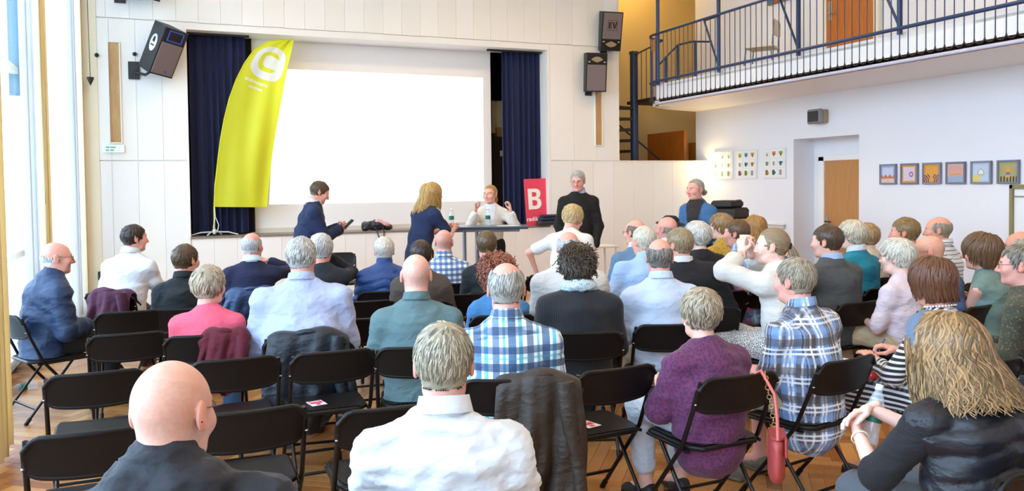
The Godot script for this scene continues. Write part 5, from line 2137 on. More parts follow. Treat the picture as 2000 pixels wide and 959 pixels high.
func people_list() -> Array:
	var dark := fabric("trousers dark", Color("#17181c"))
	var jeans := fabric("trousers denim", Color("#4a6a93"))
	var beige := fabric("trousers beige", Color("#c4b08e"))
	var grey := fabric("trousers grey", Color("#55585e"))
	var white_t := fabric("trousers white", Color("#c9ced6"))
	var white_shirt := fabric("shirt white", Color("#cfd1d5"), 0.85)
	var fair := Color("#e4b3a1")
	var pinkish := Color("#dda292")
	var pale := Color("#e9c2b2")
	var teal_plaid := plaid("shirt plaid teal", 0.17, Color("#f0f5f6"), [[0.0, 0.22, Color("#23446e"), 0.72], [0.30, 0.12, Color("#3fa7bd"), 0.75], [0.54, 0.20, Color("#23446e"), 0.6], [0.84, 0.08, Color("#3fa7bd"), 0.7]], [[0.0, 0.22, Color("#1e3358"), 0.62], [0.52, 0.20, Color("#1e3358"), 0.55], [0.82, 0.07, Color("#3fa7bd"), 0.4]])
	var brown_plaid := plaid("shirt plaid brown", 0.15, Color("#7d97c4"), [[0.0, 0.34, Color("#4b3f3a"), 0.72], [0.12, 0.06, Color("#e9e4dc"), 0.9], [0.40, 0.08, Color("#f0f2f4"), 0.9], [0.54, 0.08, Color("#f0f2f4"), 0.9], [0.68, 0.16, Color("#6e95cc"), 0.7], [0.90, 0.05, Color("#2d2a2e"), 0.8]], [[0.0, 0.26, Color("#4b3f3a"), 0.5], [0.34, 0.07, Color("#f0f2f4"), 0.85], [0.50, 0.07, Color("#f0f2f4"), 0.85], [0.66, 0.2, Color("#86aadb"), 0.4]])
	var gingham := plaid("shirt gingham", 0.052, Color("#f2f4f6"), [[0.0, 0.5, Color("#2f5f9e"), 0.55]], [[0.0, 0.5, Color("#234a85"), 0.6]])
	var red_plaid := plaid("shirt plaid red", 0.16, Color("#7fa3c9"), [[0.0, 0.3, Color("#c04a5a"), 0.6], [0.45, 0.12, Color("#e6ecf2"), 0.6], [0.7, 0.14, Color("#3f6a9c"), 0.6]], [[0.0, 0.28, Color("#b8475a"), 0.55], [0.5, 0.14, Color("#dfe7f0"), 0.5]])
	var bw := printed("knit striped black white", 0.030, func(_u: float, v: float) -> Color: return Color("#26262c") if v < 0.55 else Color("#dcdcde"))
	var thin := printed("shirt thin stripes", 0.036, func(_u: float, v: float) -> Color: return Color("#5f6468") if v < 0.22 else Color("#d4d8da"))
	var leopard := spots("top leopard yellow", 0.16, Color("#c9a23c"), [Color("#2e2718"), Color("#3c301c")], 0.16, -0.66)
	var bwspot := spots("skirt black white spots", 0.14, Color("#e8e8e8"), [Color("#1e1e20")], 0.16, -0.62)
	var purple := spots("tunic purple pattern", 0.20, Color("#66274f"), [Color("#3a2244"), Color("#48204a")], 0.12, -0.60, 9)
	var floral := spots("shirt floral dark", 0.26, Color("#3e4438"), [Color("#b0653e"), Color("#7f8a52"), Color("#5a6146")], 0.12, -0.72, 13)
	var scarf := spots("scarf blue white", 0.10, Color("#dbe6ea"), [Color("#3f7890"), Color("#2b4f62")], 0.16, -0.62, 21)
	mats["scarf print"] = scarf
	var rib := printed("cardigan ribbed black", 0.014, func(u: float, _v: float) -> Color: return Color("#0f1116") if u < 0.6 else Color("#20232b"))
	var out := [
		# window side, from the front rows backwards
		{"x": 110, "y": 470, "d": 6.4, "yaw": -62, "turn": -12, "label": "bald man with white side hair and glasses in blue jacket, seated by the window", "who": "man in the blue jacket by the window", "skin": pinkish, "hair": "ring_low", "hc": Color("#d8d6d2"), "glasses": "#5a4632", "top": fabric("jacket blue", Color("#0f2b4e"), 0.6), "top_name": "jacket", "off": 0.026, "fold": 0.018, "hem": 0.10, "legs": dark, "lean": 8, "high": 0.03, "w": 1.08, "cell": 0.015},
		{"x": 262, "y": 437, "d": 7.7, "yaw": -32, "turn": -34, "label": "dark-haired man in white shirt turned towards the stage, maroon jacket on his chair", "who": "man in the white shirt turned to the stage", "skin": pinkish, "hair": "short", "hc": Color("#3a2c26"), "top": white_shirt, "legs": dark, "lean": 10, "w": 1.06, "collar": white_shirt, "hR": Vector3(0.10, 0.80, -0.36)},
		{"x": 362, "y": 475, "d": 6.6, "yaw": -14, "turn": -26, "label": "brown-haired man in black shirt behind the pink top", "who": "man in the black shirt", "skin": pinkish, "hair": "short", "hc": Color("#5a452f"), "top": fabric("shirt black green", Color("#121a1e")), "collar": fabric("shirt black green", Color("#121a1e")), "legs": dark},
		{"x": 407, "y": 516, "d": 5.45, "yaw": -8, "turn": -30, "label": "person with short grey-blond hair in bright pink top, maroon coat on the chair", "who": "person in the pink top", "skin": fair, "sex": "f", "hair": "layered", "hc": Color("#c9b8a0"), "grey": 0.6, "top": fabric("top pink", Color("#e4607a")), "legs": jeans, "w": 1.05, "belly": 0.03, "sleeve": 0.9, "puff": 0.02},
		{"x": 492, "y": 452, "d": 7.6, "yaw": -6, "turn": -22, "label": "white-haired man in navy sweater with pale shirt collar", "who": "man in the navy sweater", "skin": pinkish, "hair": "ring", "hc": Color("#d9dadd"), "top": fabric("sweater navy", Color("#161d3c")), "top_name": "sweater", "collar": fabric("collar pale blue", Color("#c9dcea")), "legs": dark, "w": 1.12, "belly": 0.03, "fold": 0.008, "hR": Vector3(0.16, 1.02, -0.26), "eR": Vector3(0.9, -0.3, 0.0)},
		{"x": 588, "y": 460, "hs": 1.1, "d": 5.4, "yaw": -7, "turn": -12, "label": "heavily built grey-haired man in light lavender-blue shirt, dark coat on his chair", "who": "man in the lavender-blue shirt", "skin": pinkish, "hair": "short", "hc": Color("#c6c3bc"), "grey": 0.7, "top": fabric("shirt lavender", Color("#aab3d2")), "collar": fabric("shirt lavender", Color("#aab3d2")), "legs": beige, "w": 1.3, "belly": 0.08, "bulk": 1.25, "fold": 0.016, "hem": 0.09, "cell": 0.012},
		{"x": 627, "y": 454, "d": 7.2, "yaw": -8, "turn": -20, "label": "man with curly white hair in charcoal shirt, hand raised to chin", "who": "man with curly white hair", "skin": pinkish, "hair": "layered", "hc": Color("#d6d5d4"), "top": fabric("shirt charcoal", Color("#1c222b")), "legs": dark, "hR": Vector3(0.09, 1.10, -0.20), "cR": "grip", "w": 1.06, "puff": 0.02},
		{"x": 750, "y": 461, "d": 7.5, "yaw": -14, "turn": -2, "label": "white-haired person in quilted bright blue puffer jacket", "who": "person in the blue puffer jacket", "skin": pinkish, "hair": "short", "hc": Color("#e3ddcf"), "top": fabric("puffer blue", Color("#1b3f78"), 0.55), "top_name": "puffer_jacket", "quilt": 0.075, "fold": 0.004, "off": 0.03, "high": 0.05, "legs": dark, "cell": 0.014},
		{"x": 822, "y": 467, "d": 6.8, "yaw": -14, "turn": -8, "label": "person with smooth dark brown hair in dark brown jacket, mostly hidden by bald head", "who": "person in the dark brown jacket", "skin": fair, "hair": "short", "hc": Color("#3c2a22"), "top": fabric("jacket brown", Color("#4b4039")), "top_name": "jacket", "off": 0.022, "legs": dark},
		{"x": 867, "y": 446, "d": 8.0, "yaw": -16, "turn": -6, "label": "bald man in blue and white checked shirt below the speakers' table", "who": "bald man in the checked shirt", "skin": pinkish, "hair": "", "stubble": Color(0.35, 0.28, 0.24, 0.35), "top": gingham, "collar": gingham, "legs": jeans, "w": 1.08, "sleeve": 0.9},
		{"x": 812, "y": 492, "hs": 1.1, "d": 5.0, "yaw": -16, "turn": 0, "label": "bald man with prominent ears in grey-teal shirt", "who": "bald man in the grey-teal shirt", "skin": fair, "hair": "", "stubble": Color(0.5, 0.42, 0.36, 0.3), "top": fabric("shirt grey teal", Color("#587174")), "collar": fabric("shirt grey teal", Color("#587174")), "legs": grey, "w": 1.16, "fold": 0.013, "sleeve": 0.85, "hem": 0.12},
		{"x": 950, "y": 449, "d": 7.4, "yaw": -19, "turn": -2, "label": "brown-haired man in black t-shirt in front of the speakers' table", "who": "man in the black t-shirt", "skin": pinkish, "hair": "short", "hc": Color("#6b5638"), "top": fabric("tshirt black", Color("#1c2226")), "sleeve": 0.75, "legs": jeans, "side": -6},
		{"x": 970, "y": 490, "hs": 1.08, "d": 6.1, "yaw": -14, "turn": 4, "label": "person with curly red-brown hair in denim blue sweater", "who": "person with curly red-brown hair", "skin": fair, "sex": "f", "hair": "curly", "hc": Color("#9c5a44"), "top": fabric("sweater denim blue", Color("#4079ad")), "top_name": "sweater", "legs": dark, "puff": 0.05, "hem": 0.08},
		{"x": 988, "y": 508, "d": 4.2, "yaw": -20, "turn": -1, "label": "balding grey-haired man in white, navy and turquoise checked shirt", "who": "man in the turquoise checked shirt", "skin": pinkish, "hair": "ring_near", "hc": Color("#b9b6ae"), "grey": 0.55, "top": teal_plaid, "collar": teal_plaid, "legs": dark, "w": 1.16, "fold": 0.013, "hs": 1.12},
		{"x": 865, "y": 622, "d": 2.5, "yaw": -17, "turn": -1, "label": "grey-haired man in plain white shirt, back to the room", "who": "grey-haired man in the plain white shirt", "skin": pinkish, "hair": "short_near", "hc": Color("#b3a78f"), "grey": 0.5, "top": white_shirt, "collar": white_shirt, "collar_h": 0.040, "legs": grey, "w": 1.10, "fold": 0.022, "freq": 3.4, "stretch": 2.2, "cell": 0.0095, "puff": 0.014},
		{"x": 338, "y": 702, "d": 1.95, "yaw": -8, "turn": -22, "pitch": -6, "label": "bald man with glasses in dark navy jacket beside empty folding chairs", "who": "bald man in the dark navy jacket", "skin": Color("#d8a590"), "hair": "", "stubble": Color(0.62, 0.5, 0.44, 0.25), "glasses": "#3a3d45", "top": fabric("jacket dark navy", Color("#12161f"), 0.7), "top_name": "jacket", "hood": true, "off": 0.028, "fold": 0.026, "freq": 3.2, "stretch": 2.0, "high": 0.035, "legs": dark, "w": 1.18, "puff": 0.0, "cell": 0.0095},
		# right block
		{"x": 1110, "y": 449, "hs": 1.08, "d": 6.4, "yaw": -16, "turn": -10, "label": "grey-haired man in off-white linen jacket behind the patterned scarf", "who": "man in the off-white jacket", "skin": pinkish, "hair": "ring", "hc": Color("#c9cacc"), "top": fabric("jacket off white", Color("#c9c7c4")), "top_name": "jacket", "off": 0.024, "fold": 0.016, "collar": white_shirt, "legs": beige, "w": 1.2, "hem": 0.1},
		{"x": 1128, "y": 472, "hs": 1.08, "d": 5.4, "yaw": -18, "turn": -3, "label": "person with dark curly hair, blue patterned scarf and black ribbed cardigan", "who": "person in the black ribbed cardigan", "skin": fair, "sex": "f", "hair": "wavy_top", "hc": Color("#4a3d30"), "top": rib, "top_name": "cardigan", "off": 0.02, "legs": dark, "w": 1.18, "fold": 0.007, "puff": 0.03, "scarf": true},
		{"x": 1288, "y": 463, "hs": 1.08, "d": 5.65, "yaw": -20, "turn": -10, "label": "balding man with grey sides in pale blue-white shirt", "who": "balding man in the pale blue-white shirt", "skin": pinkish, "hair": "ring", "hc": Color("#8f8a80"), "grey": 0.5, "top": fabric("shirt ice blue", Color("#bccae0")), "collar": fabric("shirt ice blue", Color("#bccae0")), "legs": beige, "w": 1.14, "fold": 0.014},
		{"x": 1257, "y": 440, "d": 6.9, "side": 7, "yaw": -18, "turn": 22, "label": "white-haired man in light blue shirt leaning forward", "who": "white-haired man in the light blue shirt", "skin": pinkish, "hair": "short", "hc": Color("#e2dac6"), "top": fabric("shirt sky", Color("#9fbbe0")), "collar": fabric("shirt sky", Color("#9fbbe0")), "legs": dark, "lean": 14, "w": 1.1},
		{"x": 1240, "y": 427, "d": 7.9, "yaw": -20, "turn": 34, "label": "man with thinning hair in steel-blue sweater over white shirt", "who": "man in the steel-blue sweater", "skin": pinkish, "hair": "ring", "hc": Color("#8a7660"), "top": fabric("sweater steel", Color("#5a7a98")), "top_name": "sweater", "collar": white_shirt, "legs": dark, "lean": 16, "glasses": "#2a2622"},
		{"x": 1302, "y": 421, "d": 8.3, "yaw": -10, "turn": 26, "label": "bald man in grey jacket and white collar next to the black hat", "who": "bald man in the grey jacket", "skin": pinkish, "hair": "ring_low", "hc": Color("#bcb4a6"), "top": fabric("jacket mid grey", Color("#565c64")), "top_name": "jacket", "off": 0.02, "collar": white_shirt, "legs": dark},
		{"x": 1308, "y": 416, "d": 9.4, "yaw": -5, "turn": 10, "label": "person in black brimmed hat and grey jacket behind the bald man", "who": "person in the black hat", "skin": fair, "hair": "short", "hc": Color("#2a2422"), "hat": true, "puff": 0.05, "top": fabric("jacket stone grey", Color("#7b8086")), "top_name": "jacket", "off": 0.02, "legs": dark},
		{"x": 1326, "y": 443, "hs": 1.06, "d": 6.4, "side": -10, "yaw": -18, "turn": 30, "label": "man with light brown hair and glasses in black suit jacket", "who": "man in the black suit jacket", "skin": pinkish, "hair": "short", "hc": Color("#a08c6c"), "glasses": "#4a4036", "top": fabric("suit black", Color("#15171d")), "top_name": "suit_jacket", "off": 0.022, "collar": white_shirt, "legs": dark, "lean": 12, "w": 1.18},
		{"x": 1361, "y": 430, "d": 7.2, "side": -6, "yaw": -5, "turn": 24, "label": "white-haired woman in black top", "who": "white-haired woman in the black top", "skin": pale, "sex": "f", "hair": "layered", "hc": Color("#dcd8cf"), "top": fabric("top black", Color("#1c1d22")), "legs": dark, "puff": 0.02},
		{"x": 1408, "y": 415, "d": 8.3, "yaw": 8, "turn": 26, "label": "woman with short wavy light brown hair in yellow leopard-print top", "who": "woman in the leopard-print top", "skin": pale, "sex": "f", "hair": "layered", "hc": Color("#a9865c"), "top": leopard, "legs": dark, "puff": 0.02},
		{"x": 1438, "y": 427, "d": 7.5, "yaw": 6, "turn": 26, "label": "man with cropped brown hair in red and blue checked shirt", "who": "man in the red and blue checked shirt", "skin": pinkish, "hair": "short", "hc": Color("#6e5234"), "top": red_plaid, "collar": red_plaid, "legs": jeans, "sleeve": 0.8, "lean": 12},
		{"x": 1474, "y": 421, "d": 9.1, "yaw": 5, "turn": 6, "label": "woman with long straight honey-blond hair", "who": "woman with long honey-blond hair", "skin": fair, "sex": "f", "hair": "long", "hc": Color("#b98a4c"), "top": fabric("top slate", Color("#3b4a55")), "legs": dark},
		{"x": 1508, "y": 443, "hs": 1.08, "d": 5.95, "yaw": 16, "turn": 24, "label": "woman with tied brown hair in white jacket, both hands raised to her face", "who": "woman in the white jacket", "skin": pale, "sex": "f", "hair": "tied", "hc": Color("#9c8468"), "tail": 0.16, "top": fabric("jacket white", Color("#d6d4ce")), "top_name": "jacket", "off": 0.018, "legs": bwspot, "skirt": true, "lean": 6, "hL": Vector3(-0.10, 1.20, -0.26), "hR": Vector3(0.02, 1.20, -0.27), "eL": Vector3(-0.9, -0.3, -0.1), "eR": Vector3(0.8, -0.7, -0.2), "fL": Vector3(0.15, 0.9, -0.2), "fR": Vector3(-0.1, 0.95, 0.1), "pL": Vector3(1, 0, 0), "pR": Vector3(-1, 0, 0), "cL": "grip", "cR": "grip", "sleeve": 1.6},
		{"x": 1552, "y": 500, "d": 4.5, "yaw": 10, "turn": 2, "label": "grey-blond man in brown, blue and white checked shirt and sandals", "who": "man in the brown and blue checked shirt", "skin": pinkish, "hair": "short_near", "hc": Color("#ac9f8a"), "grey": 0.5, "top": brown_plaid, "collar": brown_plaid, "legs": fabric("shorts beige", Color("#b9a98a")), "legs_to": 0.25, "shoes": mat("sandal grey", Color("#6f6a5e"), 0.7), "w": 1.14, "belly": 0.03, "fold": 0.013, "hem": 0.16, "sleeve": 0.95, "side": -3, "drape": true},
		{"x": 1368, "y": 558, "d": 4.2, "yaw": 2, "turn": -14, "label": "woman with short highlighted hair in purple patterned tunic and white trousers", "who": "woman in the purple tunic", "skin": fair, "sex": "f", "hair": "layered_near", "hc": Color("#b9a88e"), "grey": 0.5, "top": purple, "top_name": "tunic", "off": 0.016, "hem": 0.16, "belly": 0.05, "w": 1.14, "legs": white_t, "legs_to": 0.72, "shoes": mat("sandal black", Color("#1f1c1e"), 0.5), "puff": 0.02, "earring": true, "bulk": 1.08, "sleeve": 1.5, "drape": true},
		{"x": 1615, "y": 437, "hs": 1.08, "d": 6.5, "yaw": 4, "turn": 18, "label": "brown-haired man in grey suit jacket and blue collar holding a red cup", "who": "man in the grey suit jacket", "skin": fair, "hair": "short", "hc": Color("#574334"), "top": fabric("suit grey", Color("#4c5053")), "top_name": "suit_jacket", "off": 0.02, "collar": fabric("collar blue", Color("#9cb9e6")), "legs": dark, "w": 1.12, "hL": Vector3(-0.20, 1.08, -0.30), "cL": "grip", "fL": Vector3(0.2, 0.5, -0.6), "pL": Vector3(1, 0.2, 0)},
		{"x": 1664, "y": 428, "d": 7.3, "yaw": 6, "turn": 18, "label": "white-haired woman in turquoise sweater and pale blue collar", "who": "woman in the turquoise sweater", "skin": pale, "sex": "f", "hair": "layered", "hc": Color("#ddd3bc"), "top": fabric("sweater turquoise", Color("#1f86a0")), "top_name": "sweater", "collar": fabric("collar pale blue", Color("#c9dcea")), "legs": dark, "puff": 0.02},
		{"x": 1692, "y": 434, "d": 8.1, "yaw": 4, "turn": 10, "label": "woman with fair hair in beige top behind the turquoise sweater", "who": "woman in the beige top", "skin": fair, "sex": "f", "hair": "layered", "hc": Color("#b59468"), "top": fabric("top beige", Color("#cdbfac")), "legs": dark, "puff": 0.02},
		{"x": 1752, "y": 463, "hs": 1.08, "d": 6.2, "yaw": 10, "turn": 14, "label": "white-haired woman with glasses in pale pink top, lime green bag strap", "who": "woman with the lime green strap", "skin": pale, "sex": "f", "hair": "layered", "hc": Color("#e0dccd"), "glasses": "#4b4440", "top": fabric("top pale pink", Color("#d6c8d2")), "legs": beige, "puff": 0.02, "sleeve": 0.9, "w": 1.1, "strap": true},
		{"x": 1767, "y": 423, "d": 7.0, "yaw": 14, "turn": 14, "label": "ruddy man with greying brown hair in black shirt", "who": "ruddy man in the black shirt", "skin": Color("#d89680"), "hair": "short", "hc": Color("#8f7448"), "top": fabric("shirt near black", Color("#26262c")), "legs": dark},
		{"x": 1810, "y": 457, "d": 6.3, "yaw": 12, "turn": 22, "pitch": -10, "label": "bald man with glasses in blue-grey shirt looking down", "who": "bald man in the blue-grey shirt", "skin": Color("#dca38c"), "hair": "", "stubble": Color(0.6, 0.5, 0.42, 0.3), "glasses": "#6a6a70", "top": fabric("shirt blue grey", Color("#465e86")), "legs": dark, "lean": 10},
		{"x": 1832, "y": 421, "d": 7.6, "yaw": 16, "turn": 18, "label": "man with thinning grey hair in grey and white striped shirt", "who": "man in the striped shirt", "skin": Color("#dba08a"), "hair": "ring", "hc": Color("#a89c88"), "top": thin, "collar": thin, "legs": dark},
		{"x": 1816, "y": 499, "d": 4.5, "yaw": 2, "turn": -4, "pitch": -8, "label": "woman with brown bob and pearl necklace in black and white striped dress, writing", "who": "woman in the striped dress", "skin": Color("#e0a896"), "sex": "f", "hair": "bob", "hc": Color("#6e4630"), "top": bw, "top_name": "dress_top", "legs": bw, "skirt": true, "off": 0.008, "fold": 0.007, "puff": 0.024, "pearls": true, "hL": Vector3(-0.16, 0.72, -0.34), "hR": Vector3(0.06, 0.74, -0.36), "cR": "grip", "lean": 8, "sleeve": 1.55, "w": 0.98, "kL": Vector3(-0.16, 0.53, -0.44)},
		{"x": 1916, "y": 453, "hs": 1.08, "d": 6.2, "yaw": 16, "turn": 14, "label": "woman with brown bob in sleeveless grey-green dress, arms folded", "who": "woman in the sleeveless grey-green dress", "skin": Color("#e2ab98"), "sex": "f", "hair": "bob", "hc": Color("#70543a"), "top": fabric("dress grey green", Color("#6c8783")), "top_name": "dress_top", "legs": fabric("dress grey green", Color("#6c8783")), "skirt": true, "sleeve": 0.0, "puff": 0.024, "w": 1.1, "hL": Vector3(0.06, 0.84, -0.24), "hR": Vector3(-0.08, 0.80, -0.25), "fL": Vector3(1, 0, 0), "fR": Vector3(-1, 0, 0)},
		{"x": 1992, "y": 449, "d": 6.5, "yaw": 16, "turn": 18, "label": "man with white hair and glasses at the row end near the whiteboard", "who": "white-haired man by the whiteboard", "skin": Color("#d89c88"), "hair": "ring", "hc": Color("#c3b7a2"), "glasses": "#3a3230", "top": fabric("shirt rust", Color("#7a5a4c")), "legs": dark},
		{"x": 1990, "y": 476, "d": 5.15, "yaw": 18, "turn": 16, "label": "man with glasses in dark floral shirt", "who": "man in the floral shirt", "skin": Color("#dca496"), "hair": "short", "hc": Color("#8c8478"), "grey": 0.5, "glasses": "#3a3230", "top": floral, "legs": dark, "w": 1.05},
		{"x": 1838, "y": 613, "d": 3.0, "yaw": 0, "turn": 2, "pitch": -12, "label": "woman with long wavy blond-streaked hair, grey headband and dark quilted vest, holding a bottle", "who": "woman in the dark quilted vest", "skin": pale, "sex": "f", "hair": "long_near", "hc": Color("#ab865a"), "grey": 0.45, "top": fabric("vest navy black", Color("#11131c"), 0.5), "top_name": "vest", "hood": true, "quilt": 0.085, "sleeve": 0.0, "off": 0.030, "fold": 0.012, "freq": 2.6, "under": true, "legs": fabric("trousers charcoal", Color("#4c5157")), "hL": Vector3(-0.17, 0.76, -0.36), "hR": Vector3(-0.09, 0.84, -0.38), "fL": Vector3(0.5, 0.3, -0.8), "fR": Vector3(-0.9, -0.3, -0.2), "pL": Vector3(0.8, 0.2, 0.4), "pR": Vector3(0.0, -0.8, 0.5), "cL": "grip", "cR": "rest", "puff": 0.014, "headband": true, "w": 1.18, "hs": 1.12, "lean": 12, "shrug": 0.05},
		{"x": 2144, "y": 512, "d": 4.2, "yaw": 24, "turn": 0, "label": "person in blue jeans at the end of the row, hand on knee", "who": "person in blue jeans", "skin": pinkish, "hair": "short", "hc": Color("#6b5a48"), "top": fabric("top slate", Color("#3b4a55")), "legs": fabric("jeans bright", Color("#4d7fb0")), "hL": Vector3(-0.12, 0.64, -0.36), "kL": Vector3(-0.16, 0.52, -0.46)},
		# standing at the front
		{"x": 630, "y": 353, "d": 9.7, "pose": "stand", "yaw": -92, "turn": 4, "pitch": -22, "lean": 5, "front": white_shirt, "group": "speakers", "label": "man in dark navy suit standing, looking down at the phone he holds", "skin": Color("#dea08c"), "hair": "short", "hc": Color("#5b452c"), "top": fabric("suit navy", Color("#142244")), "top_name": "suit_jacket", "off": 0.022, "hem": 0.14, "collar": white_shirt, "legs": fabric("suit navy trousers", Color("#1c2a4a")), "hL": Vector3(-0.05, 1.24, -0.34), "hR": Vector3(0.06, 1.22, -0.34), "cL": "grip", "cR": "grip", "eL": Vector3(-0.5, -0.6, 0.5), "eR": Vector3(0.5, -0.6, 0.5), "belly": 0.04, "w": 1.06, "cell": 0.016},
		{"x": 843, "y": 356, "d": 9.9, "pose": "stand", "yaw": -66, "turn": -44, "lean": 16, "group": "speakers", "label": "woman with long blond hair in navy blouse leaning on the high table", "skin": fair, "sex": "f", "hair": "long", "hc": Color("#d2a862"), "top": fabric("blouse navy", Color("#152648")), "top_name": "blouse", "sleeve": 0.75, "hem": 0.10, "legs": dark, "hL": Vector3(-0.05, 1.19, -0.50), "hR": Vector3(0.12, 1.19, -0.46), "eR": Vector3(0.6, -0.5, 0.5), "eL": Vector3(-0.3, -0.8, 0.3), "w": 0.98, "cell": 0.016, "puff": 0.016},
		{"x": 957, "y": 360, "d": 11.2, "pose": "stand", "yaw": 158, "turn": -28, "lean": 3, "group": "speakers", "label": "woman with blond ponytail in white cardigan gesturing behind the high table", "skin": Color("#e6ae9a"), "sex": "f", "hair": "tied", "hc": Color("#c99a58"), "tail": 0.14, "top": fabric("cardigan white", Color("#dfdad0")), "top_name": "cardigan", "hem": 0.16, "legs": dark, "hR": Vector3(0.20, 1.38, -0.22), "hL": Vector3(-0.26, 1.38, -0.20), "eR": Vector3(0.4, -1, 0.2), "eL": Vector3(-0.4, -1, 0.2), "fR": Vector3(0, 1, -0.1), "fL": Vector3(0.1, 1, -0.1), "pR": Vector3(-1, 0, -0.3), "pL": Vector3(1, 0, -0.3), "cR": "grip", "cL": "grip", "w": 0.94, "sleeve": 1.75, "front": fabric("top pale blue", Color("#e6e9ee")), "front_w": 0.05, "cell": 0.016},
		{"x": 1128, "y": 332, "d": 10.2, "pose": "stand", "yaw": 152, "turn": -10, "pitch": -8, "lean": 2, "group": "speakers", "label": "tall grey-haired man with glasses in black sweater standing by the red sign", "skin": Color("#e2a898"), "hair": "short", "hc": Color("#bfbcb8"), "glasses": "#2a2622", "top": fabric("sweater black", Color("#161412")), "top_name": "sweater", "collar": fabric("collar dusty blue", Color("#9fb0d0")), "hem": 0.12, "legs": dark, "hL": Vector3(-0.20, 0.95, -0.10), "hR": Vector3(0.20, 0.95, -0.10), "w": 0.96, "cell": 0.016},
		{"x": 1122, "y": 398, "d": 8.3, "pose": "stand", "yaw": -34, "turn": -24, "pitch": -20, "lean": 30, "hipy": 0.84, "group": "speakers", "label": "woman with short blond hair in white t-shirt bending down with her back turned", "skin": Color("#e4ad9b"), "sex": "f", "hair": "layered", "hc": Color("#d7b884"), "top": fabric("tshirt white", Color("#e0dfdc")), "sleeve": 0.7, "legs": fabric("trousers pale blue", Color("#b9cbe0")), "hL": Vector3(-0.34, 0.84, -0.22), "eL": Vector3(-1, 0.2, 0.3), "puff": 0.02, "w": 1.1, "kL": Vector3(-0.1, 0.46, -0.14), "kR": Vector3(0.1, 0.46, -0.14), "cell": 0.016},
		{"x": 1358, "y": 348, "d": 9.9, "pose": "stand", "yaw": 112, "turn": -14, "lean": 2, "group": "speakers", "label": "grey-haired woman with dark ponytail in blue blazer standing with folded hands", "skin": Color("#e4aa98"), "sex": "f", "hair": "tied", "hc": Color("#b7b2a8"), "tail": 0.07, "top": fabric("blazer blue", Color("#3f6a98")), "top_name": "blazer", "off": 0.018, "hem": 0.14, "legs": dark, "hL": Vector3(-0.06, 1.10, -0.24), "hR": Vector3(0.05, 1.12, -0.25), "fL": Vector3(1, -0.1, -0.2), "fR": Vector3(-1, -0.1, -0.2), "w": 0.94, "front": fabric("blouse dark brown", Color("#2e2a2c")), "front_w": 0.09, "cell": 0.016},
	]
	for q in out:
		q.brow = (q.get("hc", Color("#8a7a68")) as Color).darkened(0.25)
	return out


# ---------------------------------------------------------------- black folding chairs
var chair0: Node3D
var chair_used := false


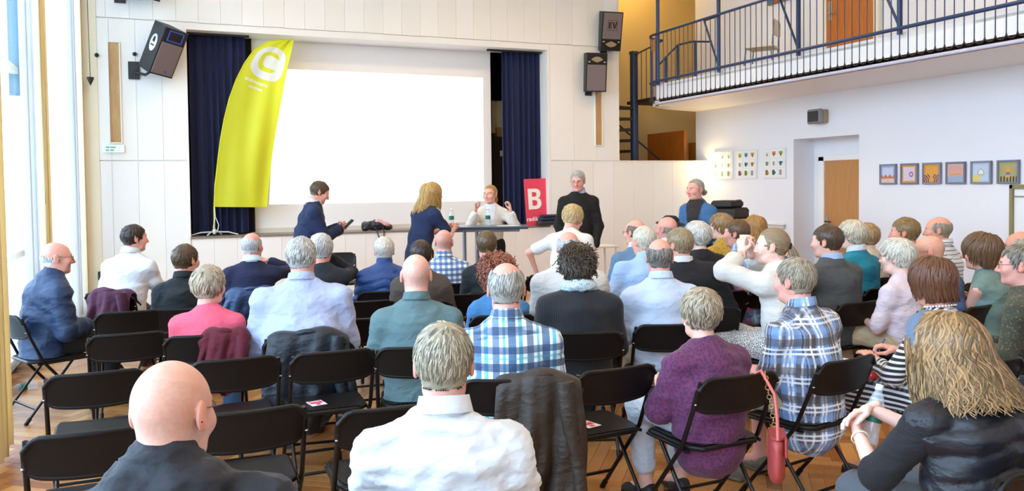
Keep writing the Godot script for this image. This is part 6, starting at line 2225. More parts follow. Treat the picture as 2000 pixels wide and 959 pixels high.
func make_chair_prototype() -> void:
	var frame := mat("chair frame black", Color("#131214"), 0.32, 0.35)
	var shell := mat("chair shell black", Color("#1a1716"), 0.32)
	shell.metallic_specular = 0.3
	shell.uv1_triplanar = true
	shell.uv1_scale = Vector3.ONE * 14.0
	shell.heightmap_enabled = true
	shell.heightmap_texture = noise_tex(0.2, 3, true, false, 4.0, 8, 128)
	shell.heightmap_scale = 0.05
	chair0 = Node3D.new()
	# backrest: curved shell with a rolled rim
	var rows := []
	for i in 11:
		var v := i / 10.0
		var r := PackedVector3Array()
		for j in 25:
			var u := j / 24.0 * 2.0 - 1.0
			var y := lerpf(0.80, 0.645, v)
			var cor := 0.0
			if absf(u) > 0.72:
				cor = pow((absf(u) - 0.72) / 0.28, 2.2)
			y = lerpf(y, 0.72, cor * (0.62 if v < 0.5 else 0.30) * absf(v - 0.5) * 2.0)
			if v > 0.5:
				y += 0.016 * (1.0 - u * u) * (v - 0.5) * -2.0
			var rim := 0.010 if i in [0, 10] or j in [0, 24] else 0.0
			r.append(Vector3(u * 0.232, y, 0.215 + 0.035 * (1.0 - u * u) + 0.05 * (1.0 - v) + rim * 0.0))
		rows.append(r)
	var back := part("backrest", MB.new().grid(rows, 0.016).mesh(), shell, chair0)
	var rimline := []
	for j in 25:
		rimline.append(rows[0][j])
	for i in range(1, 11):
		rimline.append(rows[i][24])
	for j in 24:
		rimline.append(rows[10][23 - j])
	for i in 9:
		rimline.append(rows[9 - i][0])
	part("rim", MB.new().tube(rimline, 0.0115, 7, false, true).mesh(), shell, back)
	# seat
	var sr := []
	for i in 9:
		var v := i / 8.0
		var r := PackedVector3Array()
		var z := lerpf(-0.23, 0.19, v)
		var hw := 0.215 * (1.0 - pow(absf(v * 2.0 - 1.0), 6.0) * 0.22) * lerpf(1.0, 0.93, v)
		for j in 13:
			var u := j / 12.0 * 2.0 - 1.0
			r.append(Vector3(u * hw, 0.452 - 0.012 * (1.0 - u * u) * (1.0 - pow(v * 2.0 - 1.0, 2.0)) - 0.02 * pow(maxf(0.0, 0.2 - v) * 5.0, 2.0), z))
		sr.append(r)
	var seat := part("seat", MB.new().grid(sr, 0.022).mesh(), shell, chair0)
	var sl := []
	for j in 13:
		sl.append(sr[0][j] - Vector3(0, 0.006, 0))
	for i in range(1, 9):
		sl.append(sr[i][12] - Vector3(0, 0.006, 0))
	for j in 12:
		sl.append(sr[8][11 - j] - Vector3(0, 0.006, 0))
	for i in 7:
		sl.append(sr[7 - i][0] - Vector3(0, 0.006, 0))
	part("rim", MB.new().tube(sl, 0.014, 7, false, true).mesh(), shell, seat)
	for s in [-1, 1]:
		part("front_leg", MB.new().tube([Vector3(s * 0.222, 0.79, 0.262), Vector3(s * 0.228, 0.70, 0.235), Vector3(s * 0.232, 0.45, 0.125), Vector3(s * 0.232, 0.02, -0.225)], 0.0115, 8).mesh(), frame, chair0)
		part("rear_leg", MB.new().tube([Vector3(s * 0.205, 0.435, -0.10), Vector3(s * 0.205, 0.02, 0.235)], 0.0105, 8).mesh(), frame, chair0)
		part("side_bar", MB.new().tube([Vector3(s * 0.216, 0.432, -0.19), Vector3(s * 0.216, 0.432, 0.16)], 0.009, 6).mesh(), frame, chair0)
		part("foot_cap", MB.new().tube([Vector3(s * 0.232, 0.045, -0.205), Vector3(s * 0.232, 0.0, -0.24)], 0.016, 8).mesh(), shell, chair0)
		part("foot_cap", MB.new().tube([Vector3(s * 0.205, 0.045, 0.215), Vector3(s * 0.205, 0.0, 0.25)], 0.015, 8).mesh(), shell, chair0)
		part("rivet", MB.new().lathe([Vector2(0.007, 0), Vector2(0.006, 0.004), Vector2(0, 0.005)], 8).mesh(), mat("rivet steel", Color("#b9b6b0"), 0.3, 0.9), chair0, Vector3(s * 0.236, 0.68, 0.24))
	part("crossbar", MB.new().tube([Vector3(-0.205, 0.10, 0.17), Vector3(0.205, 0.10, 0.17)], 0.009, 6).mesh(), frame, chair0)
	part("crossbar", MB.new().tube([Vector3(-0.232, 0.13, -0.135), Vector3(0.232, 0.13, -0.135)], 0.009, 6).mesh(), frame, chair0)


func chair(where: Vector3, turn: float, label: String) -> Node3D:
	var o: Node3D = chair0 if not chair_used else chair0.duplicate()
	chair_used = true
	o.name = numbered("folding_chair")
	add_child(o)
	o.position = Vector3(where.x, 0, where.z)
	o.rotation.y = turn
	tag(o, label, "chair", "black folding chairs")
	return o


# ---------------------------------------------------------------- chairs, coats over chairs, bags and small things
func build_extra_chairs() -> void:
	for q in jobs:
		if q.get("pose", "sit") == "sit":
			q.seat = chair(q.base, q.rot, "black folding chair under the " + q.who)
	var spots_ := [
		[252, 606, 6.2, 0, "empty black folding chair behind the maroon jacket"],
		[250, 651, 5.26, 0, "empty black folding chair beside the man in the blue jacket"],
		[188, 727, 4.16, 1, "empty black folding chair next to the beige curtain"],
		[180, 835, 3.15, 1, "empty black folding chair next to the bald man's shoulder, window side"],
		[460, 703, 4.45, 0, "empty black folding chair behind the maroon coat"],
		[486, 801, 3.42, 1, "empty black folding chair between bald man and plain white shirt"],
		[652, 686, 4.62, 0, "empty black folding chair with a red card on its seat, behind the dark coat"],
		[770, 792, 3.45, -1, "empty black folding chair directly in front of the plain white shirt"],
		[1205, 722, 4.12, 4, "empty black folding chair with a pink card on its seat, by the purple tunic"],
		[712, 583, 6.6, -4, "empty black folding chair behind the blue puffer jacket"],
		[716, 621, 5.75, -4, "empty black folding chair between lavender-blue and grey-teal shirts"],
		[908, 549, 7.75, -8, "empty black folding chair behind the checked shirt and black t-shirt"],
		[905, 572, 6.95, -8, "empty black folding chair beside the dark brown jacket"],
		[1072, 533, 8.4, -8, "empty black folding chair in front of the off-white jacket"],
		[660, 482, 11.4, 172, "black folding chair facing the audience below the stage edge"],
	]
	for s in spots_:
		var turn := deg_to_rad(s[3])
		var p := at(s[0], s[1], s[2]) - Basis(Vector3.UP, turn) * Vector3(0, 0.80, 0.265)
		var c := chair(p, turn, s[4])
		if s[4].contains("red card") or s[4].contains("pink card"):
			card(c, s[4].contains("red card"))


func card(c: Node3D, red: bool) -> void:
	var p := c.transform * (Vector3(-0.06, 0.458, 0.02) if red else Vector3(-0.02, 0.458, 0.02))
	var o := thing("leaflet", "small red and white card lying on an empty chair seat" if red else "small pink and white card on the empty chair by the purple tunic", "card", p, c.rotation.y + 0.2)
	slab("sheet", Vector3(-0.045, 0, -0.055), Vector3(0.045, 0.002, 0.055), mat("card white", Color("#f1e3e6"), 0.5), o, 0.0)
	slab("print", Vector3(-0.036, 0.002, -0.048), Vector3(0.036, 0.003, 0.010), mat("card red", Color("#cf3f5a"), 0.5), o, 0.0)
	slab("print", Vector3(-0.012, 0.002, 0.018), Vector3(0.012, 0.003, 0.045), mat("card red", Color("#cf3f5a"), 0.5), o, 0.0)
	slab("print_band", Vector3(-0.03, 0.003, -0.034), Vector3(0.03, 0.0036, -0.022), mat("card white", Color("#f1e3e6"), 0.5), o, 0.0)


# a coat hung over a chair back: over the top, down the back and a little down the front
func drape(c: Node3D, called: String, label: String, m: Material, mid: float, width: float, back: float, front: float, sd: float, spread := 1.15) -> void:
	var o := thing(called, label, "coat", c.position, c.rotation.y, "coats hung over chairs")
	var rows := []
	for i in 22:
		var v := i / 21.0
		var r := PackedVector3Array()
		for j in 25:
			var u := j / 24.0 * 2.0 - 1.0
			var y: float
			var z: float
			var len_b := back * (1.0 + 0.10 * sin(u * 3.0 + sd) + 0.05 * sin(u * 9.0 + sd * 2.0))
			var f := 0.0
			if v < 0.25:
				f = (0.25 - v) / 0.25
				y = 0.822 - f * front
				z = 0.212 - 0.03 * f
			elif v < 0.36:
				var a := (v - 0.25) / 0.11 * PI
				y = 0.822 + 0.018 * sin(a)
				z = 0.25 - 0.043 * cos(a)
			else:
				f = (v - 0.36) / 0.64
				y = 0.822 - f * len_b
				z = 0.295 - 0.05 * f + 0.03 * sin(f * PI)
			y -= 0.05 * pow(absf(u), 4.0) + 0.012 * sin(u * 5.0 + sd)
			z += 0.035 * (1.0 - u * u) + (0.15 + f) * (0.034 * sin(u * 7.0 + sd * 2.0 + f * 2.5) + 0.018 * sin(u * 17.0 + sd + f * 5.0) + 0.012 * sin(f * 15.0 + u * 6.0 + sd)) * (1.0 if v > 0.3 else -0.2)
			var x := mid + u * width * 0.5 * lerpf(1.0, spread, f) + 0.01 * sin(f * 7.0 + sd + u)
			r.append(Vector3(x, y, z))
		rows.append(r)
	part("shell", MB.new().grid(rows, 0.014).mesh(), m, o)
	# one sleeve hanging down the back
	var pts := []
	var rad := []
	for k in 7:
		var f := k / 6.0
		pts.append(Vector3(mid + width * (0.33 + 0.1 * f) + 0.02 * sin(f * 5.0 + sd), 0.80 - f * back * 0.9, 0.335 + 0.012 * sin(f * 8.0)))
		rad.append(lerpf(0.042, 0.030, f))
	part("sleeve", MB.new().tube(pts, rad, 9).mesh(), m, o)
	var col := []
	for j in 9:
		var u := j / 8.0 * 2.0 - 1.0
		col.append(Vector3(mid + u * width * 0.22, 0.835 - 0.03 * u * u, 0.285 + 0.03 * (1.0 - u * u)))
	part("collar", MB.new().tube(col, 0.018, 7).mesh(), m, o)


func seat_of(who: String) -> Dictionary:
	for q in jobs:
		if q.get("who", "") == who:
			return q
	return {}


func build_chair_clothes() -> void:
	drape(seat_of("man in the white shirt turned to the stage").seat, "jacket", "maroon jacket hung over the chair of the man in white shirt", fabric("coat maroon", Color("#4a2238")), 0.02, 0.40, 0.42, 0.10, 0.4)
	drape(seat_of("person in the pink top").seat, "coat", "wine-red knitted coat hung over the chair of the pink top", fabric("coat wine", Color("#5a1626")), 0.12, 0.30, 0.36, 0.12, 1.3, 1.1)
	drape(seat_of("man in the navy sweater").seat, "puffer_coat", "dark blue quilted coat hung over the navy sweater's chair", fabric("coat petrol", Color("#24406a"), 0.5), 0.0, 0.46, 0.36, 0.1, 2.2)
	drape(seat_of("man in the lavender-blue shirt").seat, "raincoat", "dark grey-blue raincoat hung over the lavender-blue shirt's chair", fabric("coat slate", Color("#1d232c"), 0.55), 0.03, 0.50, 0.62, 0.12, 3.0, 1.2)
	drape(seat_of("man in the turquoise checked shirt").seat, "parka", "olive-brown parka hung over the turquoise checked shirt's chair", fabric("coat olive brown", Color("#2e251d"), 0.6), 0.14, 0.40, 0.72, 0.10, 4.1, 1.1)


func bottle(where: Vector3, label: String, group := "") -> Node3D:
	var o := thing("water_bottle", label, "bottle", where, 0.0, group)
	var clear := mat("bottle plastic", Color(0.86, 0.93, 0.96, 0.25), 0.06)
	clear.transparency = BaseMaterial3D.TRANSPARENCY_ALPHA
	part("bottle_body", MB.new().lathe([Vector2(0, 0.002), Vector2(0.028, 0.0), Vector2(0.032, 0.01), Vector2(0.031, 0.06), Vector2(0.032, 0.12), Vector2(0.032, 0.15), Vector2(0.022, 0.185), Vector2(0.013, 0.205), Vector2(0.012, 0.215)], 16).mesh(), clear, o)
	part("bottle_label", MB.new().lathe([Vector2(0.0325, 0.085), Vector2(0.0332, 0.087), Vector2(0.0332, 0.133), Vector2(0.0325, 0.135)], 16).mesh(), mat("bottle label green", Color("#1f6b52"), 0.5), o)
	part("cap", MB.new().lathe([Vector2(0, 0.232), Vector2(0.014, 0.232), Vector2(0.015, 0.215), Vector2(0.015, 0.208), Vector2(0, 0.208)], 12).mesh(), mat("bottle cap white", Color("#e9eeee"), 0.4), o)
	return o


func text_part(words: String, height: float, m: Material, parent: Node, xf: Transform3D, bold := true) -> MeshInstance3D:
	var f := SystemFont.new()
	f.font_names = PackedStringArray(["Droid Sans"])
	f.font_weight = 700 if bold else 400
	var t := TextMesh.new()
	t.font = f
	t.text = words
	t.font_size = 64
	t.pixel_size = height / 46.0
	t.depth = 0.004
	var o := part("lettering", t, m, parent)
	o.transform = xf
	return o


func build_speakers() -> void:
	var black := mat("speaker cabinet black", Color("#26272b"), 0.55)
	var grille := mat("speaker grille", Color("#7d7274"), 0.5, 0.2)
	var horn := mat("speaker horn black", Color("#141416"), 0.4)
	var list := [
		[Vector3(0.10, 3.55, ZB + 0.42), Vector3(0.55, -0.42, 0.72), 0.34, "black loudspeaker with oval emblem tilted on bracket beside stage curtain", 0.0, true],
		[Vector3(-0.05, 4.58, ZB + 0.42), Vector3(0.4, -0.5, 0.75), 0.34, "black loudspeaker at the top of the stage wall above the oval emblem", 0.0, false],
		[Vector3(6.72, 3.58, ZB + 0.30), Vector3(-0.12, -0.12, 0.98), 0.0, "black loudspeaker with grey grille above the plywood slot", 0.0, false],
		[Vector3(7.02, 4.28, ZB + 0.30), Vector3(-0.10, -0.22, 0.97), PI, "black loudspeaker hung upside down beside the stairwell", 0.0, false],
	]
	for k in list.size():
		var s: Array = list[k]
		var o := thing("stage_loudspeaker", s[3], "loudspeaker", s[0])
		var n: Vector3 = (s[1] as Vector3).normalized()
		var xx := Vector3.UP.cross(n).normalized()
		var b := Basis(xx, n.cross(xx), n)
		b = b * Basis(Vector3(0, 0, 1), s[2] if s[2] > 1.0 else -s[2] * 0.35)
		var piv := Node3D.new()
		piv.name = "cabinet"
		o.add_child(piv)
		piv.basis = b
		var w := 0.19
		var h := 0.33
		var sc := 1.0 if k < 2 else 0.98
		piv.scale = Vector3.ONE * sc
		# trapezoid cabinet: wide front, narrow back
		var pl := PackedVector2Array([Vector2(-w, 0.0), Vector2(w, 0.0), Vector2(w * 0.62, -0.34), Vector2(-w * 0.62, -0.34)])
		var up := Transform3D(Basis(Vector3(1, 0, 0), Vector3(0, 0, 1), Vector3(0, 1, 0)), Vector3.ZERO)
		part("box", MB.new().extrude(pl, -h, h, up).mesh(), black, piv)
		slab("grille", Vector3(-w + 0.02, -h + 0.02, 0.0), Vector3(w - 0.02, h - 0.20, 0.012), grille, piv, 0.006)
		slab("horn_plate", Vector3(-w + 0.015, h - 0.19, 0.0), Vector3(w - 0.015, h - 0.015, 0.008), horn, piv, 0.003)
		if k < 2:
			for q in [[-0.12, 0.12, 0.155, 0.170], [-0.12, 0.12, 0.290, 0.305]]:
				slab("horn_rim", Vector3(q[0], q[2], 0.006), Vector3(q[1], q[3], 0.022), mat("horn rim blue", Color("#3457c8"), 0.4), piv)
			for q in [-0.12, 0.105]:
				slab("horn_rim", Vector3(q, 0.155, 0.006), Vector3(q + 0.015, 0.305, 0.022), mat("horn rim blue", Color("#3457c8"), 0.4), piv)
			slab("emblem_dot", Vector3(0.02, -0.28, 0.010), Vector3(0.055, -0.245, 0.016), mat("horn rim blue", Color("#3457c8"), 0.4), piv, 0.005)
		else:
			var fan := PackedVector2Array()
			for i in 9:
				var a := PI * (0.15 + 0.7 * i / 8.0)
				fan.append(Vector2(cos(a) * 0.12, 0.165 + sin(a) * 0.10))
			fan.append(Vector2(0, 0.165))
			part("horn", MB.new().extrude(fan, 0.006, 0.014).mesh(), mat("horn tan", Color("#9a8b6c"), 0.5), piv)
			for q in [-0.14, 0.14]:
				slab("port", Vector3(q - 0.02, 0.165, 0.006), Vector3(q + 0.02, 0.185, 0.012), mat("port pale", Color("#b8b2a0"), 0.5), piv, 0.003)
		if s[5]:
			# white oval emblem with a letter shape on the cabinet's side
			var side := Node3D.new()
			side.name = "emblem"
			piv.add_child(side)
			var d := Vector3(w * 0.62 - w, 0, -0.34).normalized()
			side.transform = Transform3D(Basis(d, Vector3.UP, d.cross(Vector3.UP)).orthonormalized(), Vector3(-w * 0.81, 0.06, -0.17))
			side.transform.basis = Basis(Vector3(-0.208, 0, 0.978).normalized(), Vector3.UP, Vector3(-0.978, 0, -0.208).normalized())
			var oval := PackedVector2Array()
			for i in 20:
				oval.append(Vector2(cos(TAU * i / 20.0) * 0.09, sin(TAU * i / 20.0) * 0.12))
			part("oval", MB.new().extrude(oval, 0.0, 0.004).mesh(), mat("emblem white", Color("#dfe9ea"), 0.5), side)
			var tri := PackedVector2Array([Vector2(-0.035, 0.01), Vector2(0.035, 0.01), Vector2(0.03, 0.07), Vector2(0.0, 0.09), Vector2(-0.03, 0.07)])
			part("emblem_shape", MB.new().extrude(tri, 0.004, 0.007).mesh(), black, side)
			slab("emblem_bar", Vector3(-0.05, -0.045, 0.003), Vector3(0.05, -0.025, 0.007), black, side, 0.0)
		if k == 3:
			text_part("EV", 0.10, horn, piv, Transform3D(Basis(Vector3(0, 0, 1), PI), Vector3(0, -0.10, 0.014)))
			for q in [[-0.085, -0.08, -0.185, -0.015], [0.08, 0.085, -0.185, -0.015], [-0.085, 0.085, -0.185, -0.180], [-0.085, 0.085, -0.02, -0.015]]:
				slab("emblem_line", Vector3(q[0], q[2], 0.012), Vector3(q[1], q[3], 0.0145), horn, piv, 0.0)
		# wall bracket
		var wz: float = ZB + 0.025 - s[0].z
		slab("wall_plate", Vector3(-0.52 if k < 2 else -0.08, -0.32 if k < 2 else -0.36, wz), Vector3(-0.38 if k < 2 else 0.04, -0.08 if k < 2 else -0.16, wz + 0.03), black, o)
		part("bracket_arm", MB.new().tube([Vector3(-0.45 if k < 2 else -0.02, -0.22, wz + 0.02), Vector3(-0.30 if k < 2 else -0.02, -0.27, wz + 0.14), b * Vector3(0, -0.30, -0.17)], 0.02, 8).mesh(), black, o)


func build_flag_and_sign() -> void:
	# beach flag on a cross foot standing at the edge of the stage
	var z := ZB - 0.10
	var left := [[556, 77], [522, 82], [497, 98], [478, 124], [462, 156], [449, 192], [439, 232], [431, 276], [426, 318], [421, 362], [419, 404]]
	var right := [[573, 79], [568, 102], [562, 128], [556, 158], [550, 190], [544, 226], [538, 262], [533, 298], [529, 334], [525, 370], [522, 405]]
	var rows := []
	for i in 11:
		var a := on_z(left[i][0], left[i][1], z)
		var b := on_z(right[i][0], right[i][1], z)
		var r := PackedVector3Array()
		for j in 17:
			var u := j / 16.0
			var p := a.lerp(b, u)
			p.z += 0.035 * sin(u * 7.0 + i * 0.5) * u + 0.02 * sin(u * 15.0 - i * 0.35) * u
			r.append(p)
		rows.append(r)
	var base := on_z(419, 462, z)
	base.y = 1.03
	var o := thing("beach_flag", "lime-yellow beach flag with white rounded logo standing on the stage", "flag", base)
	for i in rows.size():
		for j in rows[i].size():
			rows[i][j] -= base
	var im := Image.create(256, 512, false, Image.FORMAT_RGB8)
	var lime := Color("#e8ea34")
	for y in 512:
		for x in 256:
			var u := x / 256.0
			var v := y / 512.0
			var c := lime
			if u < 0.05:
				c = Color("#e6e81e")
			# logo: rounded white square with a lime C
			var lx := (u - 0.50) / 0.40
			var ly := (v - 0.225) / 0.115
			if pow(absf(lx), 3.0) + pow(absf(ly), 3.0) < 1.0:
				c = Color("#f3f5fa")
				var rr := Vector2(lx * 1.0, ly)
				var q := pow(pow(absf(rr.x + 0.02), 2.6) + pow(absf(rr.y), 2.6), 1.0 / 2.6)
				if q < 0.62 and q > 0.36 and not (rr.x > 0.12 and absf(rr.y) < 0.34):
					c = lime
			# two short lines of small print under it
			if (absf(v - 0.372) < 0.008 and u > 0.13 and u < 0.66 and int(u * 70.0) % 3 != 0) or (absf(v - 0.404) < 0.007 and u > 0.26 and u < 0.56 and int(u * 80.0) % 3 != 0):
				c = Color("#f1f3ee")
			im.set_pixel(x, y, c)
	var m := mat("flag cloth", Color.WHITE, 0.5)
	m.albedo_texture = ImageTexture.create_from_image(im)
	m.backlight_enabled = true
	m.backlight = Color(0.8, 0.8, 0.6)
	part("cloth", MB.new().grid(rows).mesh(), m, o)
	var pole := [Vector3(0, 0.02, 0)]
	for i in 11:
		pole.append(rows[10 - i][0] + Vector3(-0.004, 0, -0.006))
	part("pole", MB.new().tube(pole, 0.011, 8).mesh(), mat("flag pole", Color("#d9d620"), 0.4), o)
	var loop := [rows[10][0] + Vector3(0.0, 0.0, 0.02), rows[10][0] + Vector3(0.005, -0.14, 0.03), rows[10][0] + Vector3(0.05, -0.26, 0.03), rows[10][0] + Vector3(0.035, -0.34, 0.03), rows[10][0] + Vector3(0.0, -0.35, 0.03), rows[10][0] + Vector3(-0.025, -0.30, 0.03), rows[10][0] + Vector3(0.0, -0.16, 0.03)]
	part("cord", MB.new().tube(loop, 0.006, 6).mesh(), mat("cord white", Color("#e8ecec"), 0.6), o)
	var silver := mat("flag foot silver", Color("#c9d3d6"), 0.35, 0.5)
	for a in 4:
		var d := Vector3(cos(a * PI * 0.5 + 0.3), 0, sin(a * PI * 0.5 + 0.3) * 0.25)
		part("foot_arm", MB.new().tube([Vector3(0, 0.06, 0), d * 0.2 + Vector3(0, 0.05, 0), d * 0.34 + Vector3(0, 0.012, 0)], 0.012, 6).mesh(), silver, o)
	part("hub", MB.new().lathe([Vector2(0.03, 0.03), Vector2(0.03, 0.09), Vector2(0.02, 0.10), Vector2(0, 0.10)], 10).mesh(), silver, o)
	# red sign with a white B leaning at the stage edge
	var s0 := on_z(1026, 440, ZB - 0.02)
	var s := thing("red_sign", "pink-red board with large white letter B leaning on the stage edge", "sign", Vector3(s0.x, 1.03, ZB - 0.06), 0.04)
	var tilt := Basis(Vector3(1, 0, 0), -0.05) * Basis(Vector3(0, 0, 1), 0.035)
	var bd := part("board", box_mesh(Vector3(0.50, 0.78, 0.02), 0.003), mat("sign red", Color("#ea4560"), 0.5), s, Vector3(0.27, 0.395, 0))
	bd.basis = tilt
	var w := mat("sign white", Color("#fbf6ee"), 0.5)
	text_part("B", 0.345, w, bd, Transform3D(Basis.IDENTITY, Vector3(-0.085, 0.045, 0.012)))
	text_part("radikale", 0.062, w, bd, Transform3D(Basis.IDENTITY, Vector3(-0.075, -0.285, 0.012)))
	# dark folded bag lying before the sign
	var bg := thing("dark_bag", "dark flat bag lying in front of the red sign", "bag", Vector3(s0.x + 0.42, 1.03, ZB + 0.0 - 0.06 + 0.10))
	for q in [[0.03, 0.05, Color("#26303e")], [0.095, 0.04, Color("#1f2a4a")], [0.14, 0.03, Color("#24263a")]]:
		var F := Field.new()
		F.bone(Vector3(-0.2 + q[0] * 0.4, q[0] + 0.012, 0), Vector3(0.2, q[0] + 0.02, 0), Vector2(0.07, q[1]), Vector2(0.07, q[1] * 0.8), Vector3(0, 0, 1), 0.02)
		F.run(0.014)
		part("flap", net_mesh(F.net()), mat("dark bag %s" % q[0], q[2], 0.6), bg)


func build_table_and_small() -> void:
	# high table for the speakers
	var a := at(850, 443, 10.75)
	var b := at(1030, 439, 10.75)
	var c := (a + b) * 0.5
	var dir := b - a
	var t := thing("high_table", "high narrow table with dark top edge and grey steel posts", "table", Vector3(c.x, 0, c.z), atan2(-dir.z, dir.x))
	var hl := Vector2(dir.x, dir.z).length() * 0.5
	var steel := mat("table post steel", Color("#8a919c"), 0.35, 0.6)
	slab("table_top", Vector3(-hl, c.y - 0.03, -0.26), Vector3(hl, c.y, 0.26), mat("table top slate", Color("#5a6d80"), 0.35), t, 0.006)
	slab("edge_band", Vector3(-hl - 0.004, c.y - 0.034, 0.255), Vector3(hl + 0.004, c.y - 0.008, 0.268), mat("table edge dark", Color("#23303a"), 0.5), t)
	for q in [-0.22, -0.06]:
		part("post", MB.new().tube([Vector3(q, 0.02, 0), Vector3(q, c.y - 0.03, 0)], 0.024, 10).mesh(), steel, t)
		part("foot_plate", MB.new().lathe([Vector2(0, 0.02), Vector2(0.10, 0.018), Vector2(0.12, 0.0), Vector2(0, 0)], 16).mesh(), steel, t, Vector3(q, 0, 0))
	slab("stretcher", Vector3(-hl + 0.1, c.y - 0.08, -0.02), Vector3(hl - 0.1, c.y - 0.04, 0.02), steel, t)
	for q in [[882, "water bottle with green label on the high table beside the navy blouse"], [953, "water bottle with green label on the high table before the white cardigan"]]:
		var p := on_y(q[0], 438, c.y)
		var bo := bottle(Vector3(c.x, c.y, c.z), q[1])
		bo.position = t.transform * Vector3((t.transform.affine_inverse() * at(q[0], 436, 10.7)).x, c.y, 0.05)
		bo.scale = Vector3.ONE * (1.0 if p != null else 1.0)
	var pap := slab("paper_sheet", Vector3(-0.15, 0, -0.1), Vector3(0.15, 0.003, 0.1), mat("paper white", Color("#f2f2ee"), 0.7))
	pap.transform = t.transform * Transform3D(Basis(Vector3.UP, 0.2), Vector3(0.35, c.y + 0.0016, 0.05))
	tag(pap, "white paper sheet lying on the high table", "paper")
	# phone and wallet in the hands of the man in the suit
	# small white side table with a bottle by the low panelling
	var sp := at(1172, 479, 11.6)
	var st := thing("side_table", "small white side table in front of the white boarding", "table", Vector3(sp.x, 0, sp.z))
	slab("top", Vector3(-0.2, sp.y - 0.025, -0.2), Vector3(0.2, sp.y, 0.2), mat("side table white", Color("#ece8de"), 0.4), st)
	for sx in [-1, 1]:
		for sz in [-1, 1]:
			part("leg", MB.new().tube([Vector3(sx * 0.17, 0, sz * 0.17), Vector3(sx * 0.16, sp.y - 0.02, sz * 0.16)], 0.014, 6).mesh(), mat("side table white", Color("#ece8de"), 0.4), st)
	bottle(Vector3(sp.x - 0.06, sp.y, sp.z), "water bottle with dark green label on the white side table")
	# handbag with pink cloth on the stage edge
	var hp := on_z(738, 448, ZB - 0.03)
	var h := thing("handbag", "black handbag with pink cloth on the stage edge, straps hanging", "handbag", Vector3(hp.x, 1.03, ZB - 0.10))
	var F := Field.new()
	F.bone(Vector3(-0.18, 0.07, 0), Vector3(0.02, 0.09, 0), Vector2(0.065, 0.06), Vector2(0.085, 0.07), Vector3(0, 0, 1), 0.04)
	F.bone(Vector3(0.02, 0.09, 0), Vector3(0.20, 0.05, 0.0), Vector2(0.085, 0.06), Vector2(0.06, 0.035), Vector3(0, 0, 1), 0.04)
	F.run(0.013)
	var fn := F.net()
	crumple(fn, 0.02, 6.0, 3)
	part("bag", net_mesh(fn), mat("handbag black", Color("#20242e"), 0.45), h)
	F = Field.new()
	F.bone(Vector3(0.0, 0.145, 0.03), Vector3(0.16, 0.09, 0.05), Vector2(0.05, 0.025), Vector2(0.045, 0.025), Vector3(0, 0, 1), 0.04)
	F.run(0.012)
	fn = F.net()
	crumple(fn, 0.02, 8.0, 6)
	part("cloth", net_mesh(fn), fabric("cloth pink", Color("#d9a7a8")), h)
	part("strap", MB.new().tube([Vector3(-0.06, 0.08, 0.06), Vector3(-0.03, 0.0, 0.13), Vector3(0.02, -0.16, 0.14), Vector3(0.05, -0.28, 0.14)], 0.010, 6).mesh(), mat("handbag black", Color("#20242e"), 0.45), h)
	part("strap", MB.new().tube([Vector3(0.07, 0.08, 0.06), Vector3(0.08, 0.0, 0.13), Vector3(0.08, -0.15, 0.14), Vector3(0.07, -0.28, 0.14)], 0.010, 6).mesh(), mat("handbag black", Color("#20242e"), 0.45), h)
	# equipment rack with black cases in the corner
	var rk := at(1424, 424, 11.4)
	var r := thing("equipment_rack", "grey equipment trolley in the corner carrying black cases", "trolley", Vector3(rk.x, 0, rk.z), 0.5)
	slab("carcass", Vector3(-0.30, 0.06, -0.25), Vector3(0.30, rk.y - 0.06, 0.25), mat("rack grey blue", Color("#7d8c98"), 0.5), r, 0.01)
	slab("top_board", Vector3(-0.34, rk.y - 0.06, -0.28), Vector3(0.34, rk.y - 0.02, 0.28), mat("rack top tan", Color("#b9a467"), 0.5), r)
	for sx in [-1, 1]:
		for sz in [-1, 1]:
			part("castor", MB.new().lathe([Vector2(0, 0), Vector2(0.03, 0.0), Vector2(0.03, 0.06), Vector2(0, 0.06)], 8).mesh(), mat("castor black", Color("#1c1c1e"), 0.5), r, Vector3(sx * 0.24, 0, sz * 0.2))
	var k1 := slab("equipment_case", Vector3(-0.30, 0, -0.2), Vector3(0.16, 0.15, 0.2), mat("case black", Color("#1c1a18"), 0.6), self, 0.03)
	k1.transform = Transform3D(Basis(Vector3.UP, 0.5), Vector3(rk.x, rk.y - 0.02 + 0.075, rk.z))
	tag(k1, "black soft case with rounded corners on the grey trolley", "case")
	slab("zip", Vector3(-0.232, 0.02, -0.202), Vector3(0.232, 0.03, 0.202), mat("case zip", Color("#38342e"), 0.5), k1)
	var k2 := slab("equipment_case", Vector3(-0.22, 0, -0.16), Vector3(0.18, 0.10, 0.16), mat("case black", Color("#1c1a18"), 0.6), self, 0.03)
	k2.transform = Transform3D(Basis(Vector3.UP, 0.5), Vector3(rk.x - 0.03, rk.y - 0.02 + 0.201, rk.z))
	tag(k2, "smaller black soft case on top of the larger one", "case")
	slab("handle", Vector3(-0.06, 0.045, 0.155), Vector3(0.06, 0.06, 0.18), mat("case zip", Color("#38342e"), 0.5), k2)


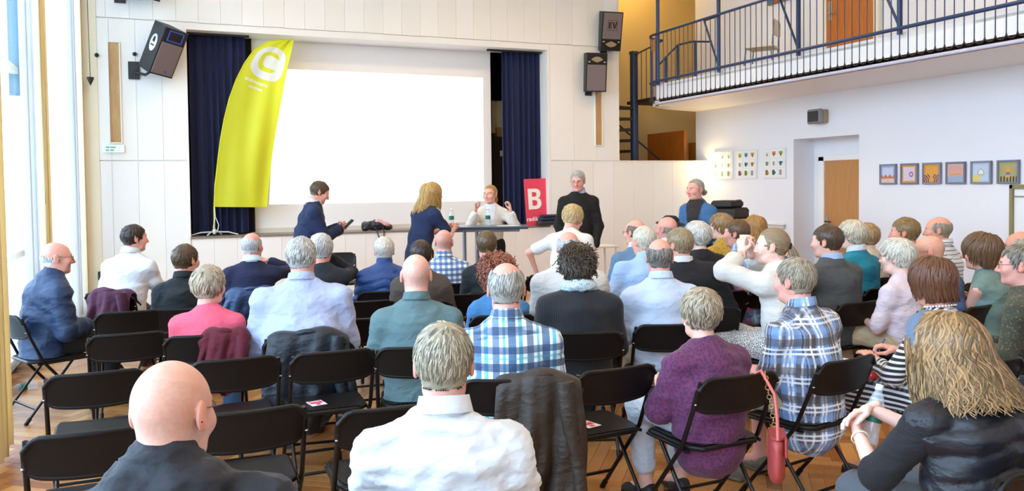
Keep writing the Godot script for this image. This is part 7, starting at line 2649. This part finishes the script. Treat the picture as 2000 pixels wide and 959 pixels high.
func build_small_things() -> void:
	# things people hold or carry
	var suit: Dictionary
	for q in jobs:
		if q.label.begins_with("man in dark navy suit"):
			suit = q
	var hp: Vector3 = suit.node.transform * ((suit.J.wrL + suit.J.wrR) * 0.5)
	var ph := thing("phone_case", "open dark phone wallet held by the man in navy suit", "phone", hp + suit.node.transform.basis * Vector3(0, 0.05, -0.105), suit.rot)
	ph.rotation.x = 0.75
	var leather := mat("phone wallet", Color("#221d1a"), 0.5)
	var pc := slab("cover", Vector3(-0.075, -0.006, -0.07), Vector3(0.0, 0.004, 0.07), leather, ph)
	pc.rotation.z = 0.25
	var pc2 := slab("phone", Vector3(0.002, -0.006, -0.07), Vector3(0.078, 0.004, 0.07), leather, ph)
	pc2.rotation.z = -0.25
	slab("screen", Vector3(-0.034, 0.005, -0.064), Vector3(0.034, 0.0065, 0.064), mat("phone glass", Color("#2c3440"), 0.1), pc2, 0.0)
	var cup_q := seat_of("man in the grey suit jacket")
	var cup := thing("drink_can", "red drink can held by the man in the grey suit jacket", "can", cup_q.node.transform * (cup_q.J.wrL + Vector3(0.035, 0.03, -0.09)))
	part("can", MB.new().lathe([Vector2(0, 0), Vector2(0.026, 0), Vector2(0.033, 0.012), Vector2(0.033, 0.10), Vector2(0.027, 0.115), Vector2(0, 0.113)], 16).mesh(), mat("can red", Color("#c8343a"), 0.3, 0.3), cup)
	part("rim", MB.new().lathe([Vector2(0.028, 0.112), Vector2(0.029, 0.119), Vector2(0.025, 0.119), Vector2(0.024, 0.112)], 16).mesh(), mat("can rim", Color("#c9c9cc"), 0.3, 0.8), cup)
	var wq := seat_of("woman in the white jacket")
	var wc := thing("paper_cup", "white cup raised to her mouth by the woman in white jacket", "cup", wq.node.transform * ((wq.J.wrL + wq.J.wrR) * 0.5 + Vector3(0, 0.035, -0.015)))
	part("cup", MB.new().lathe([Vector2(0, 0), Vector2(0.027, 0), Vector2(0.036, 0.09), Vector2(0.034, 0.09), Vector2(0.025, 0.004)], 16).mesh(), mat("cup white", Color("#f1efea"), 0.5), wc)
	part("cup_lip", MB.new().lathe([Vector2(0.034, 0.088), Vector2(0.038, 0.09), Vector2(0.036, 0.094), Vector2(0.033, 0.092)], 16).mesh(), mat("cup white", Color("#f1efea"), 0.5), wc)
	var sq := seat_of("woman in the striped dress")
	var nt := thing("notebook", "white notebook on the lap of the woman in striped dress", "notebook", sq.node.transform * Vector3(-0.14, 0.655, -0.42), sq.rot + 0.5)
	slab("pages", Vector3(-0.11, 0, -0.15), Vector3(0.11, 0.012, 0.15), mat("paper white", Color("#f2f2ee"), 0.7), nt, 0.002)
	slab("cover", Vector3(-0.115, -0.006, -0.155), Vector3(0.115, 0.0, 0.155), mat("notebook cover", Color("#2a2a30"), 0.6), nt, 0.002)
	var pn := thing("pen", "blue pen held over the white notebook", "pen", sq.node.transform * (sq.J.wrR + Vector3(-0.06, 0.0, -0.09)))
	part("barrel", MB.new().tube([Vector3(0, -0.05, -0.02), Vector3(0.02, 0.06, 0.04)], 0.004, 6).mesh(), mat("pen blue", Color("#3b55a8"), 0.4), pn)
	part("tip", MB.new().tube([Vector3(0, -0.05, -0.02), Vector3(-0.003, -0.064, -0.027)], [0.0035, 0.0008], 6).mesh(), mat("pen tip", Color("#b9b9bc"), 0.3, 0.8), pn)
	var pu := thing("red_purse", "small red purse beside the white notebook", "purse", sq.node.transform * Vector3(-0.20, 0.62, -0.30), sq.rot)
	var F := Field.new()
	F.bone(Vector3(-0.07, 0.02, 0), Vector3(0.07, 0.02, 0), Vector2(0.05, 0.022), Vector2(0.05, 0.022), Vector3(0, 0, 1), 0.02)
	F.run(0.01)
	part("pouch", net_mesh(F.net()), mat("purse red", Color("#d2413e"), 0.5), pu)
	part("zip", MB.new().tube([Vector3(-0.08, 0.043, 0), Vector3(0, 0.046, 0), Vector3(0.08, 0.043, 0)], 0.003, 5).mesh(), mat("case zip", Color("#38342e"), 0.5), pu)
	var vq := seat_of("woman in the dark quilted vest")
	var vb := bottle(Vector3.ZERO, "water bottle with green label held by the woman in the quilted vest")
	vb.transform = Transform3D(vq.node.transform.basis * Basis(Vector3(0, 0, 1), -0.25), vq.node.transform * (vq.J.handL * Vector3(0.0, -0.075, -0.045) + Vector3(0.02, -0.09, 0.0)))
	var br := part("bracelet", MB.new().tube(ring_points(0.031, 14), 0.003, 5, false, true).mesh(), mat("bracelet pale", Color("#e6dcc6"), 0.4), vq.node)
	var ax: Vector3 = (vq.J.wrL - vq.J.elL).normalized()
	br.transform = Transform3D(Basis(Quaternion(Vector3.UP, ax)), vq.J.wrL - ax * 0.03)
	# pink quilted bag hanging from the purple tunic's chair
	var pq := seat_of("woman in the purple tunic")
	var pb := thing("shoulder_bag", "quilted pink-red shoulder bag hanging by strap and chain from chair", "bag", pq.seat.transform * Vector3(0.14, 0.27, 0.36), pq.rot + 0.9)
	var pink := mat("bag leather pink", Color("#a5423f"), 0.45)
	var rows := []
	for i in 9:
		var v := i / 8.0
		var rw := PackedVector3Array()
		for j in 20:
			var a := TAU * j / 20.0
			var ww := 0.105 * (1.0 - 0.18 * pow(absf(v * 2.0 - 1.0), 3.0))
			var q := 0.004 * absf(sin(v * 18.0 + a * 3.0)) 
			var e := 1.0 if i in range(1, 8) else 0.72
			rw.append(Vector3(cos(a) * (ww + q) * e, lerpf(0.04, 0.26, v), sin(a) * (0.035 + q) * e))
		rows.append(rw)
	part("pouch", MB.new().grid(rows, 0.004, true).mesh(), pink, pb)
	slab("flap", Vector3(-0.10, 0.17, 0.030), Vector3(0.10, 0.262, 0.044), pink, pb, 0.01)
	part("flap_top", MB.new().extrude(rounded(0.18, 0.07, 0.03), -0.006, 0.006, Transform3D(Basis(Vector3(1, 0, 0), PI * 0.5), Vector3(0, 0.258, 0))).mesh(), pink, pb)
	part("strap", MB.new().tube([Vector3(-0.09, 0.25, 0.0), Vector3(-0.06, 0.34, 0.0), Vector3(-0.03, 0.45, -0.01), Vector3(0.0, 0.555, -0.07), Vector3(0.0, 0.52, -0.13)], 0.008, 6).mesh(), mat("strap coral", Color("#d0655e"), 0.5), pb)
	for k in 13:
		var f := k / 12.0
		var p := Vector3(lerpf(0.09, 0.01, f), lerpf(0.25, 0.54, f), -0.05 * f)
		var lk := part("chain_link", MB.new().tube(ring_points(0.011, 8), 0.0026, 4, false, true).mesh(), mat("chain gold", Color("#c9ae7a"), 0.3, 0.8), pb, p)
		lk.rotation = Vector3(PI * 0.5, (PI * 0.5 if k % 2 else 0.0), 0.2)
	# on the floor and walls
	var fb := bottle(on_y(72, 752, 0.03) + Vector3(0, 0.005, 0), "empty clear bottle lying on the parquet beneath the blue jacket's chair")
	fb.rotation = Vector3(0, 0.5, PI * 0.5)
	var w0 := on_z(202, 584, ZB + 0.25)
	var tb := thing("floor_box", "low black and white box on the floor in the corner by the stage wall", "box", Vector3(w0.x, 0, ZB + 0.30))
	slab("base", Vector3(-0.16, 0, -0.16), Vector3(0.16, 0.13, 0.16), mat("case black", Color("#1c1a18"), 0.6), tb, 0.01)
	slab("middle", Vector3(-0.15, 0.13, -0.15), Vector3(0.15, 0.24, 0.15), mat("box white", Color("#e9ecee"), 0.5), tb, 0.01)
	slab("lid", Vector3(-0.16, 0.24, -0.16), Vector3(0.16, 0.28, 0.16), mat("lid grey", Color("#4a4c4e"), 0.6), tb, 0.008)
	var sk := on_z(200, 538, ZB)
	var so := thing("wall_socket", "black wall socket on the cream boarding by the corner", "socket", Vector3(sk.x, sk.y, ZB + 0.03))
	slab("plate", Vector3(-0.05, -0.06, -0.006), Vector3(0.05, 0.06, 0.03), mat("socket dark", Color("#22282c"), 0.5), so, 0.008)
	part("outlet", MB.new().lathe([Vector2(0.0, 0.0), Vector2(0.026, 0.0), Vector2(0.028, 0.004), Vector2(0, 0.005)], 12).mesh(), mat("socket hole", Color("#0e1012"), 0.4), so, Vector3(0, 0, 0.03)).rotation.x = PI * 0.5
	var ex := thing("exit_sign", "small white emergency sign with green lines under the plywood slot", "sign", Vector3(-0.62, 2.275, ZB + 0.04))
	slab("panel", Vector3(-0.13, -0.055, -0.02), Vector3(0.13, 0.055, 0.02), mat("sign panel white", Color("#f4faf8"), 0.4), ex, 0.006)
	for q in [[0.018, -0.10, -0.055], [0.018, -0.045, 0.02], [-0.022, -0.10, -0.065], [-0.022, -0.05, 0.0]]:
		slab("green_line", Vector3(q[1], q[0] - 0.008, 0.019), Vector3(q[2], q[0] + 0.008, 0.0225), mat("sign green", Color("#3fb48a"), 0.5), ex, 0.0)
	var cd := thing("pull_cord", "thin hanging cord with a dark weight beside the corner post", "cord", Vector3(-0.88, 3.18, ZB + 0.14))
	part("cord", MB.new().tube([Vector3(-0.03, TOP - 3.2, 0), Vector3(0, 0.05, 0)], 0.005, 5).mesh(), mat("cord brown", Color("#6a5a40"), 0.8), cd)
	part("weight", MB.new().lathe([Vector2(0, -0.07), Vector2(0.02, -0.03), Vector2(0.045, 0.03), Vector2(0.045, 0.045), Vector2(0, 0.05)], 10).mesh(), mat("weight dark", Color("#2d2a22"), 0.6), cd)
	for q in [[189, 108, "round black hook beside the plywood slot and hanging cord"], [263, 106, "round black hook above the loudspeaker bracket"]]:
		var hk := on_z(q[0], q[1], ZB + 0.03)
		var o := part("coat_peg", MB.new().lathe([Vector2(0, 0.05), Vector2(0.02, 0.045), Vector2(0.03, 0.02), Vector2(0.02, 0.0), Vector2(0, 0)], 12).mesh(), mat("knob black", Color("#141414"), 0.4), self, hk)
		o.rotation.x = PI * 0.5
		tag(o, q[2], "knob")


func ring_points(r: float, n: int) -> Array:
	var out := []
	for k in n:
		out.append(Vector3(cos(TAU * k / n) * r, 0, sin(TAU * k / n) * r))
	return out
